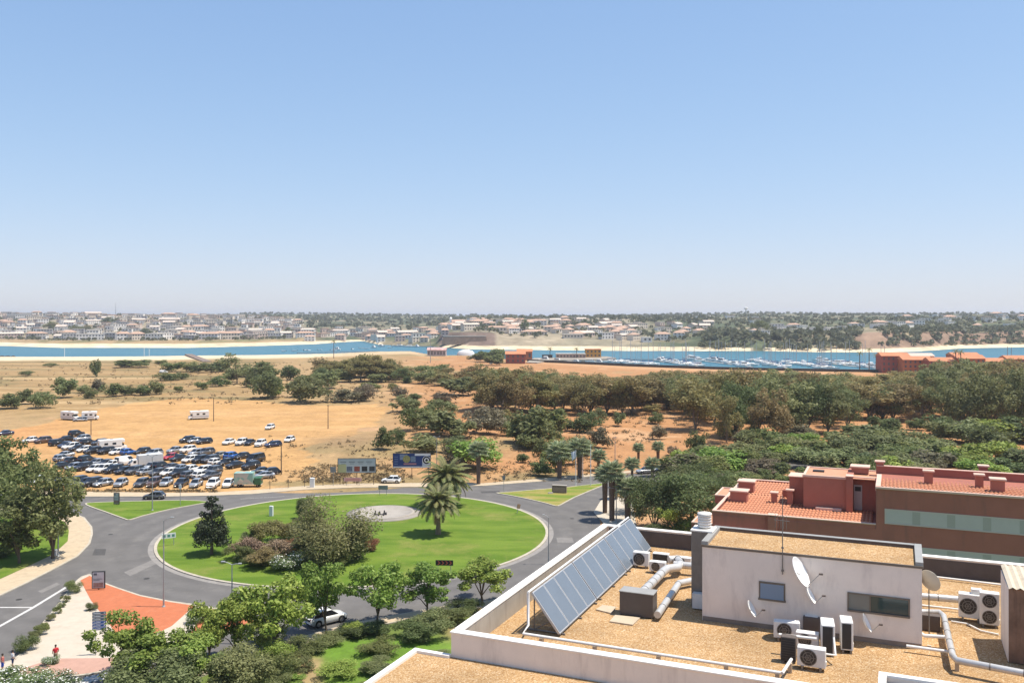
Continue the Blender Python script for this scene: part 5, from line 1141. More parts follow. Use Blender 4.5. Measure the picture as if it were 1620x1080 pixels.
def make_car(kind):
    L, hw, zh, zb, zr, xs, xf, xr, xg, zboot = CARS[kind]; r = {}
    mb = MB(); V, Fs = body_loft(L, hw, zh, zb, zboot, xs, xg); mb.add(V, Fs, 0, True)
    wb, wt = hw*.9, hw*.76
    lo = [(xg, -wb, zb-.03), (xs, -wb, zb-.03), (xs, wb, zb-.03), (xg, wb, zb-.03)]; hi = [(xr, -wt, zr-.05), (xf, -wt, zr-.05), (xf, wt, zr-.05), (xr, wt, zr-.05)]
    tp = [(xr+.15, -wt*.82, zr), (xf-.12, -wt*.82, zr), (xf-.12, wt*.82, zr), (xr+.15, wt*.82, zr)]
    mb.add(lo+hi+tp, [(0, 1, 5, 4), (1, 2, 6, 5), (2, 3, 7, 6), (3, 0, 4, 7), (4, 5, 9, 8), (5, 6, 10, 9), (6, 7, 11, 10), (7, 4, 8, 11), (8, 9, 10, 11)], 0)
    for x in (L*.31, -L*.31):
        for s in (-1, 1): mb.lathe([(0, 0), (.37, 0)], 14, 1, M=Matrix.Translation((x, s*(hw+.004), .36)) @ Matrix.Rotation(math.pi/2, 4, 'X'), smooth=False)
    mb.box(-L/2+.1, L/2-.1, -hw*.85, hw*.85, .2, .34, 1)
    r['body'] = mb.mesh('body', [PAINT['k'][1], M_under])
    def pane(a, b_, c, d, ins, off):
        a, b_, c, d = [Vector(p) for p in (a, b_, c, d)]; n = (b_-a).cross(d-a).normalized(); m_ = (a+b_+c+d)/4
        return [p.lerp(m_, ins)+n*off for p in (a, b_, c, d)]
    def gm(*q, ins=.1): return MB().quad(*pane(*q, ins, .012)).mesh('glass', M_cglass)
    r['windscreen'] = gm(lo[1], lo[2], hi[2], hi[1]); r['rear_window'] = gm(lo[3], lo[0], hi[0], hi[3], ins=.16)
    side = []
    for (a, b_, c, d) in ((lo[0], lo[1], hi[1], hi[0]), (lo[2], lo[3], hi[3], hi[2])):
        a, b_, c, d = [Vector(p) for p in (a, b_, c, d)]; m0 = a.lerp(b_, .5); m1 = d.lerp(c, .5)
        if kind == 'van': side.append(gm(m0.lerp(b_, .3), b_, c, m1.lerp(c, .3), ins=.12) if a.y < 0 else gm(a, a.lerp(m0, .7), d.lerp(m1, .7), d, ins=.12))
        else: side += [gm(a, m0, m1, d, ins=.11), gm(m0, b_, c, m1, ins=.11)]
    r['side'] = side
    mb = MB(); M = Matrix.Rotation(math.pi/2, 4, 'X'); mb.lathe([(.12, -.1), (.3, -.1), (.32, -.07), (.32, .07), (.3, .1), (.12, .1)], 14, M=M); r['wheel'] = mb.mesh('wheel', M_tyre)
    mb = MB(); mb.lathe([(0, .105), (.2, .102)], 12, M=M); mb.lathe([(0, -.105), (.2, -.102)], 12, M=M); r['rim'] = mb.mesh('rim', M_rim)
    r['head'] = MB().bbox(-.1, .03, -.17, .17, -.07, .07, .02).mesh('headlight', M_head); r['tail'] = MB().bbox(-.02, .06, -.1, .1, -.1, .1, .02).mesh('tail_light', M_tail)
    r['dim'] = (L, hw, zh, zboot); return r
CPROTO = {k: make_car(k) for k in CARS}
def place_car(kind, colr, loc, rz, label=None, group=None, detail=True, cat=None, name=None):
    c = CPROTO[kind]; L, hw, zh, zboot = c['dim']; m = PAINT[colr][1]
    r = empty(name or ('parked_van' if kind == 'van' else 'parked_car'), loc, rz, label, cat or ('van' if kind == 'van' else 'car'), group)
    b_ = link('body', c['body'], r, mat=m)
    link('windscreen', c['windscreen'], r); link('rear_window', c['rear_window'], r)
    for s in c['side']: link('side_window', s, r)
    for x in (L*.31, -L*.31):
        for y in (-hw+.06, hw-.06): w = link('wheel', c['wheel'], r, (x, y, .32)); link('rim', c['rim'], w)
    for y in (-hw*.62, hw*.62): link('headlight', c['head'], r, (L/2-.12, y, zh-.24)); link('tail_light', c['tail'], r, (-L/2+.03, y*1.1, zboot-.16))
    return r
LOTCARS = []
ROWN = {1: 'in the front car park row', 2: 'in the second car park row', 3: 'behind the second car park row', 4: 'in the third car park row', 5: 'at the left of the car park', 6: 'at the back of the car park', 7: 'beside the graffiti trailer'}
def cars(row, head, data):
    for it in data.split():
        a = it.split(','); u, v, c = float(a[0]), float(a[1]), a[2]; kd = {'': None, 'h': 'hatchback', 'd': 'saloon car', 'e': 'estate car', 'u': 'suv', 'v': 'van'}[a[3] if len(a) > 3 else '']
        LOTCARS.append((row, head, u, v, c, kd))
cars(1, -90, '3,756,t 15,758,s 40,764,g 60,766,w 82,767,k 102,768,s 191,770,s 224,770,g 244,770,n 263,769,s,h 287,770,k,d 310,771,s,h 337,772,w,u 361,771,w,h')
cars(1, -120, '122,768,k,u 133,769,k 146,770,k,u 163,770,s')
cars(2, -116, '100,742,k 117,744,s 132,745,k,u 150,747,w 165,748,w 180,749,k 197,750,k 213,751,g,u 232,752,s 250,753,g 267,753,w 283,755,k,u 301,757,g,e 318,757,w,h 334,758,g')
cars(3, -116, '98,730,s 115,734,k 137,733,k,u 153,737,s 168,738,g 184,739,w 198,737,w,v 216,740,s 240,743,s 255,743,k,u 275,744,g 289,746,s 305,747,w 322,749,w,e 337,751,g,u')
cars(4, -118, '147,719,k,u 168,719,k,u 185,720,w,h 203,720,B,h 225,719,k,e 244,723,s 270,728,r,h 283,730,k,d 301,732,w,e 317,733,k,u 333,733,g,u 347,726,e 342,736,w,h 357,737,k 372,741,k,d 397,743,k,u 277,717,s 297,717,w,u 311,721,s 326,721,g 367,727,B,u 383,727,k 404,733,k,v')
cars(5, -122, '8,690,b 121,691,k,u 48,701,w 68,702,n,u 91,706,k 104,709,b 112,712,w 123,714,k 134,716,w 107,699,k 130,699,s 139,704,k 158,706,k,u 168,709,s 102,725,s 5,728,w')
cars(6, -130, '297,701,k,u 308,702,s,h 323,703,k,e 432,708,b,e')
cars(6, -100, '362,704,w,d 382,705,w 395,705,k,d 412,707,w,u 458,700,w,h 427,680,w,e')
cars(7, -150, '413,751,k 428,752,k,h 417,758,s,d')
CR = random.Random(4); cnt = {}
LOTCARS.sort(key=lambda a: (a[0], a[2]))
tmp = []
for (row, head, u, v, c, kd) in LOTCARS:
    kd = kd or CR.choice(['hatchback', 'hatchback', 'saloon car', 'estate car', 'suv']); key = (row, c, kd); cnt[key] = cnt.get(key, 0)+1; tmp.append((row, head, u, v, c, kd, cnt[key]-1))
for (row, head, u, v, c, kd, k) in tmp:
    nm = '%s %s' % (PAINT[c][0], 'sport utility car' if kd == 'suv' else kd)
    lb = ('%s %s from the left %s' % (nth(k), nm, ROWN[row])) if cnt[(row, c, kd)] > 1 else 'the only %s %s' % (nm, ROWN[row])
    place_car(kd, c, P(u, v-1.5), math.radians(head+CR.uniform(-4, 4)+(180 if CR.random() < .25 and head < -110 else 0)), lb, 'cars parked in the dirt car park').scale = (1.03, 1.03, 1.1)
# moving and roadside cars
def road_dir(u0, v0, u1, v1): a, b_ = PZ(u0, v0, 0), PZ(u1, v1, 0); return math.atan2(b_.y-a.y, b_.x-a.x)
place_car('hatchback', 'w', PZ(516, 985, 0)+Vector((0, 0, .03)), road_dir(486, 990, 545, 976), 'white car driving past the street trees near the flats', name='car').scale = (1.16, 1.16, 1.16)
place_car('hatchback', 'g', PZ(244, 789, 0)+Vector((0, 0, .03)), road_dir(262, 789, 225, 789.5), 'dark grey car driving along the far road', name='car')
place_car('hatchback', 'w', P(619, 764)+Vector((0, 0, .14)), math.pi+.03, 'white car parked on the pavement below the blue billboard', name='car')
place_car('saloon car', 's', P(1022, 748.5)+Vector((0, 0, .03)), math.pi+.35, 'silver car driving between the small fan palms', name='car')
place_car('hatchback', 's', P(1047, 746)+Vector((0, 0, .03)), math.pi+.35, 'silver car right behind another between the fan palms', name='car')
place_car('suv', 'w', P(1583, 721), -2.2, 'white car parked under the trees at the far right', name='car'); place_car('suv', 's', P(1568, 738), -2.5, 'silver car in the bushes at the far right', name='car')
place_car('van', 'w', P(259, 590), .3, 'white van alone on the dry field before the river', name='van')

# ---- motorhomes, big van and the graffiti trailer
M_camper = mat('camper_white', (.74, .72, .68), .5, var=.04, vscale=1)
M_stripe = mat('camper_stripe', (.25, .26, .3), .5)
def motorhome(loc, rz, L, label, cab=True):
    r = empty('motorhome', loc, rz, label, 'motorhome', 'motorhomes on the dirt car park')
    mb = MB(); mb.bbox(-L/2, L/2-(1.3 if cab else 0), -1.1, 1.1, .45, 2.9, .08); b_ = mb.build('living_box', M_camper, r)
    if cab:
        mb = MB(); x0 = L/2-1.32; mb.add([(x0, -1, .4), (x0+1.3, -1, .4), (x0+1.32, -.95, 1.05), (x0+.75, -.9, 1.25), (x0+.1, -.88, 2.0), (x0, -.88, 2.0), (x0, 1, .4), (x0+1.3, 1, .4), (x0+1.32, .95, 1.05), (x0+.75, .9, 1.25), (x0+.1, .88, 2.0), (x0, .88, 2.0)],
            [(0, 1, 2, 3, 4, 5), (11, 10, 9, 8, 7, 6), (1, 7, 8, 2), (2, 8, 9, 3), (3, 9, 10, 4), (4, 10, 11, 5)]); mb.build('cab', M_camper, r)
        mb = MB(); mb.bbox(x0-.1, x0+.75, -1.05, 1.05, 2.05, 2.88, .1); mb.build('alcove', M_camper, r)
        MB().quad((x0+.72, -.8, 1.3), (x0+.72, .8, 1.3), (x0+.15, .78, 1.98), (x0+.15, -.78, 1.98)).build('windscreen', M_cglass, r)
        for s in (-1, 1): MB().box(x0+.1, x0+.55, s*.95-.02, s*.95+.02, 1.3, 1.8).build('side_window', M_cglass, r)
    for s in (-1, 1):
        for x in (-L*.32, -.2): MB().bbox(x, x+.9, s*1.105-.012, s*1.105+.012, 1.6, 2.15, .01).build('side_window', M_cglass, r)
        MB().box(-L/2+.1, L/2-1.4, s*1.104-.006, s*1.104+.006, 1.0, 1.2).build('stripe', M_stripe, r)
        for x in ((-L*.28, L/2-.85) if cab else (-.3,)): link('wheel', CPROTO['van']['wheel'], r, (x, s*.95, .34))
    MB().bbox(-L/2-.012, -L/2+.01, -.5, .5, 1.6, 2.2, .005).build('rear_window', M_cglass, r); MB().bbox(-.6, .2, -.4, .4, 2.9, 3.0, .02).build('roof_hatch', M_stripe, r)
    MB().box(-L/2+.2, L/2-1.3, -1.0, 1.0, .3, .46).build('chassis', M_under, r)
motorhome(P(111, 664), math.radians(-20), 6.4, 'large white motorhome parked at the left of the empty dirt')
motorhome(P(143, 664), math.radians(20), 5.2, 'smaller white motorhome behind the silver car on the dirt')
motorhome(P(314, 663), math.radians(205), 6.6, 'white motorhome standing alone beside a dark pole')
motorhome(P(178, 712), math.radians(35), 6.8, 'white motorhome rising above the parked cars on the left')
place_car('estate car', 's', P(127, 666), math.radians(-150), 'silver car beside the two motorhomes on the empty dirt', 'cars parked in the dirt car park')
def lorry(loc, rz, L, label, boxm, h=2.9):
    r = empty('box_lorry', loc, rz, label, 'lorry'); MB().bbox(-L/2, L/2-1.7, -1.15, 1.15, .7, h, .05).build('cargo_box', boxm, r)
    mb = MB(); x0 = L/2-1.65; mb.add([(x0, -1, .4), (x0+1.6, -1, .4), (x0+1.6, -.98, 1.2), (x0+1.0, -.95, 1.9), (x0, -.95, 2.05), (x0, 1, .4), (x0+1.6, 1, .4), (x0+1.6, .98, 1.2), (x0+1.0, .95, 1.9), (x0, .95, 2.05)], [(0, 1, 2, 3, 4), (9, 8, 7, 6, 5), (1, 6, 7, 2), (2, 7, 8, 3), (3, 8, 9, 4), (5, 0, 4, 9)]); mb.build('cab', M_camper, r)
    MB().quad((x0+1.58, -.85, 1.25), (x0+1.58, .85, 1.25), (x0+1.05, .82, 1.86), (x0+1.05, -.82, 1.86)).build('windscreen', M_cglass, r)
    for s in (-1, 1):
        MB().box(x0+.4, x0+1.0, s*1.0-.01, s*1.0+.01, 1.25, 1.75).build('side_window', M_cglass, r)
        for x in (-L*.3, L/2-.9): link('wheel', CPROTO['van']['wheel'], r, (x, s*.95, .34))
    MB().box(-L/2+.1, L/2-.3, -.5, .5, .4, .7).build('chassis', M_under, r)
lorry(P(231, 738), math.radians(215), 7.2, 'pale grey box lorry among the parked cars', mat('lorry_box', (.5, .5, .49), .6, var=.06, vscale=1))
def graffiti():
    m, nt, b = nodes('graffiti_box'); N = nt.nodes; L = nt.links; g_ = N.new('ShaderNodeTexCoord')
    vo = N.new('ShaderNodeTexVoronoi'); vo.inputs['Scale'].default_value = 1.1; L.new(g_.outputs['Object'], vo.inputs['Vector']); sp_ = N.new('ShaderNodeSeparateColor'); L.new(vo.outputs['Color'], sp_.inputs[0])
    cr = N.new('ShaderNodeValToRGB'); cr.color_ramp.interpolation = 'CONSTANT'; e = cr.color_ramp.elements; e[0].color = (.22, .36, .3, 1); e[1].position = .35; e[1].color = (.3, .42, .36, 1)
    for p_, c in ((.55, (.42, .4, .34, 1)), (.72, (.45, .2, .12, 1)), (.78, (.2, .36, .34, 1)), (.9, (.55, .5, .4, 1))): x = cr.color_ramp.elements.new(p_); x.color = c
    L.new(sp_.outputs[0], cr.inputs[0]); L.new(cr.outputs[0], b.inputs['Base Color']); b.inputs['Roughness'].default_value = .6; return m
p = P(392, 769.5); r = empty('graffiti_trailer', p, math.radians(4), 'teal trailer covered in graffiti at the edge of the car park', 'trailer')
k = p.y/F; L_ = 44*k
MB().bbox(-L_*.45, L_*.22, -1.1, 1.1, .75, 3.0, .04).build('box', graffiti(), r); MB().bbox(L_*.25, L_*.5, -1.05, 1.05, .5, 2.0, .1).build('cab', mat('cab_green', (.04, .12, .06), .5), r)
MB().box(-L_*.47, L_*.5, -.9, .9, .5, .74).build('chassis', M_camper, r); MB().bbox(L_*.4, L_*.505, -.9, .9, 1.2, 1.8, .02).build('windscreen', M_cglass, r)
for x in (-L_*.3, -L_*.2, L_*.38):
    for s in (-1, 1): link('wheel', CPROTO['van']['wheel'], r, (x, s*.95, .34))
# ================================================================ street furniture
M_pole = mat('grey_pole', (.32, .33, .33), .5, .3); M_wood = mat('dark_pole', (.09, .07, .055), .9, var=.2, vscale=3); M_lampg = mat('lamp_glass', (.65, .66, .66), .3)
M_signw = mat('sign_white', (.7, .71, .7), .5); M_blue = mat('sign_blue', (.03, .09, .28), .5); M_signg = mat('sign_back_grey', (.2, .21, .21), .6)
def lamp_post(u, v, vt, arms, label, r0=.09):
    p = P(u, v); h = (v-vt)/F*p.y; r = empty('street_lamp', p, 0, label, 'street lamp', 'street lamps')
    MB().tube([(0, 0, 0), (0, 0, h*.3), (0, 0, h)], [r0*1.3, r0, r0*.6], 8).build('pole', M_pole, r); MB().lathe([(.2, 0), (.2, .25), (r0*1.3, .3)], 10).build('base', M_pole, r)
    for (du, dv) in arms:
        x = du/F*p.y; z = -dv/F*p.y; a = MB().tube([(0, 0, h-.05), (x*.4, 0, h+z*.6), (x*.75, 0, h+z)], .04, 6).build('arm', M_pole, r)
        s = 1 if x > 0 else -1; m_ = MB(); m_.bbox(min(x*.7, x*1.08), max(x*.7, x*1.08), -.14, .14, h+z-.05, h+z+.07, .03); hd = m_.build('lamp_head', M_pole, r); MB().box(min(x*.75, x*1.05), max(x*.75, x*1.05), -.1, .1, h+z-.065, h+z-.05).build('lens', M_lampg, hd)
lamp_post(259, 961, 823, [(15, -5)], 'tall street lamp standing on the orange paving'); lamp_post(367, 1018, 892, [(-16, -4), (14, -1)], 'street lamp with two arms above the street trees'); lamp_post(868, 893, 818, [(-9, -4)], 'street lamp at the right rim of the roundabout')
lamp_post(241, 808, 722, [(-8, -3), (8, -3)], 'tall street lamp on the small grass triangle'); lamp_post(92, 881, 769, [(20, -3)], 'street lamp on the left pavement before the park trees'); lamp_post(975, 827, 773, [(-13, -2)], 'street lamp beside the thick fan palms'); lamp_post(691, 736, 692, [(-5, -2), (5, -2)], 'pale lamp post behind the blue billboard')
def pole(u, v, vt, r, label, m=M_wood, cap=None):
    p = P(u, v); h = (v-vt)/F*p.y; o = empty('utility_pole', p, 0, label, 'pole', 'poles'); MB().tube([(0, 0, -.1), (0, 0, h)], [r, r*.7], 6).build('shaft', m, o)
    MB().box(-.35, .35, -.05, .05, h-.35, h-.25).build('crossbar', m, o); return o
pole(338, 666, 628, .14, 'dark pole beside the lone motorhome'); pole(144, 688, 664, .12, 'brown pole on the dirt below the motorhomes'); pole(519, 678, 640, .14, 'pole at the right side of the empty dirt'); pole(445, 750, 701, .13, 'dark pole right of the car park'); pole(681, 574, 538, .3, 'tall thin mast before the river', M_pole); pole(916, 655, 636, .1, 'white pole before the middle wood', M_pole); pole(1063, 594, 583, .15, 'pole on the orange bank by the marina', M_pole); pole(973, 730, 690, .1, 'thin pole on the bare orange slope', M_pole)
for (u, v, vt, fl, lb) in ((911, 769, 711, 1, 'flagpole with a small flag, left of three'), (922, 756, 702, 0, 'bare flagpole in the middle of three'), (934.5, 769, 703, 0, 'bare flagpole on the right of three')):
    p = P(u, v); h = (v-vt)/F*p.y; r = empty('flagpole', p, 0, lb, 'flagpole', 'flagpoles'); MB().tube([(0, 0, 0), (0, 0, h)], [.08, .045], 8).build('pole', M_signw, r); MB().lathe([(0, h+.1), (.08, h+.05), (.05, h)], 8).build('finial', M_pole, r)
    if fl:
        mb = MB(); n = 8
        mb.add([(-.03-.14*k, .08*math.sin(k*1.1), h-.2-.05*k) for k in range(n)]+[(-.03-.1*k, .08*math.sin(k*1.1+.5), h-1.5-.12*k) for k in range(n)], [(k, k+1, n+k+1, n+k) for k in range(n-1)]); mb.build('flag', mat('flag_cloth', (.55, .6, .68), .8), r)
# billboards
def billboard(u0, u1, vt, vb, vg, rz, label):
    p = P((u0+u1)/2, vg); k = p.y/F; w = (u1-u0)*k; z0 = (vg-vb)*k; z1 = (vg-vt)*k; r = empty('billboard', p, rz, label, 'billboard', 'billboards by the far road')
    for x in (-w*.45, 0, w*.45): MB().tube([(x, .12, 0), (x, .12, z1-.1)], .07, 6).build('post', M_wood, r)
    MB().box(-w/2, w/2, 0, .1, z0, z1).build('panel', M_signg, r)
    for bx_ in ((-w/2-.08, w/2+.08, z1, z1+.08), (-w/2-.08, w/2+.08, z0-.08, z0), (-w/2-.08, -w/2, z0, z1), (w/2, w/2+.08, z0, z1)): MB().box(bx_[0], bx_[1], -.05, .12, bx_[2], bx_[3]).build('frame', M_wood, r)
    return r, w, z0, z1
def rect(r, name, w, z0, z1, a, b_, c, d, m, y=-.004): return MB().box(-w/2+w*a, -w/2+w*b_, y-.004, y, z0+(z1-z0)*c, z0+(z1-z0)*d).build(name, m, r)
r, w, z0, z1 = billboard(535, 594, 725, 747, 767, .04, 'pale billboard with four dark pictures beside the car park')
rect(r, 'poster', w, z0, z1, 0, 1, 0, 1, mat('poster_pale', (.42, .46, .46), .6, var=.08, vscale=.6)); rect(r, 'poster_edge', w, z0, z1, 0, .22, 0, .6, mat('poster_yellow', (.42, .42, .22), .6, var=.1, vscale=.8), -.009)
for k, c in enumerate(((.12, .14, .18), (.25, .07, .05), (.03, .03, .03), (.05, .05, .05))): rect(r, 'picture', w, z0, z1, .23+k*.2, .38+k*.2, .08, .44, mat('poster_picture_%d' % k, c, .6, var=.4, vscale=3), -.009)
M_txt = mat('poster_text', (.14, .16, .17), .6)
for k in range(4): rect(r, 'text_line', w, z0, z1, .06+k*.23, .22+k*.23, .74, .79, M_txt, -.009); rect(r, 'text_line', w, z0, z1, .08+k*.23, .2+k*.23, .62, .65, M_txt, -.009)
r, w, z0, z1 = billboard(622, 681, 717, 739, 757, .02, 'dark blue billboard with round emblem beyond the roundabout')
rect(r, 'poster', w, z0, z1, 0, 1, 0, 1, mat('poster_blue', (.02, .045, .16), .5, var=.25, vscale=.8)); rect(r, 'poster_top', w, z0, z1, .58, 1, .84, 1, M_signw, -.009); rect(r, 'poster_side', w, z0, z1, .78, 1, 0, .55, mat('poster_sky', (.4, .46, .52), .5, var=.1, vscale=1), -.009); rect(r, 'poster_base', w, z0, z1, 0, 1, 0, .07, M_signw, -.0125)
rect(r, 'poster_cloud', w, z0, z1, .18, .38, .55, .95, mat('poster_grey', (.2, .25, .33), .5, var=.3, vscale=2), -.009)
def disc(r, name, x, z, ra, rb, m, y): return MB().lathe([(ra, 0), (rb, 0)], 24, M=Matrix.Translation((x, y, z)) @ Matrix.Rotation(math.pi/2, 4, 'X'), smooth=False).build(name, m, r)
disc(r, 'emblem', -w/2+w*.895, lerp(z0, z1, .52), 0, .92, M_signw, -.014); disc(r, 'emblem_ring', -w/2+w*.895, lerp(z0, z1, .52), .52, .82, M_black, -.018); disc(r, 'emblem_core', -w/2+w*.895, lerp(z0, z1, .52), 0, .28, M_black, -.018)
disc(r, 'picture', -w/2+w*.36, lerp(z0, z1, .6), 0, .8, mat('poster_food', (.3, .28, .1), .6, var=.5, vscale=4), -.014); rect(r, 'picture', w, z0, z1, .47, .6, .4, .8, mat('poster_tile', (.16, .22, .3), .6, var=.4, vscale=3), -.012)
rect(r, 'text_line', w, z0, z1, .28, .62, .2, .3, mat('poster_rose', (.4, .2, .2), .6), -.012)
for k in range(4): rect(r, 'text_line', w, z0, z1, .03, .13, .22+k*.17, .28+k*.17, mat('poster_line', (.12, .18, .3), .6), -.012)
def board(name, u, v, vt, vb, w_px, m, label, cat, posts=1, rz=0.0, thick=.06, pm=None, frame=None, group=None):
    p = P(u, v); k = p.y/F; w = w_px*k; z0 = (v-vb)*k; z1 = (v-vt)*k; r = empty(name, p, rz, label, cat, group)
    for x in ([0] if posts == 1 else [-w*.36, w*.36]): MB().tube([(x, .06, 0), (x, .06, max(z0+.2, .3))], .05, 6).build('post', pm or M_pole, r)
    MB().bbox(-w/2, w/2, -thick/2, thick/2, z0, z1, .01).build('board', m, r); return r, w, z0, z1
board('road_sign', 527, 769, 738, 747, 9, M_signg, 'small grey sign left of the pale billboard', 'sign'); r, w, z0, z1 = board('banner', 558, 768, 755, 761, 28, mat('banner_pink', (.55, .36, .32), .7, var=.2, vscale=2), 'low pinkish banner under the pale billboard', 'banner', 2)
for k in range(3): rect(r, 'text_line', w, z0, z1, .08, .92, .2+k*.25, .3+k*.25, mat('banner_text', (.5, .15, .13), .7), -.034)
r, w, z0, z1 = board('direction_sign', 606, 784, 767.5, 774, 15, M_signg, 'grey back of a direction sign at the far rim of the roundabout', 'sign', 2)
# chevron board
r, w, z0, z1 = board('chevron_sign', 703, 904, 885.5, 894, 28, M_black, 'black and red chevron board on the near roundabout lawn', 'sign', 2, rz=-.06)
M_chev = mat('chevron_red', (.5, .1, .07), .5)
for k in range(4):
    x0 = -w/2+w*(.1+k*.22); h_ = (z1-z0); zm = (z0+z1)/2; t = w*.075; a = h_*.36
    mb = MB(); mb.add([(x0, -.036, zm+a), (x0+t, -.036, zm+a), (x0+t+a*.9, -.036, zm), (x0+a*.9, -.036, zm)], [(0, 3, 2, 1)]); mb.add([(x0, -.036, zm-a), (x0+t, -.036, zm-a), (x0+t+a*.9, -.036, zm), (x0+a*.9, -.036, zm)], [(0, 1, 2, 3)]); mb.build('chevron', M_chev, r)
# left roundabout signs
r, w, z0, z1 = board('lane_sign', 267, 864, 843, 851, 21, M_signw, 'white sign board with posts at the left rim of the roundabout', 'sign', 2, rz=.5)
for k in range(3): rect(r, 'symbol', w, z0, z1, .08+k*.32, .28+k*.32, .25, .75, mat('sign_green', (.1, .25, .2), .5), -.034)
# advertising panels
def ad_panel(u, v, vt, vb, wpx, label, rz=0.0):
    r, w, z0, z1 = board('advertising_panel', u, v, vt, vb, wpx, M_black, label, 'advertising panel', 1, rz, .2, M_black, group='free-standing advertising panels')
    MB().box(-w/2+.1, w/2-.1, -.112, -.104, z0+.1, z1-.1).build('poster', mat('ad_poster', (.42, .43, .45), .4, var=.15, vscale=1), r); rect(r, 'picture', w, z0, z1, .12, .88, .08, .35, mat('ad_picture', (.25, .16, .14), .5, var=.4, vscale=2), -.116); rect(r, 'picture', w, z0, z1, .15, .4, .78, .9, mat('ad_logo', (.1, .1, .12), .5), -.116)
    rect(r, 'text_line', w, z0, z1, .12, .8, .55, .58, M_txt, -.116); rect(r, 'text_line', w, z0, z1, .12, .6, .48, .51, M_txt, -.116)
    MB().box(-w*.4, w*.4, -.2, .2, 0, .06).build('foot', M_black, r); return r
ad_panel(156, 934, 903, 930, 20, 'black framed advertising panel at the tip of the orange paving', .1); ad_panel(184.5, 799, 779, 797, 9.5, 'advertising panel on the small grass triangle', -.15)
p = P(429, 817); r = empty('utility_cabinet', p, -.2, 'slim white and black cabinet on the roundabout lawn', 'cabinet'); MB().bbox(-.3, .35, -.2, .2, 0, 1.9, .02).build('casing', M_signw, r); MB().box(-.315, -.302, -.15, .15, .1, 1.7).build('door', M_black, r); MB().box(-.28, .33, -.206, -.2, .1, 1.8).build('panel', M_lampg, r)
# stacked blue direction signs
p = P(151, 1038); k = p.y/F; r = empty('direction_signs', p, .25, 'post with stacked blue and grey direction signs beside the cream pavement', 'sign'); z1 = (1038-967)*k
MB().tube([(0, .06, 0), (0, .06, z1)], .05, 8).build('post', M_pole, r)
for i in range(6):
    h_ = 4.4*k; z = z1-(i+1)*4.9*k; o = MB().bbox(-.3, 20*k-.3, -.03, .03, z, z+h_, .01).build('sign_board', M_blue if i in (3, 4, 5) else mat('sign_greyblue', (.1, .13, .17), .5), r)
    MB().box(-.2, 12*k-.3, -.036, -.031, z+h_*.35, z+h_*.6).build('lettering', M_signw, o); MB().add([(17*k-.3, -.034, z+h_*.2), (19.2*k-.3, -.034, z+h_*.5), (17*k-.3, -.034, z+h_*.8)], [(0, 1, 2)]).build('arrow', M_signw, o)
# low stone sign wall
p = P(885, 780); k = p.y/F; r = empty('stone_sign_wall', p, -.25, 'low brown stone sign wall on the dry traffic island', 'sign'); w = 23*k
MB().bbox(-w/2, w/2, -.35, .35, 0, 12.5*k, .05).build('wall', mat('brown_stone', (.2, .15, .12), .9, var=.2, vscale=2, bump=.4, bscale=6), r); MB().bbox(-w/2-.05, w/2+.05, -.4, .4, 12.5*k, 13.3*k, .03).build('capstone', M_conc, r); MB().bbox(-w*.42, w*.42, -.375, -.352, 2.5*k, 10*k, .01).build('plaque', mat('plaque', (.26, .2, .16), .7, var=.2, vscale=3), r)
o = MB().bbox(-.5, .5, -.3, .3, 0, .3, .05).build('stone_block', M_conc, None, P(871, 781), .2); tag(o, 'small pale stone block left of the low sign wall', 'stone')
r, w, z0, z1 = board('road_sign', 797, 779, 752, 759, 4.5, M_signg, 'slim sign post at the tip of the dry traffic island', 'sign'); r, w, z0, z1 = board('road_sign', 818, 813, 797, 804, 6, mat('sign_brown', (.25, .16, .1), .6), 'leaning brown sign at the right rim of the lawn', 'sign'); r.rotation_euler = (0, .25, .6)
r, w, z0, z1 = board('road_sign', 285, 800, 767, 773, 4.5, M_signw, 'slim white sign post on the grass triangle beyond the conifer', 'sign')
p = P(494, 771); tag(MB().bbox(-.45, .45, -.3, .3, 0, 2.0, .04).build('meter_box', M_signw, None, p), 'white meter pillar on the far pavement left of the billboards', 'meter box')
# short fence posts on the far verge
for k, (u, v) in enumerate([(427, 774), (456, 772), (482, 770), (511, 768), (543, 767), (848, 752), (880, 752), (840, 757), (818, 760)]):
    p = P(u, v); o = MB().tube([(0, 0, -.1), (0, 0, 1.9)], [.06, .05], 6).build('fence_post', M_wood, None, p); tag(o, '%s wooden fence post from the left along the far verge' % nth([427, 456, 482, 511, 543, 818, 840, 848, 880].index(u)), 'post', 'fence posts on the far verge')
# litter bin by the left lamp, lawn lamp
tag(MB().lathe([(.25, 0), (.28, .9), (.3, .95), (0, 1.0)], 12).build('litter_bin', M_signw, None, P(88, 879)), 'pale litter bin next to the lamp on the left pavement', 'bin')
# fountain bowl on the roundabout
fc = PZ(608, 813, 0)+Vector((0, 0, .15)); fo = empty('fountain', fc, 0, 'dry round concrete fountain bowl in the roundabout lawn', 'fountain')
MB().lathe([(6.6, 0.0), (6.6, .08), (5.3, .1)], 48).build('apron', M_conc_d, fo); MB().lathe([(5.3, .1), (5.25, .32), (4.95, .34), (4.8, .2), (2.5, .06), (0, .04)], 48).build('basin', M_conc, fo)
for k in range(7): a = k*.9; MB().lathe([(.16, .04), (.12, .5+.2*(k % 2)), (.0, .55+.2*(k % 2))], 8, c=(math.cos(a)*1.0-.5, math.sin(a)*.8-1.4)).build('jet_nozzle', M_dark, fo)
MB().tube([(-1.6, -1.4, .12), (.6, -1.4, .12)], .1, 6).build('feed_pipe', M_dark, fo)
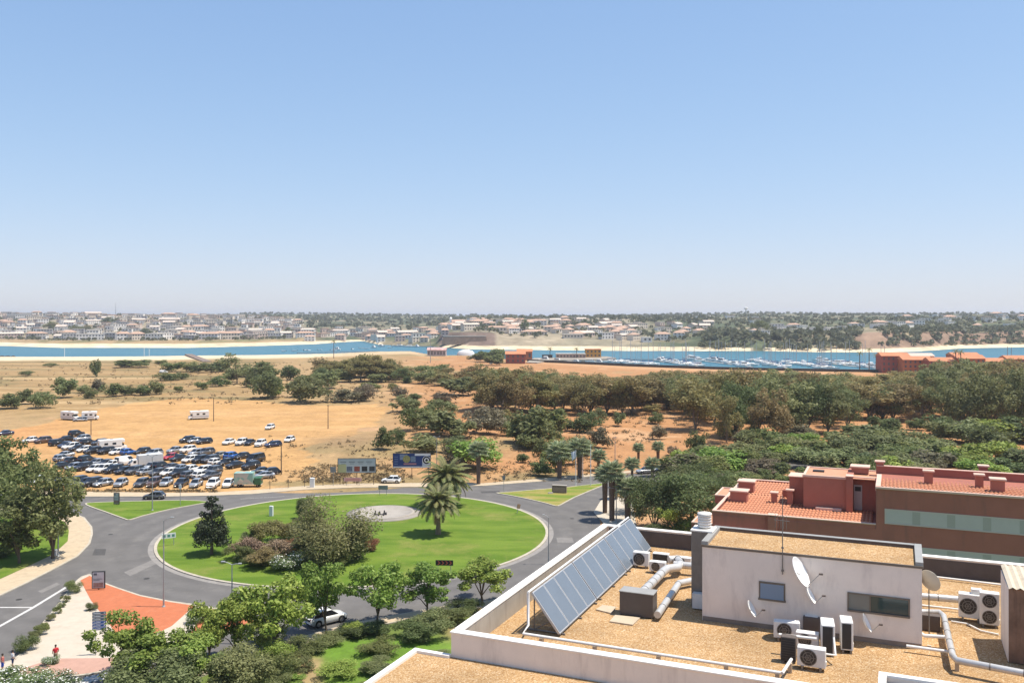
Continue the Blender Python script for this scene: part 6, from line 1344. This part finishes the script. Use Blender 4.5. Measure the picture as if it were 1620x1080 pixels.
# ================================================================ people
M_skin = mat('skin', (.42, .25, .17), .6); M_hair = mat('hair_dark', (.03, .02, .015), .7)
def person(u, v, rz, top, bottom, label, hold=None, dress=False):
    p = P(u, v)+Vector((0, 0, .14)); r = empty('person', p, rz, label, 'person')
    sk = [((0, 0, .95), .14), ((0, 0, 1.15), .13), ((0, 0, 1.38), .15), ((0, 0, 1.5), .06), ((0.01, 0, 1.6), .085), ((.02, 0, 1.7), .08)]
    ed = [(i, i+1) for i in range(5)]
    for s in (-1, 1):
        b_ = len(sk); sk += [((.02*s, s*.1, .88), .1), ((.06*s, s*.1, .5), .065), ((-.02*s+.0, s*.1, .08), .045), ((.12-.02*s, s*.1, .03), .04)]; ed += [(0, b_), (b_, b_+1), (b_+1, b_+2), (b_+2, b_+3)]
        b_ = len(sk); sk += [((0, s*.2, 1.42), .06), ((-.03+.03*s, s*.27, 1.13), .048), ((.14, s*.25, .92), .036), ((.2, s*.25, .85), .035)]; ed += [(2, b_), (b_, b_+1), (b_+1, b_+2), (b_+2, b_+3)]
    me = bpy.data.meshes.new('body'); me.from_pydata([q[0] for q in sk], ed, []); me.materials.append(M_skin)
    o = bpy.data.objects.new('body', me); col.objects.link(o); o.parent = r
    md = o.modifiers.new('Skin', 'SKIN'); md.use_smooth_shade = True
    for i, q in enumerate(sk): me.skin_vertices[0].data[i].radius = (q[1], q[1]); me.skin_vertices[0].data[i].use_root = (i == 0)
    o.modifiers.new('Sub', 'SUBSURF').levels = 1
    mb = MB(); mb.lathe([(.155, .92), (.165, 1.1), (.19, 1.32), (.16, 1.44), (.07, 1.49)], 12, M=Matrix.Diagonal((.8, 1.15, 1, 1)))
    for s in (-1, 1): mb.tube([(0, s*.17, 1.42), (-.01+.02*s, s*.25, 1.2)], [.085, .075], 8)
    mb.build('shirt', mat('cloth_'+top[0], top[1], .9), r)
    mb = MB()
    if dress: mb.lathe([(.15, 1.0), (.22, .7), (.26, .5)], 12)
    else:
        mb.lathe([(.16, 1.0), (.175, .86)], 12, M=Matrix.Diagonal((.85, 1.1, 1, 1)))
        for s in (-1, 1): mb.tube([(.01*s, s*.09, .95), (.05*s, s*.1, .52)], [.115, .09], 8)
    mb.build('shorts' if not dress else 'skirt', mat('cloth_'+bottom[0], bottom[1], .9), r)
    MB().lathe([(.095, 1.62), (.105, 1.7), (.08, 1.78), (0, 1.8)], 12, c=(-.005, 0)).build('hair', M_hair, r)
    for s in (-1, 1): MB().bbox(-.07+.0, .17, s*.1-.045, s*.1+.045, 0, .07, .015).build('shoe', M_signw, r)
person(88, 1049, 2.4, ('red', (.5, .03, .04)), ('tan', (.35, .25, .17)), 'person in a red shirt walking on the pink paving')
person(4, 1064, .6, ('rust', (.45, .12, .1)), ('blue', (.03, .08, .4)), 'person in blue shorts at the left edge of the picture')
person(20, 1058, .9, ('pale', (.6, .6, .6)), ('navy', (.03, .05, .12)), 'person in a pale top beside the one in blue shorts')
# ================================================================ far bank: town, trees
TW = random.Random(99)
WALLS = [('white', mat('town_white', (.78, .74, .68), .9, var=.06, vscale=.1)), ('cream', mat('town_cream', (.68, .59, .48), .9, var=.06, vscale=.1)), ('pinkish', mat('town_pink', (.6, .47, .39), .9, var=.06, vscale=.1)), ('ochre', mat('town_ochre', (.48, .34, .2), .9, var=.06, vscale=.1)), ('pale grey', mat('town_grey', (.4, .39, .38), .9, var=.06, vscale=.1))]
M_troof = mat('town_roof', (.44, .29, .21), .9, var=.15, vscale=.1); M_troof2 = mat('town_roof_pale', (.56, .46, .38), .9, var=.1, vscale=.1); M_tflat = mat('town_flat_roof', (.58, .53, .46), .9); M_twin = mat('town_window', (.09, .085, .085), .4); M_tshade = mat('town_awning', (.3, .2, .14), .8)
UNITW = MB().box(-.5, .5, -.5, .5, 0, 1).mesh('wall', WALLS[0][1])
def hipmesh():
    mb = MB(); mb.add([(-.54, -.56, 0), (.54, -.56, 0), (.54, .56, 0), (-.54, .56, 0), (-.28, 0, 1), (.28, 0, 1)], [(0, 1, 5, 4), (1, 2, 5), (2, 3, 4, 5), (3, 0, 4), (3, 2, 1, 0)]); return mb.mesh('roof', M_troof)
def gabmesh():
    mb = MB(); mb.add([(-.53, -.56, 0), (.53, -.56, 0), (.53, .56, 0), (-.53, .56, 0), (-.53, 0, 1), (.53, 0, 1)], [(0, 1, 5, 4), (1, 2, 5), (2, 3, 4, 5), (3, 0, 4), (3, 2, 1, 0)]); return mb.mesh('roof', M_troof)
HIP, GAB, FLT = hipmesh(), gabmesh(), MB().box(-.52, .52, -.53, .53, 0, 1).mesh('roof', M_tflat)
WIN = MB().box(-.5, .5, -.5, .5, -.5, .5).mesh('window', M_twin)
def house(u, d, w, dep, h, wi, rt, rz, label, group, nw=3, fl=1, name='house', z=None):
    p = PF(u, d); r = empty(name, p-Vector((0, 0, 1.5)), rz, label, 'building', group)
    o = link('wall', UNITW, r, mat=WALLS[wi][1]); o.scale = (w, dep, h+1.5)
    ro = link('roof', {'h': HIP, 'g': GAB, 'f': FLT}[rt], r, (0, 0, h+1.5), mat={'h': M_troof, 'g': M_troof2, 'f': M_tflat}[rt]); ro.scale = (w, dep, .5 if rt == 'f' else min(dep, w)*.24)
    for f in range(fl):
        for k in range(nw):
            x = -w/2+w*(k+.5)/nw; q = link('window', WIN, r, (x, -dep/2, 1.5+(f+.55)*h/fl)); q.scale = (min(w/nw*.42, 2.6), .3, h/fl*.42)
    if rt != 'f' and w > 9: q = link('chimney', UNITW, r, (w*.22, dep*.12, h+1.5), mat=WALLS[wi][1]); q.scale = (.8, .8, dep*.24+.9)
    return r
HS = []
def district(n, u0, u1, f, wr, hr, roofs, walls, label, group, seed, wide=.0):
    rg = random.Random(seed)
    for k in range(n):
        u = rg.uniform(u0, u1); ys = float(farshore(u)); d = f(rg, u, ys)
        w = rg.uniform(*wr)*(2.0 if rg.random() < wide else 1); HS.append((d, u, w, rg.uniform(8, 12), rg.uniform(*hr), rg.choice(walls), rg.choice(roofs), rg.uniform(-.2, 1.1), label, group, w > 16))
us_ = [r[0] for r in H2]; D1f = lambda u: float(np.interp(u, us_, [r[1] for r in H2]))
district(520, -70, 475, lambda g, u, ys: ys+185+(D1f(u)+150-ys-185)*g.random()**1.25, (9, 19), (5.5, 9.5), 'hgffff', [0, 0, 0, 1, 1, 2, 4], 'house of the left far town', 'houses of the left far town', 1, .22)
district(34, 210, 480, lambda g, u, ys: ys+175+g.random()*40, (18, 34), (7, 10), 'fh', [0, 1, 0, 2], 'terrace block below the left far town', 'terraces at the foot of the left far town', 2)
district(90, 480, 720, lambda g, u, ys: ys+18+g.random()**1.5*330, (9, 17), (5, 8), 'hghf', [0, 0, 1, 2, 2], 'house of the old village by the inlet', 'houses of the inlet village', 3, .15)
district(125, 715, 1010, lambda g, u, ys: ys+110+g.random()**1.2*430, (10, 20), (4.5, 8), 'hghf', [0, 1, 1, 2], 'house on the hill behind the long beach', 'houses behind the long beach', 4, .2)
district(30, 990, 1120, lambda g, u, ys: ys+70+g.random()*420, (10, 18), (4.5, 8), 'hgf', [0, 1, 2], 'house among trees above the beach end', 'houses above the beach end', 5)
for (ua, ub, da, db, n) in ((1228, 1275, 190, 330, 12), (1285, 1345, 170, 260, 12), (1345, 1400, 150, 330, 8), (1430, 1505, 330, 430, 10), (1180, 1215, 60, 180, 6), (1395, 1425, 250, 420, 5), (1500, 1625, 150, 520, 14), (1560, 1625, 600, 1100, 12), (1420, 1500, 700, 1200, 8), (1100, 1200, 500, 1100, 8)):
    district(n, ua, ub, lambda g, u, ys, da=da, db=db: ys+g.uniform(da, db), (12, 24), (5, 8), 'ffh', [0, 0, 0, 1], 'white villa on the wooded right far hillside', 'villas on the right far hillside', int(ua), .2)
HS.sort(key=lambda a: a[0]); seen = []; cntg = {}; rest = MB(); ind = 0
keep = []
for a in HS:
    x = (a[1]-CX)/F*a[0]
    if any(abs(x-b_[0]) < (a[2]+b_[2])*.46 and abs(a[0]-b_[1]) < 13 for b_ in seen[-160:]): continue
    seen.append((x, a[0], a[2])); keep.append(a)
vis = sorted(keep, key=lambda a: -(a[2]*a[4])/a[0]**2)[:330]; ids = set(id(a) for a in vis)
for a in keep:
    d, u, w, dep, h, wi, rt, rz, lb, gp, wd = a
    if id(a) in ids:
        col_ = WALLS[wi][0]; rn = {'h': 'red hipped roof', 'g': 'pale tiled gable roof', 'f': 'flat roof'}[rt]
        house(u, d, w, dep, h, wi, rt, rz, ('%s %s %s with %s' % ('wide' if wd else 'small', col_, lb, rn)).replace('white white', 'white').replace('cream white', 'cream'), gp, max(2, int(w/4)), 2 if h > 6 else 1)
    else:
        p = PF(u, d); M = Matrix.Translation(p) @ Matrix.Rotation(rz, 4, 'Z'); rest.box(-w/2, w/2, -dep/2, dep/2, -2, h, wi, M)
        rest.box(-w/2-.3, w/2+.3, -dep/2-.3, dep/2+.3, h, h+.5 if rt == 'f' else h+1.2, 5 if rt != 'f' else 6, M)
        for k in range(max(2, int(w/5))): x = -w/2+w*(k+.5)/max(2, int(w/5)); rest.box(x-.8, x+.8, -dep/2-.1, -dep/2+.1, h*.3, h*.7, 7, M)
tag(rest.build('distant_houses', [w_[1] for w_ in WALLS]+[M_troof, M_tflat, M_twin]), 'smallest houses crowding the far town roofscape', 'houses', kind='stuff')
# landmarks of the far bank
p = PF(724, 1390); r = empty('church', p-Vector((0, 0, 1)), .1, 'white church with square bell tower above the dark cliff wall', 'church')
MB().box(-9, 9, -5, 5, 0, 9).build('nave', WALLS[0][1], r); o = link('roof', GAB, r, (0, 0, 9)); o.scale = (18, 10, 3.5); MB().box(-12, -9.01, -2.5, 2.5, 0, 14).build('bell_tower', WALLS[0][1], r); MB().lathe([(2.4, 14), (1.6, 15.5), (0, 17)], 8, c=(-10.5, 0)).build('cupola', WALLS[0][1], r)
for x in (-5, 0, 5): MB().box(x-.7, x+.7, -5.1, -5, 3, 6.5).build('window', M_twin, r)
p = PF(735, float(farshore(735))+34); r = empty('fort_wall', p-Vector((0, 0, 2)), .05, 'long dark brown stone fort wall above the inlet mouth', 'wall'); M_fort = mat('fort_stone', (.19, .135, .1), .95, var=.3, vscale=.3)
mb = MB(); mb.add([(-29, -4, 0), (29, -4, 0), (29, 6, 0), (-29, 6, 0), (-27, -2, 10), (27, -2, 10), (27, 5, 10), (-27, 5, 10)], [(0, 1, 5, 4), (1, 2, 6, 5), (2, 3, 7, 6), (3, 0, 4, 7), (4, 5, 6, 7)]); mb.build('wall', M_fort, r); MB().box(-27, 27, -2.2, -1.6, 10, 11).build('parapet', WALLS[1][1], r)
p = PF(183, 2600); tag(MB().tube([(0, 0, 0), (0, 0, 40)], [1.0, .5], 5).build('radio_mast', M_pole, None, p), 'thin radio mast on the skyline above the left town', 'mast')
p = PF(1180, 3000); tag(MB().lathe([(3, 0), (2, 14), (7, 16), (7, 20), (0, 22)], 10).build('water_tower', WALLS[0][1], None, p), 'white water tower on the right skyline', 'water tower')
for (u, du, lb) in ((1036, 0, 'white tall chimney on the far hill right'), ): pass
# trees told apart on the far bank
FT = []
for (u, dd, w, h, lb) in [(830, 180, 13, 24, 'tall dark cypress group on the far bank behind the beach'), (925, 330, 14, 16, 'dark round tree among the villas on the far bank'), (228, 240, 20, 16, 'round green tree among terraces of the left far town'), (455, 260, 14, 14, 'dark tree right of the terraces in the left far town'), (1295, 120, 16, 20, 'dark pine above the right far beach'), (1345, 140, 16, 18, 'dark pine left of the reddish cliff'), (130, 330, 34, 14, 'wide dark tree clump inside the left far town'), (80, 420, 24, 14, 'dark tree clump in the left part of the far town'), (170, 560, 20, 14, 'dark tree on the upper left far town'), (1200, 150, 30, 24, 'dense dark trees on the point at the beach end')]:
    p = PF(u, float(farshore(u))+dd); tm, cm = TREE['darkround'][len(lb) % 2]; r = empty('far_tree', p-Vector((0, 0, .5)), 0, lb, 'tree', 'single trees on the far bank'); k = p.y/F; r.scale = (w*k, w*k, h*k); link('trunk', tm, r); link('crown', cm, r)
# woods of the far hills: one uncountable mass
rng = np.random.default_rng(77); C = []; R = []
def scatter(n, u0, u1, d0, d1, r0, r1, rel=True, pw=1.0):
    for k in range(n):
        u = rng.uniform(u0, u1); ys = float(farshore(u)) if rel else 0; d = ys+d0+(d1-d0)*rng.random()**pw; x = (u-CX)/F*d; rr = rng.uniform(r0, r1); C.append((x, d, float(hfar(x, d))+rr*.55)); R.append(rr)
scatter(420, -80, 480, 150, 850, 2.5, 5.5); scatter(140, -80, 480, 120, 190, 2, 4); scatter(260, 470, 720, 350, 2200, 4, 8); scatter(300, 700, 1020, 90, 560, 2.5, 6); scatter(300, 700, 1120, 500, 2400, 4, 9); scatter(560, 1000, 1660, 60, 900, 2.5, 6); scatter(260, 1110, 1360, 12, 160, 3.5, 7.5); scatter(260, 1390, 1660, 40, 160, 3, 6); scatter(520, 950, 1700, 600, 2400, 3, 7); scatter(160, 380, 700, 2300, 4400, 5, 9, False); scatter(60, -80, 400, 2300, 2700, 4, 7, False); scatter(420, 350, 1700, 2400, 4200, 4, 7.5, False)
C = np.array(C); R = np.array(R); m_ = 16; n = len(C)
ci = np.repeat(np.arange(n), m_); dv = rng.normal(size=(n*m_, 3)); dv /= np.linalg.norm(dv, axis=1)[:, None]; dv[:, 2] = np.abs(dv[:, 2])*.8-.1
pp = C[ci]+dv*R[ci][:, None]*(.55+.4*rng.random(n*m_))[:, None]; nn = dv+rng.normal(size=dv.shape)*.5; nn /= np.linalg.norm(nn, axis=1)[:, None]
a = np.cross(nn, rng.normal(size=nn.shape)); a /= np.linalg.norm(a, axis=1)[:, None]; b2 = np.cross(nn, a); s = R[ci]*(.35+.25*rng.random(n*m_))
a *= s[:, None]; b2 *= (s*.75)[:, None]; V = np.stack([pp-a, pp+b2, pp+a, pp-b2], 1).reshape(-1, 3)
tag(link('far_woods', np_mesh('far_woods', V, np.arange(len(V)).reshape(-1, 4), LM['far'])), 'dark green woods covering the far hills', 'woods', kind='stuff')

# ================================================================ river side and marina
def quay(name, pts, z0, z1, m, label=None, cat=None, kind='structure'):
    o = MB().prism(ccw([tuple(q[:2]) for q in pts]), z0, z1).build(name, m); tag(o, label, cat, kind=kind); return o
M_quay = mat('quay_stone', (.3, .26, .21), .95, var=.15, vscale=.3); M_dkwall = mat('quay_wall_dark', (.06, .05, .04), .95, var=.2, vscale=.4); M_pont = mat('pontoon_grey', (.2, .2, .2), .9); M_pontp = mat('pontoon_pale', (.45, .42, .38), .9)
def strip(a, b_, w): a, b_ = Vector(a[:2]), Vector(b_[:2]); n = (b_-a).normalized(); n = Vector((-n.y, n.x))*w/2; return [a-n, b_-n, b_+n, a+n]
# dark marina wall along the orange bank
wp = [(835, 571.5), (870, 573.5), (940, 576.5), (1000, 579.5), (1070, 582), (1130, 584), (1220, 586), (1300, 587.5), (1400, 589)]
mw = empty('marina_wall', (0, 0, 0), 0, 'long dark wall along the marina water edge', 'wall')
for a, b_ in zip(wp[:-1], wp[1:]):
    A, B = PZ(a[0], a[1], -4), PZ(b_[0], b_[1], -4); MB().prism(ccw([tuple(q) for q in strip(A, B+(B-A)*.004, 1.6)]), -6, -2.1).build('wall_section', M_dkwall, mw)
quay('quay', [PZ(832, 573, -3), PZ(845, 566, -3), PZ(960, 563.5, -3), PZ(975, 566, -3), PZ(940, 568.5, -3), PZ(870, 569.5, -3), PZ(850, 573.5, -3)], -8, -3, M_quay)
quay('marina_quay', [PZ(1392, 585, -3), PZ(1385, 572, -3), PZ(1400, 566, -3), PZ(1700, 566, -3), PZ(1700, 592, -3), PZ(1480, 592, -3)], -8, -3, M_quay)
# marina buildings
def mblock(name, u0, u1, vb, vt, dep, zb, m, label, roofm, wins=6, floors=2, rz=0.0, arches=False, rt='g'):
    p = PZ((u0+u1)/2, vb, zb); k = p.y/F; w = (u1-u0)*k; h = (vb-vt)*k; r = empty(name, p+Vector((0, dep/2, 0)), rz, label, 'building')
    MB().box(-w/2, w/2, -dep/2, dep/2, -1, h).build('wall', m, r)
    if rt == 'g': o = link('roof', GAB, r, (0, 0, h), mat=roofm); o.scale = (w, dep, 2.2)
    elif rt == 'f': MB().box(-w/2-.3, w/2+.3, -dep/2-.3, dep/2+.3, h, h+.5).build('roof', roofm, r)
    for f in range(floors):
        for q in range(wins): x = -w/2+w*(q+.5)/wins; o = link('window', WIN, r, (x, -dep/2, (f+.5)*h/floors)); o.scale = (w/wins*.4, .25, h/floors*.5)
    return r
M_or = mat('orange_render', (.4, .14, .06), .9, var=.12, vscale=.3); M_rd = mat('red_render', (.32, .09, .06), .9, var=.12, vscale=.3); M_ye = mat('yellow_render', (.62, .3, .06), .9, var=.08, vscale=.3); M_org2 = mat('orange_roof', (.48, .2, .1), .9, var=.15, vscale=.3)
mblock('marina_building', 927, 951, 565, 553, 14, -3, M_ye, 'yellow-orange building on the marina quay', M_org2, 4, 2, rt='f'); mblock('arcade_building', 880, 926.5, 566, 560, 9, -3, mat('arcade_pink', (.5, .34, .25), .9), 'low pinkish arcade left of the yellow quay building', M_tflat, 9, 1, rt='f')
mblock('marina_building', 800, 831, 574, 560, 14, -3, M_rd, 'red building with orange roof at the left end of the marina', M_org2, 4, 2); mblock('pavilion', 818, 842, 568, 556, 10, -3, M_or, 'small orange roofed pavilion behind the red marina building', M_org2, 3, 1); mblock('boat_kiosk', 858, 874, 566, 562, 5, -3, M_dkwall, 'dark kiosk on the quay beside the palm', M_dkwall, 2, 1, rt='f')
for (u0, u1, vb, vt, m_, lb) in [(1398, 1440, 588, 563, M_rd, 'red marina building at the left end of the long orange row'), (1432, 1476, 590, 569, M_or, 'orange marina building second in the long row'), (1474, 1512, 592, 571, M_rd, 'deep red marina building in the middle of the long row'), (1518, 1560, 592, 567, M_or, 'orange marina building right of the middle of the row'), (1562, 1600, 592, 572, M_or, 'orange marina building near the right edge'), (1598, 1650, 592, 568, M_rd, 'red marina building cut by the right edge')]:
    mblock('marina_building', u0, u1, vb, vt, 14, -3, m_, lb, M_org2, 6, 3, -.12)
mblock('marina_building', 1438, 1478, 575, 563, 12, -3, M_or, 'pale roofed orange building behind the long marina row', mat('pale_roof', (.55, .42, .34), .9), 5, 1); mblock('marina_building', 1508, 1550, 576, 562, 12, -3, M_rd, 'red building with dark roofs behind the marina row', M_org2, 5, 2)
mblock('striped_shed', 676, 705, 563, 553.5, 14, -4, mat('striped_wall', (.45, .36, .34), .9, var=.4, vscale=.25), 'reddish striped shed by the river', mat('striped_roof', (.5, .3, .27), .9, var=.5, vscale=.3), 6, 1)
p = PZ(737, 562, -4); o = MB().lathe([(9, 0), (8.6, 2.5), (6.5, 4.6), (3, 5.6), (0, 5.9)], 20, M=Matrix.Diagonal((1, .7, 1, 1))).build('white_dome_tent', mat('tent_white', (.62, .6, .58), .7), None, p); tag(o, 'white dome tent on the near river bank', 'tent')
for (u, v, w, h) in [(755, 572, 26, 14), (772, 573, 40, 22), (790, 571, 30, 20), (780, 578, 40, 18)]: o = bush(u, v, w, h, 'green', label='%s green shrub mound beside the red marina building' % {755: 'leftmost', 772: 'tallest', 790: 'rightmost', 780: 'lowest'}[u])
for k, (u, v) in enumerate([(774, 573), (779, 571), (784, 569.5), (790, 568), (777, 576), (788, 573), (794, 571)]): place_car('suv' if k % 2 else 'hatchback', 'w', P(u, v), .6+.2*k, '%s white car from the left parked beside the red marina building' % nth([774, 777, 779, 784, 788, 790, 794].index(u)), 'white cars by the marina', name='parked_car')
# tall palms, masts and posts
for (u, v, vt, lb) in [(1360, 583, 559, 'tall thin palm left of a taller one at the marina'), (1375, 583, 553, 'tallest thin palm at the marina'), (1386, 585, 562, 'thin palm nearest the orange marina row'), (870, 566, 552, 'thin dark palm on the quay by the kiosk'), (912, 566, 552, 'bushy palm on the quay left of the yellow building'), (1512, 592, 556, 'thin palm above the orange marina row'), (1520, 592, 557, 'bushy palm above the orange marina row'), (528, 566, 540, 'palm on the river bank beside the fishing boats')]:
    p = PZ(u, v, -3); k = p.y/F; h = (v-vt)*k; r = empty('marina_palm', p, 0, lb, 'palm tree', 'palms at the marina'); MB().tube([(0, 0, -1), (0, 0, h)], [.35, .25], 6).build('trunk', M_ptrunk, r)
    for q in range(14): o = link('frond', FR[q % 3], r, (0, 0, h)); o.rotation_euler = (0, -1.2+1.4*(q/13), q*2.4); o.scale = (3.4,)*3
for (u, v, vt, lb) in [(228, 566, 550, 'white post on the left river beach'), (102, 565, 551, 'thin pale post in the river on the left'), (236, 566, 552, 'second pale post on the left river beach'), (1594, 590, 548, 'tall thin mast at the right behind the marina row'), (1600, 590, 549, 'second tall thin mast at the right behind the marina row')]:
    p = PZ(u, v, -4); tag(MB().tube([(0, 0, -2), (0, 0, (v-vt)*p.y/F)], .22, 5).build('mast_post', M_signw if u < 300 else M_pole, None, p), lb, 'post')
# ---- boats
M_hull = mat('hull_white', (.72, .71, .68), .4); M_hullb = mat('hull_blue', (.05, .1, .2), .4); M_deck = mat('boat_deck', (.55, .48, .38), .7); M_mast = mat('mast_alu', (.45, .45, .45), .4, .5); M_cover = mat('sail_cover', (.06, .1, .22), .8)
def hull(L, B, H):
    X = [-.5, -.45, -.2, .1, .3, .45, .5]; W = [.38, .44, .5, .5, .4, .17, .02]; Zt = [.9, .9, .9, .95, 1.05, 1.18, 1.25]; V = []; Fs = []
    for x, w, z in zip(X, W, Zt): V += [(x*L, 0, -.3*H), (x*L*.97, -w*B*.75, 0), (x*L, -w*B, z*H), (x*L, w*B, z*H), (x*L*.97, w*B*.75, 0)]
    for i in range(6):
        for k in range(5): Fs.append((i*5+k, i*5+(k+1) % 5, (i+1)*5+(k+1) % 5, (i+1)*5+k))
    Fs.append([0, 1, 2, 3, 4]); return V, Fs
BM = {}
for nm, L, B, H in (('yacht', 11, 3.4, 1.2), ('motor', 9, 3.1, 1.3), ('dinghy', 5.5, 2, .8)):
    mb = MB(); V, Fs = hull(L, B, H); mb.add(V, Fs); BM[nm] = mb.mesh('hull', M_hull)
BM['ycab'] = MB().bbox(-2.5, 2.4, -.9, .9, 1.1, 1.75, .15).mesh('cabin', M_hull); BM['ymast'] = MB().tube([(.6, 0, 1.0), (.6, 0, 14.5)], [.18, .14], 5).mesh('mast', M_mast); BM['boom'] = MB().tube([(.5, 0, 2.6), (-3.6, 0, 2.5)], [.22, .16], 6).mesh('sail_cover', M_cover); BM['ywin'] = MB().box(-1.6, 1.6, -.92, .92, 1.35, 1.6).mesh('cabin_window', M_cglass)
mb = MB(); mb.add([(-2.6, -1.2, 1.2), (1.8, -1.2, 1.2), (1.8, 1.2, 1.2), (-2.6, 1.2, 1.2), (-2.2, -1.05, 2.6), (.6, -1.05, 2.6), (.6, 1.05, 2.6), (-2.2, 1.05, 2.6)], [(0, 1, 5, 4), (1, 2, 6, 5), (2, 3, 7, 6), (3, 0, 4, 7), (4, 5, 6, 7)]); BM['mcab'] = mb.mesh('cabin', M_hull)
BM['mwin'] = MB().box(-2.1, 1.2, -1.16, 1.16, 1.75, 2.25).mesh('cabin_window', M_cglass); BM['fly'] = MB().bbox(-2.0, .2, -.9, .9, 2.6, 3.2, .1).mesh('flybridge', M_hull); BM['eng'] = MB().bbox(-3.0, -2.6, -.3, .3, .5, 1.3, .06).mesh('outboard', M_black)
BOATS = []; BT = random.Random(12)
def fleet(n, u0, v0, u1, v1, sp, kinds, ph):
    for k in range(n): t = (k+.5)/n; BOATS.append((lerp(u0, u1, t)+BT.uniform(-sp, sp), lerp(v0, v1, t)+BT.uniform(-1.2, 1.2), BT.choice(kinds), ph))
fleet(7, 835, 571, 962, 574, 4, 'mmd', 'in the left corner of the marina'); fleet(13, 965, 572, 1032, 577.5, 3, 'yyy', 'in the second marina cluster'); fleet(20, 1040, 570, 1105, 580, 4, 'yyym', 'in the third marina cluster'); fleet(18, 1118, 570, 1188, 580, 4, 'yyym', 'in the fourth marina cluster'); fleet(15, 1190, 570, 1240, 582, 4, 'yyym', 'in the fifth marina cluster'); fleet(20, 1240, 573, 1312, 583, 4, 'yyym', 'in the sixth marina cluster'); fleet(22, 1292, 572, 1405, 585, 3, 'mmy', 'along the long right pier'); fleet(7, 1090, 568, 1110, 572, 3, 'm', 'among the big motor yachts')
fleet(12, 440, 557, 620, 550, 6, 'md', 'on the river left of the marina'); fleet(7, 600, 548, 700, 551, 5, 'mdy', 'moored before the inlet village')
BOATS.sort(key=lambda a: a[0]); bc = {}; tot = {}
for (u, v, kd, ph) in BOATS: tot[(kd, ph)] = tot.get((kd, ph), 0)+1
for (u, v, kd, ph) in BOATS:
    i = bc.get((kd, ph), 0); bc[(kd, ph)] = i+1; nm = {'y': 'sailing yacht', 'm': 'white motor boat', 'd': 'small open boat'}[kd]
    lb = ('%s %s from the left %s' % (nth(i), nm, ph)) if tot[(kd, ph)] > 1 else '%s %s' % (nm, ph)
    p = PZ(u, v, SEA); r = empty({'y': 'sailing_yacht', 'm': 'motor_boat', 'd': 'open_boat'}[kd], p, BT.choice([.2, 3.3, .5, 2.9, -.6, 1.2])+BT.uniform(-.2, .2), lb, 'boat', 'moored boats'); s = BT.uniform(1.0, 1.45); r.scale = (s, s, s)
    if kd == 'y': link('hull', BM['yacht'], r); link('cabin', BM['ycab'], r); link('cabin_window', BM['ywin'], r); link('mast', BM['ymast'], r); link('sail_cover', BM['boom'], r)
    elif kd == 'm':
        link('hull', BM['motor'], r); link('cabin', BM['mcab'], r); link('cabin_window', BM['mwin'], r)
        if BT.random() < .5: link('flybridge', BM['fly'], r)
    else: link('hull', BM['dinghy'], r); link('outboard', BM['eng'], r)
for (a, b_, w, m_, lb) in [((985, 569), (1130, 569), 3, M_pont, 'long floating pontoon across the marina'), ((1035, 571), (1110, 581), 2.2, M_pontp, 'pontoon through the third boat cluster'), ((1110, 571), (1190, 581), 2.2, M_pontp, 'pontoon through the fourth boat cluster'), ((965, 572), (1030, 578), 2.2, M_pontp, 'pontoon through the second boat cluster'), ((1190, 570), (1245, 583), 2.2, M_pontp, 'pontoon through the fifth boat cluster'), ((1240, 573), (1312, 584), 2.2, M_pontp, 'pontoon through the sixth boat cluster'), ((1292, 574), (1420, 587), 3, M_pontp, 'pale pontoon of the long right pier'), ((470, 558.5), (600, 556), 4, M_pont, 'dark pontoon on the river left of the marina'), ((640, 547.5), (690, 548.5), 4, M_pont, 'quay pontoon before the inlet village')]:
    A, B = PZ(*a, SEA), PZ(*b_, SEA); tag(MB().prism(ccw([tuple(q) for q in strip(A, B, w)]), SEA-.3, SEA+.55).build('pontoon', m_), lb, 'pontoon')
A, B = PZ(298, 562, -4), PZ(328, 574, -4); tag(MB().prism(ccw([tuple(q) for q in strip(A, B, 7)]), -7, -2.6).build('stone_jetty', mat('jetty_stone', (.2, .15, .12), .95, var=.2, vscale=.4)), 'dark stone jetty sloping into the river on the left', 'jetty')
for k, u in enumerate((3, 12, 21)): p = PZ(u, 565.5, SEA); tag(MB().lathe([(3.2, -.5), (3.0, .8), (1.6, 1.7), (0, 2.0)], 7, M=Matrix.Diagonal((1.2, .8, 1, 1)), smooth=False).build('breakwater_rock', M_dkwall, None, p, k), '%s dark rock from the left at the left river edge' % nth(k), 'rock', 'rocks at the left river edge')

# ================================================================ haze: one closed box of thin pale air
m = bpy.data.materials.new('haze_air'); m.use_nodes = True; nt = m.node_tree; nt.nodes.clear()
vo = nt.nodes.new('ShaderNodeVolumePrincipled'); vo.inputs['Color'].default_value = (.92, .94, 1, 1); vo.inputs['Density'].default_value = .0001; vo.inputs['Anisotropy'].default_value = .2
ou = nt.nodes.new('ShaderNodeOutputMaterial'); nt.links.new(vo.outputs[0], ou.inputs['Volume'])
tag(MB().box(-60000, 60000, -200, 60000, -12, 90).build('haze', m), kind='stuff')

# ================================================================ things that share a look are told apart by their place
from collections import defaultdict
same = defaultdict(list)
for o in sc.objects:
    if o.parent is None and o.get('label') and o.get('group'): same[o['label']].append(o)
for lb, L_ in same.items():
    if len(L_) < 2: continue
    sets = [('', L_)]
    if len(L_) > 16:
        L_.sort(key=lambda o: o.location.y); h = len(L_)//2; sets = [('nearer ', L_[:h]), ('farther ', L_[h:])]
    for pre, S_ in sets:
        S_.sort(key=lambda o: o.location.x/max(o.location.y, 1))
        for k, o in enumerate(S_): o['label'] = '%s %s%s, counted from the left' % (nth(k), pre, lb) if len(lb.split()) < 10 else '%s %s%s' % (nth(k), pre, lb)
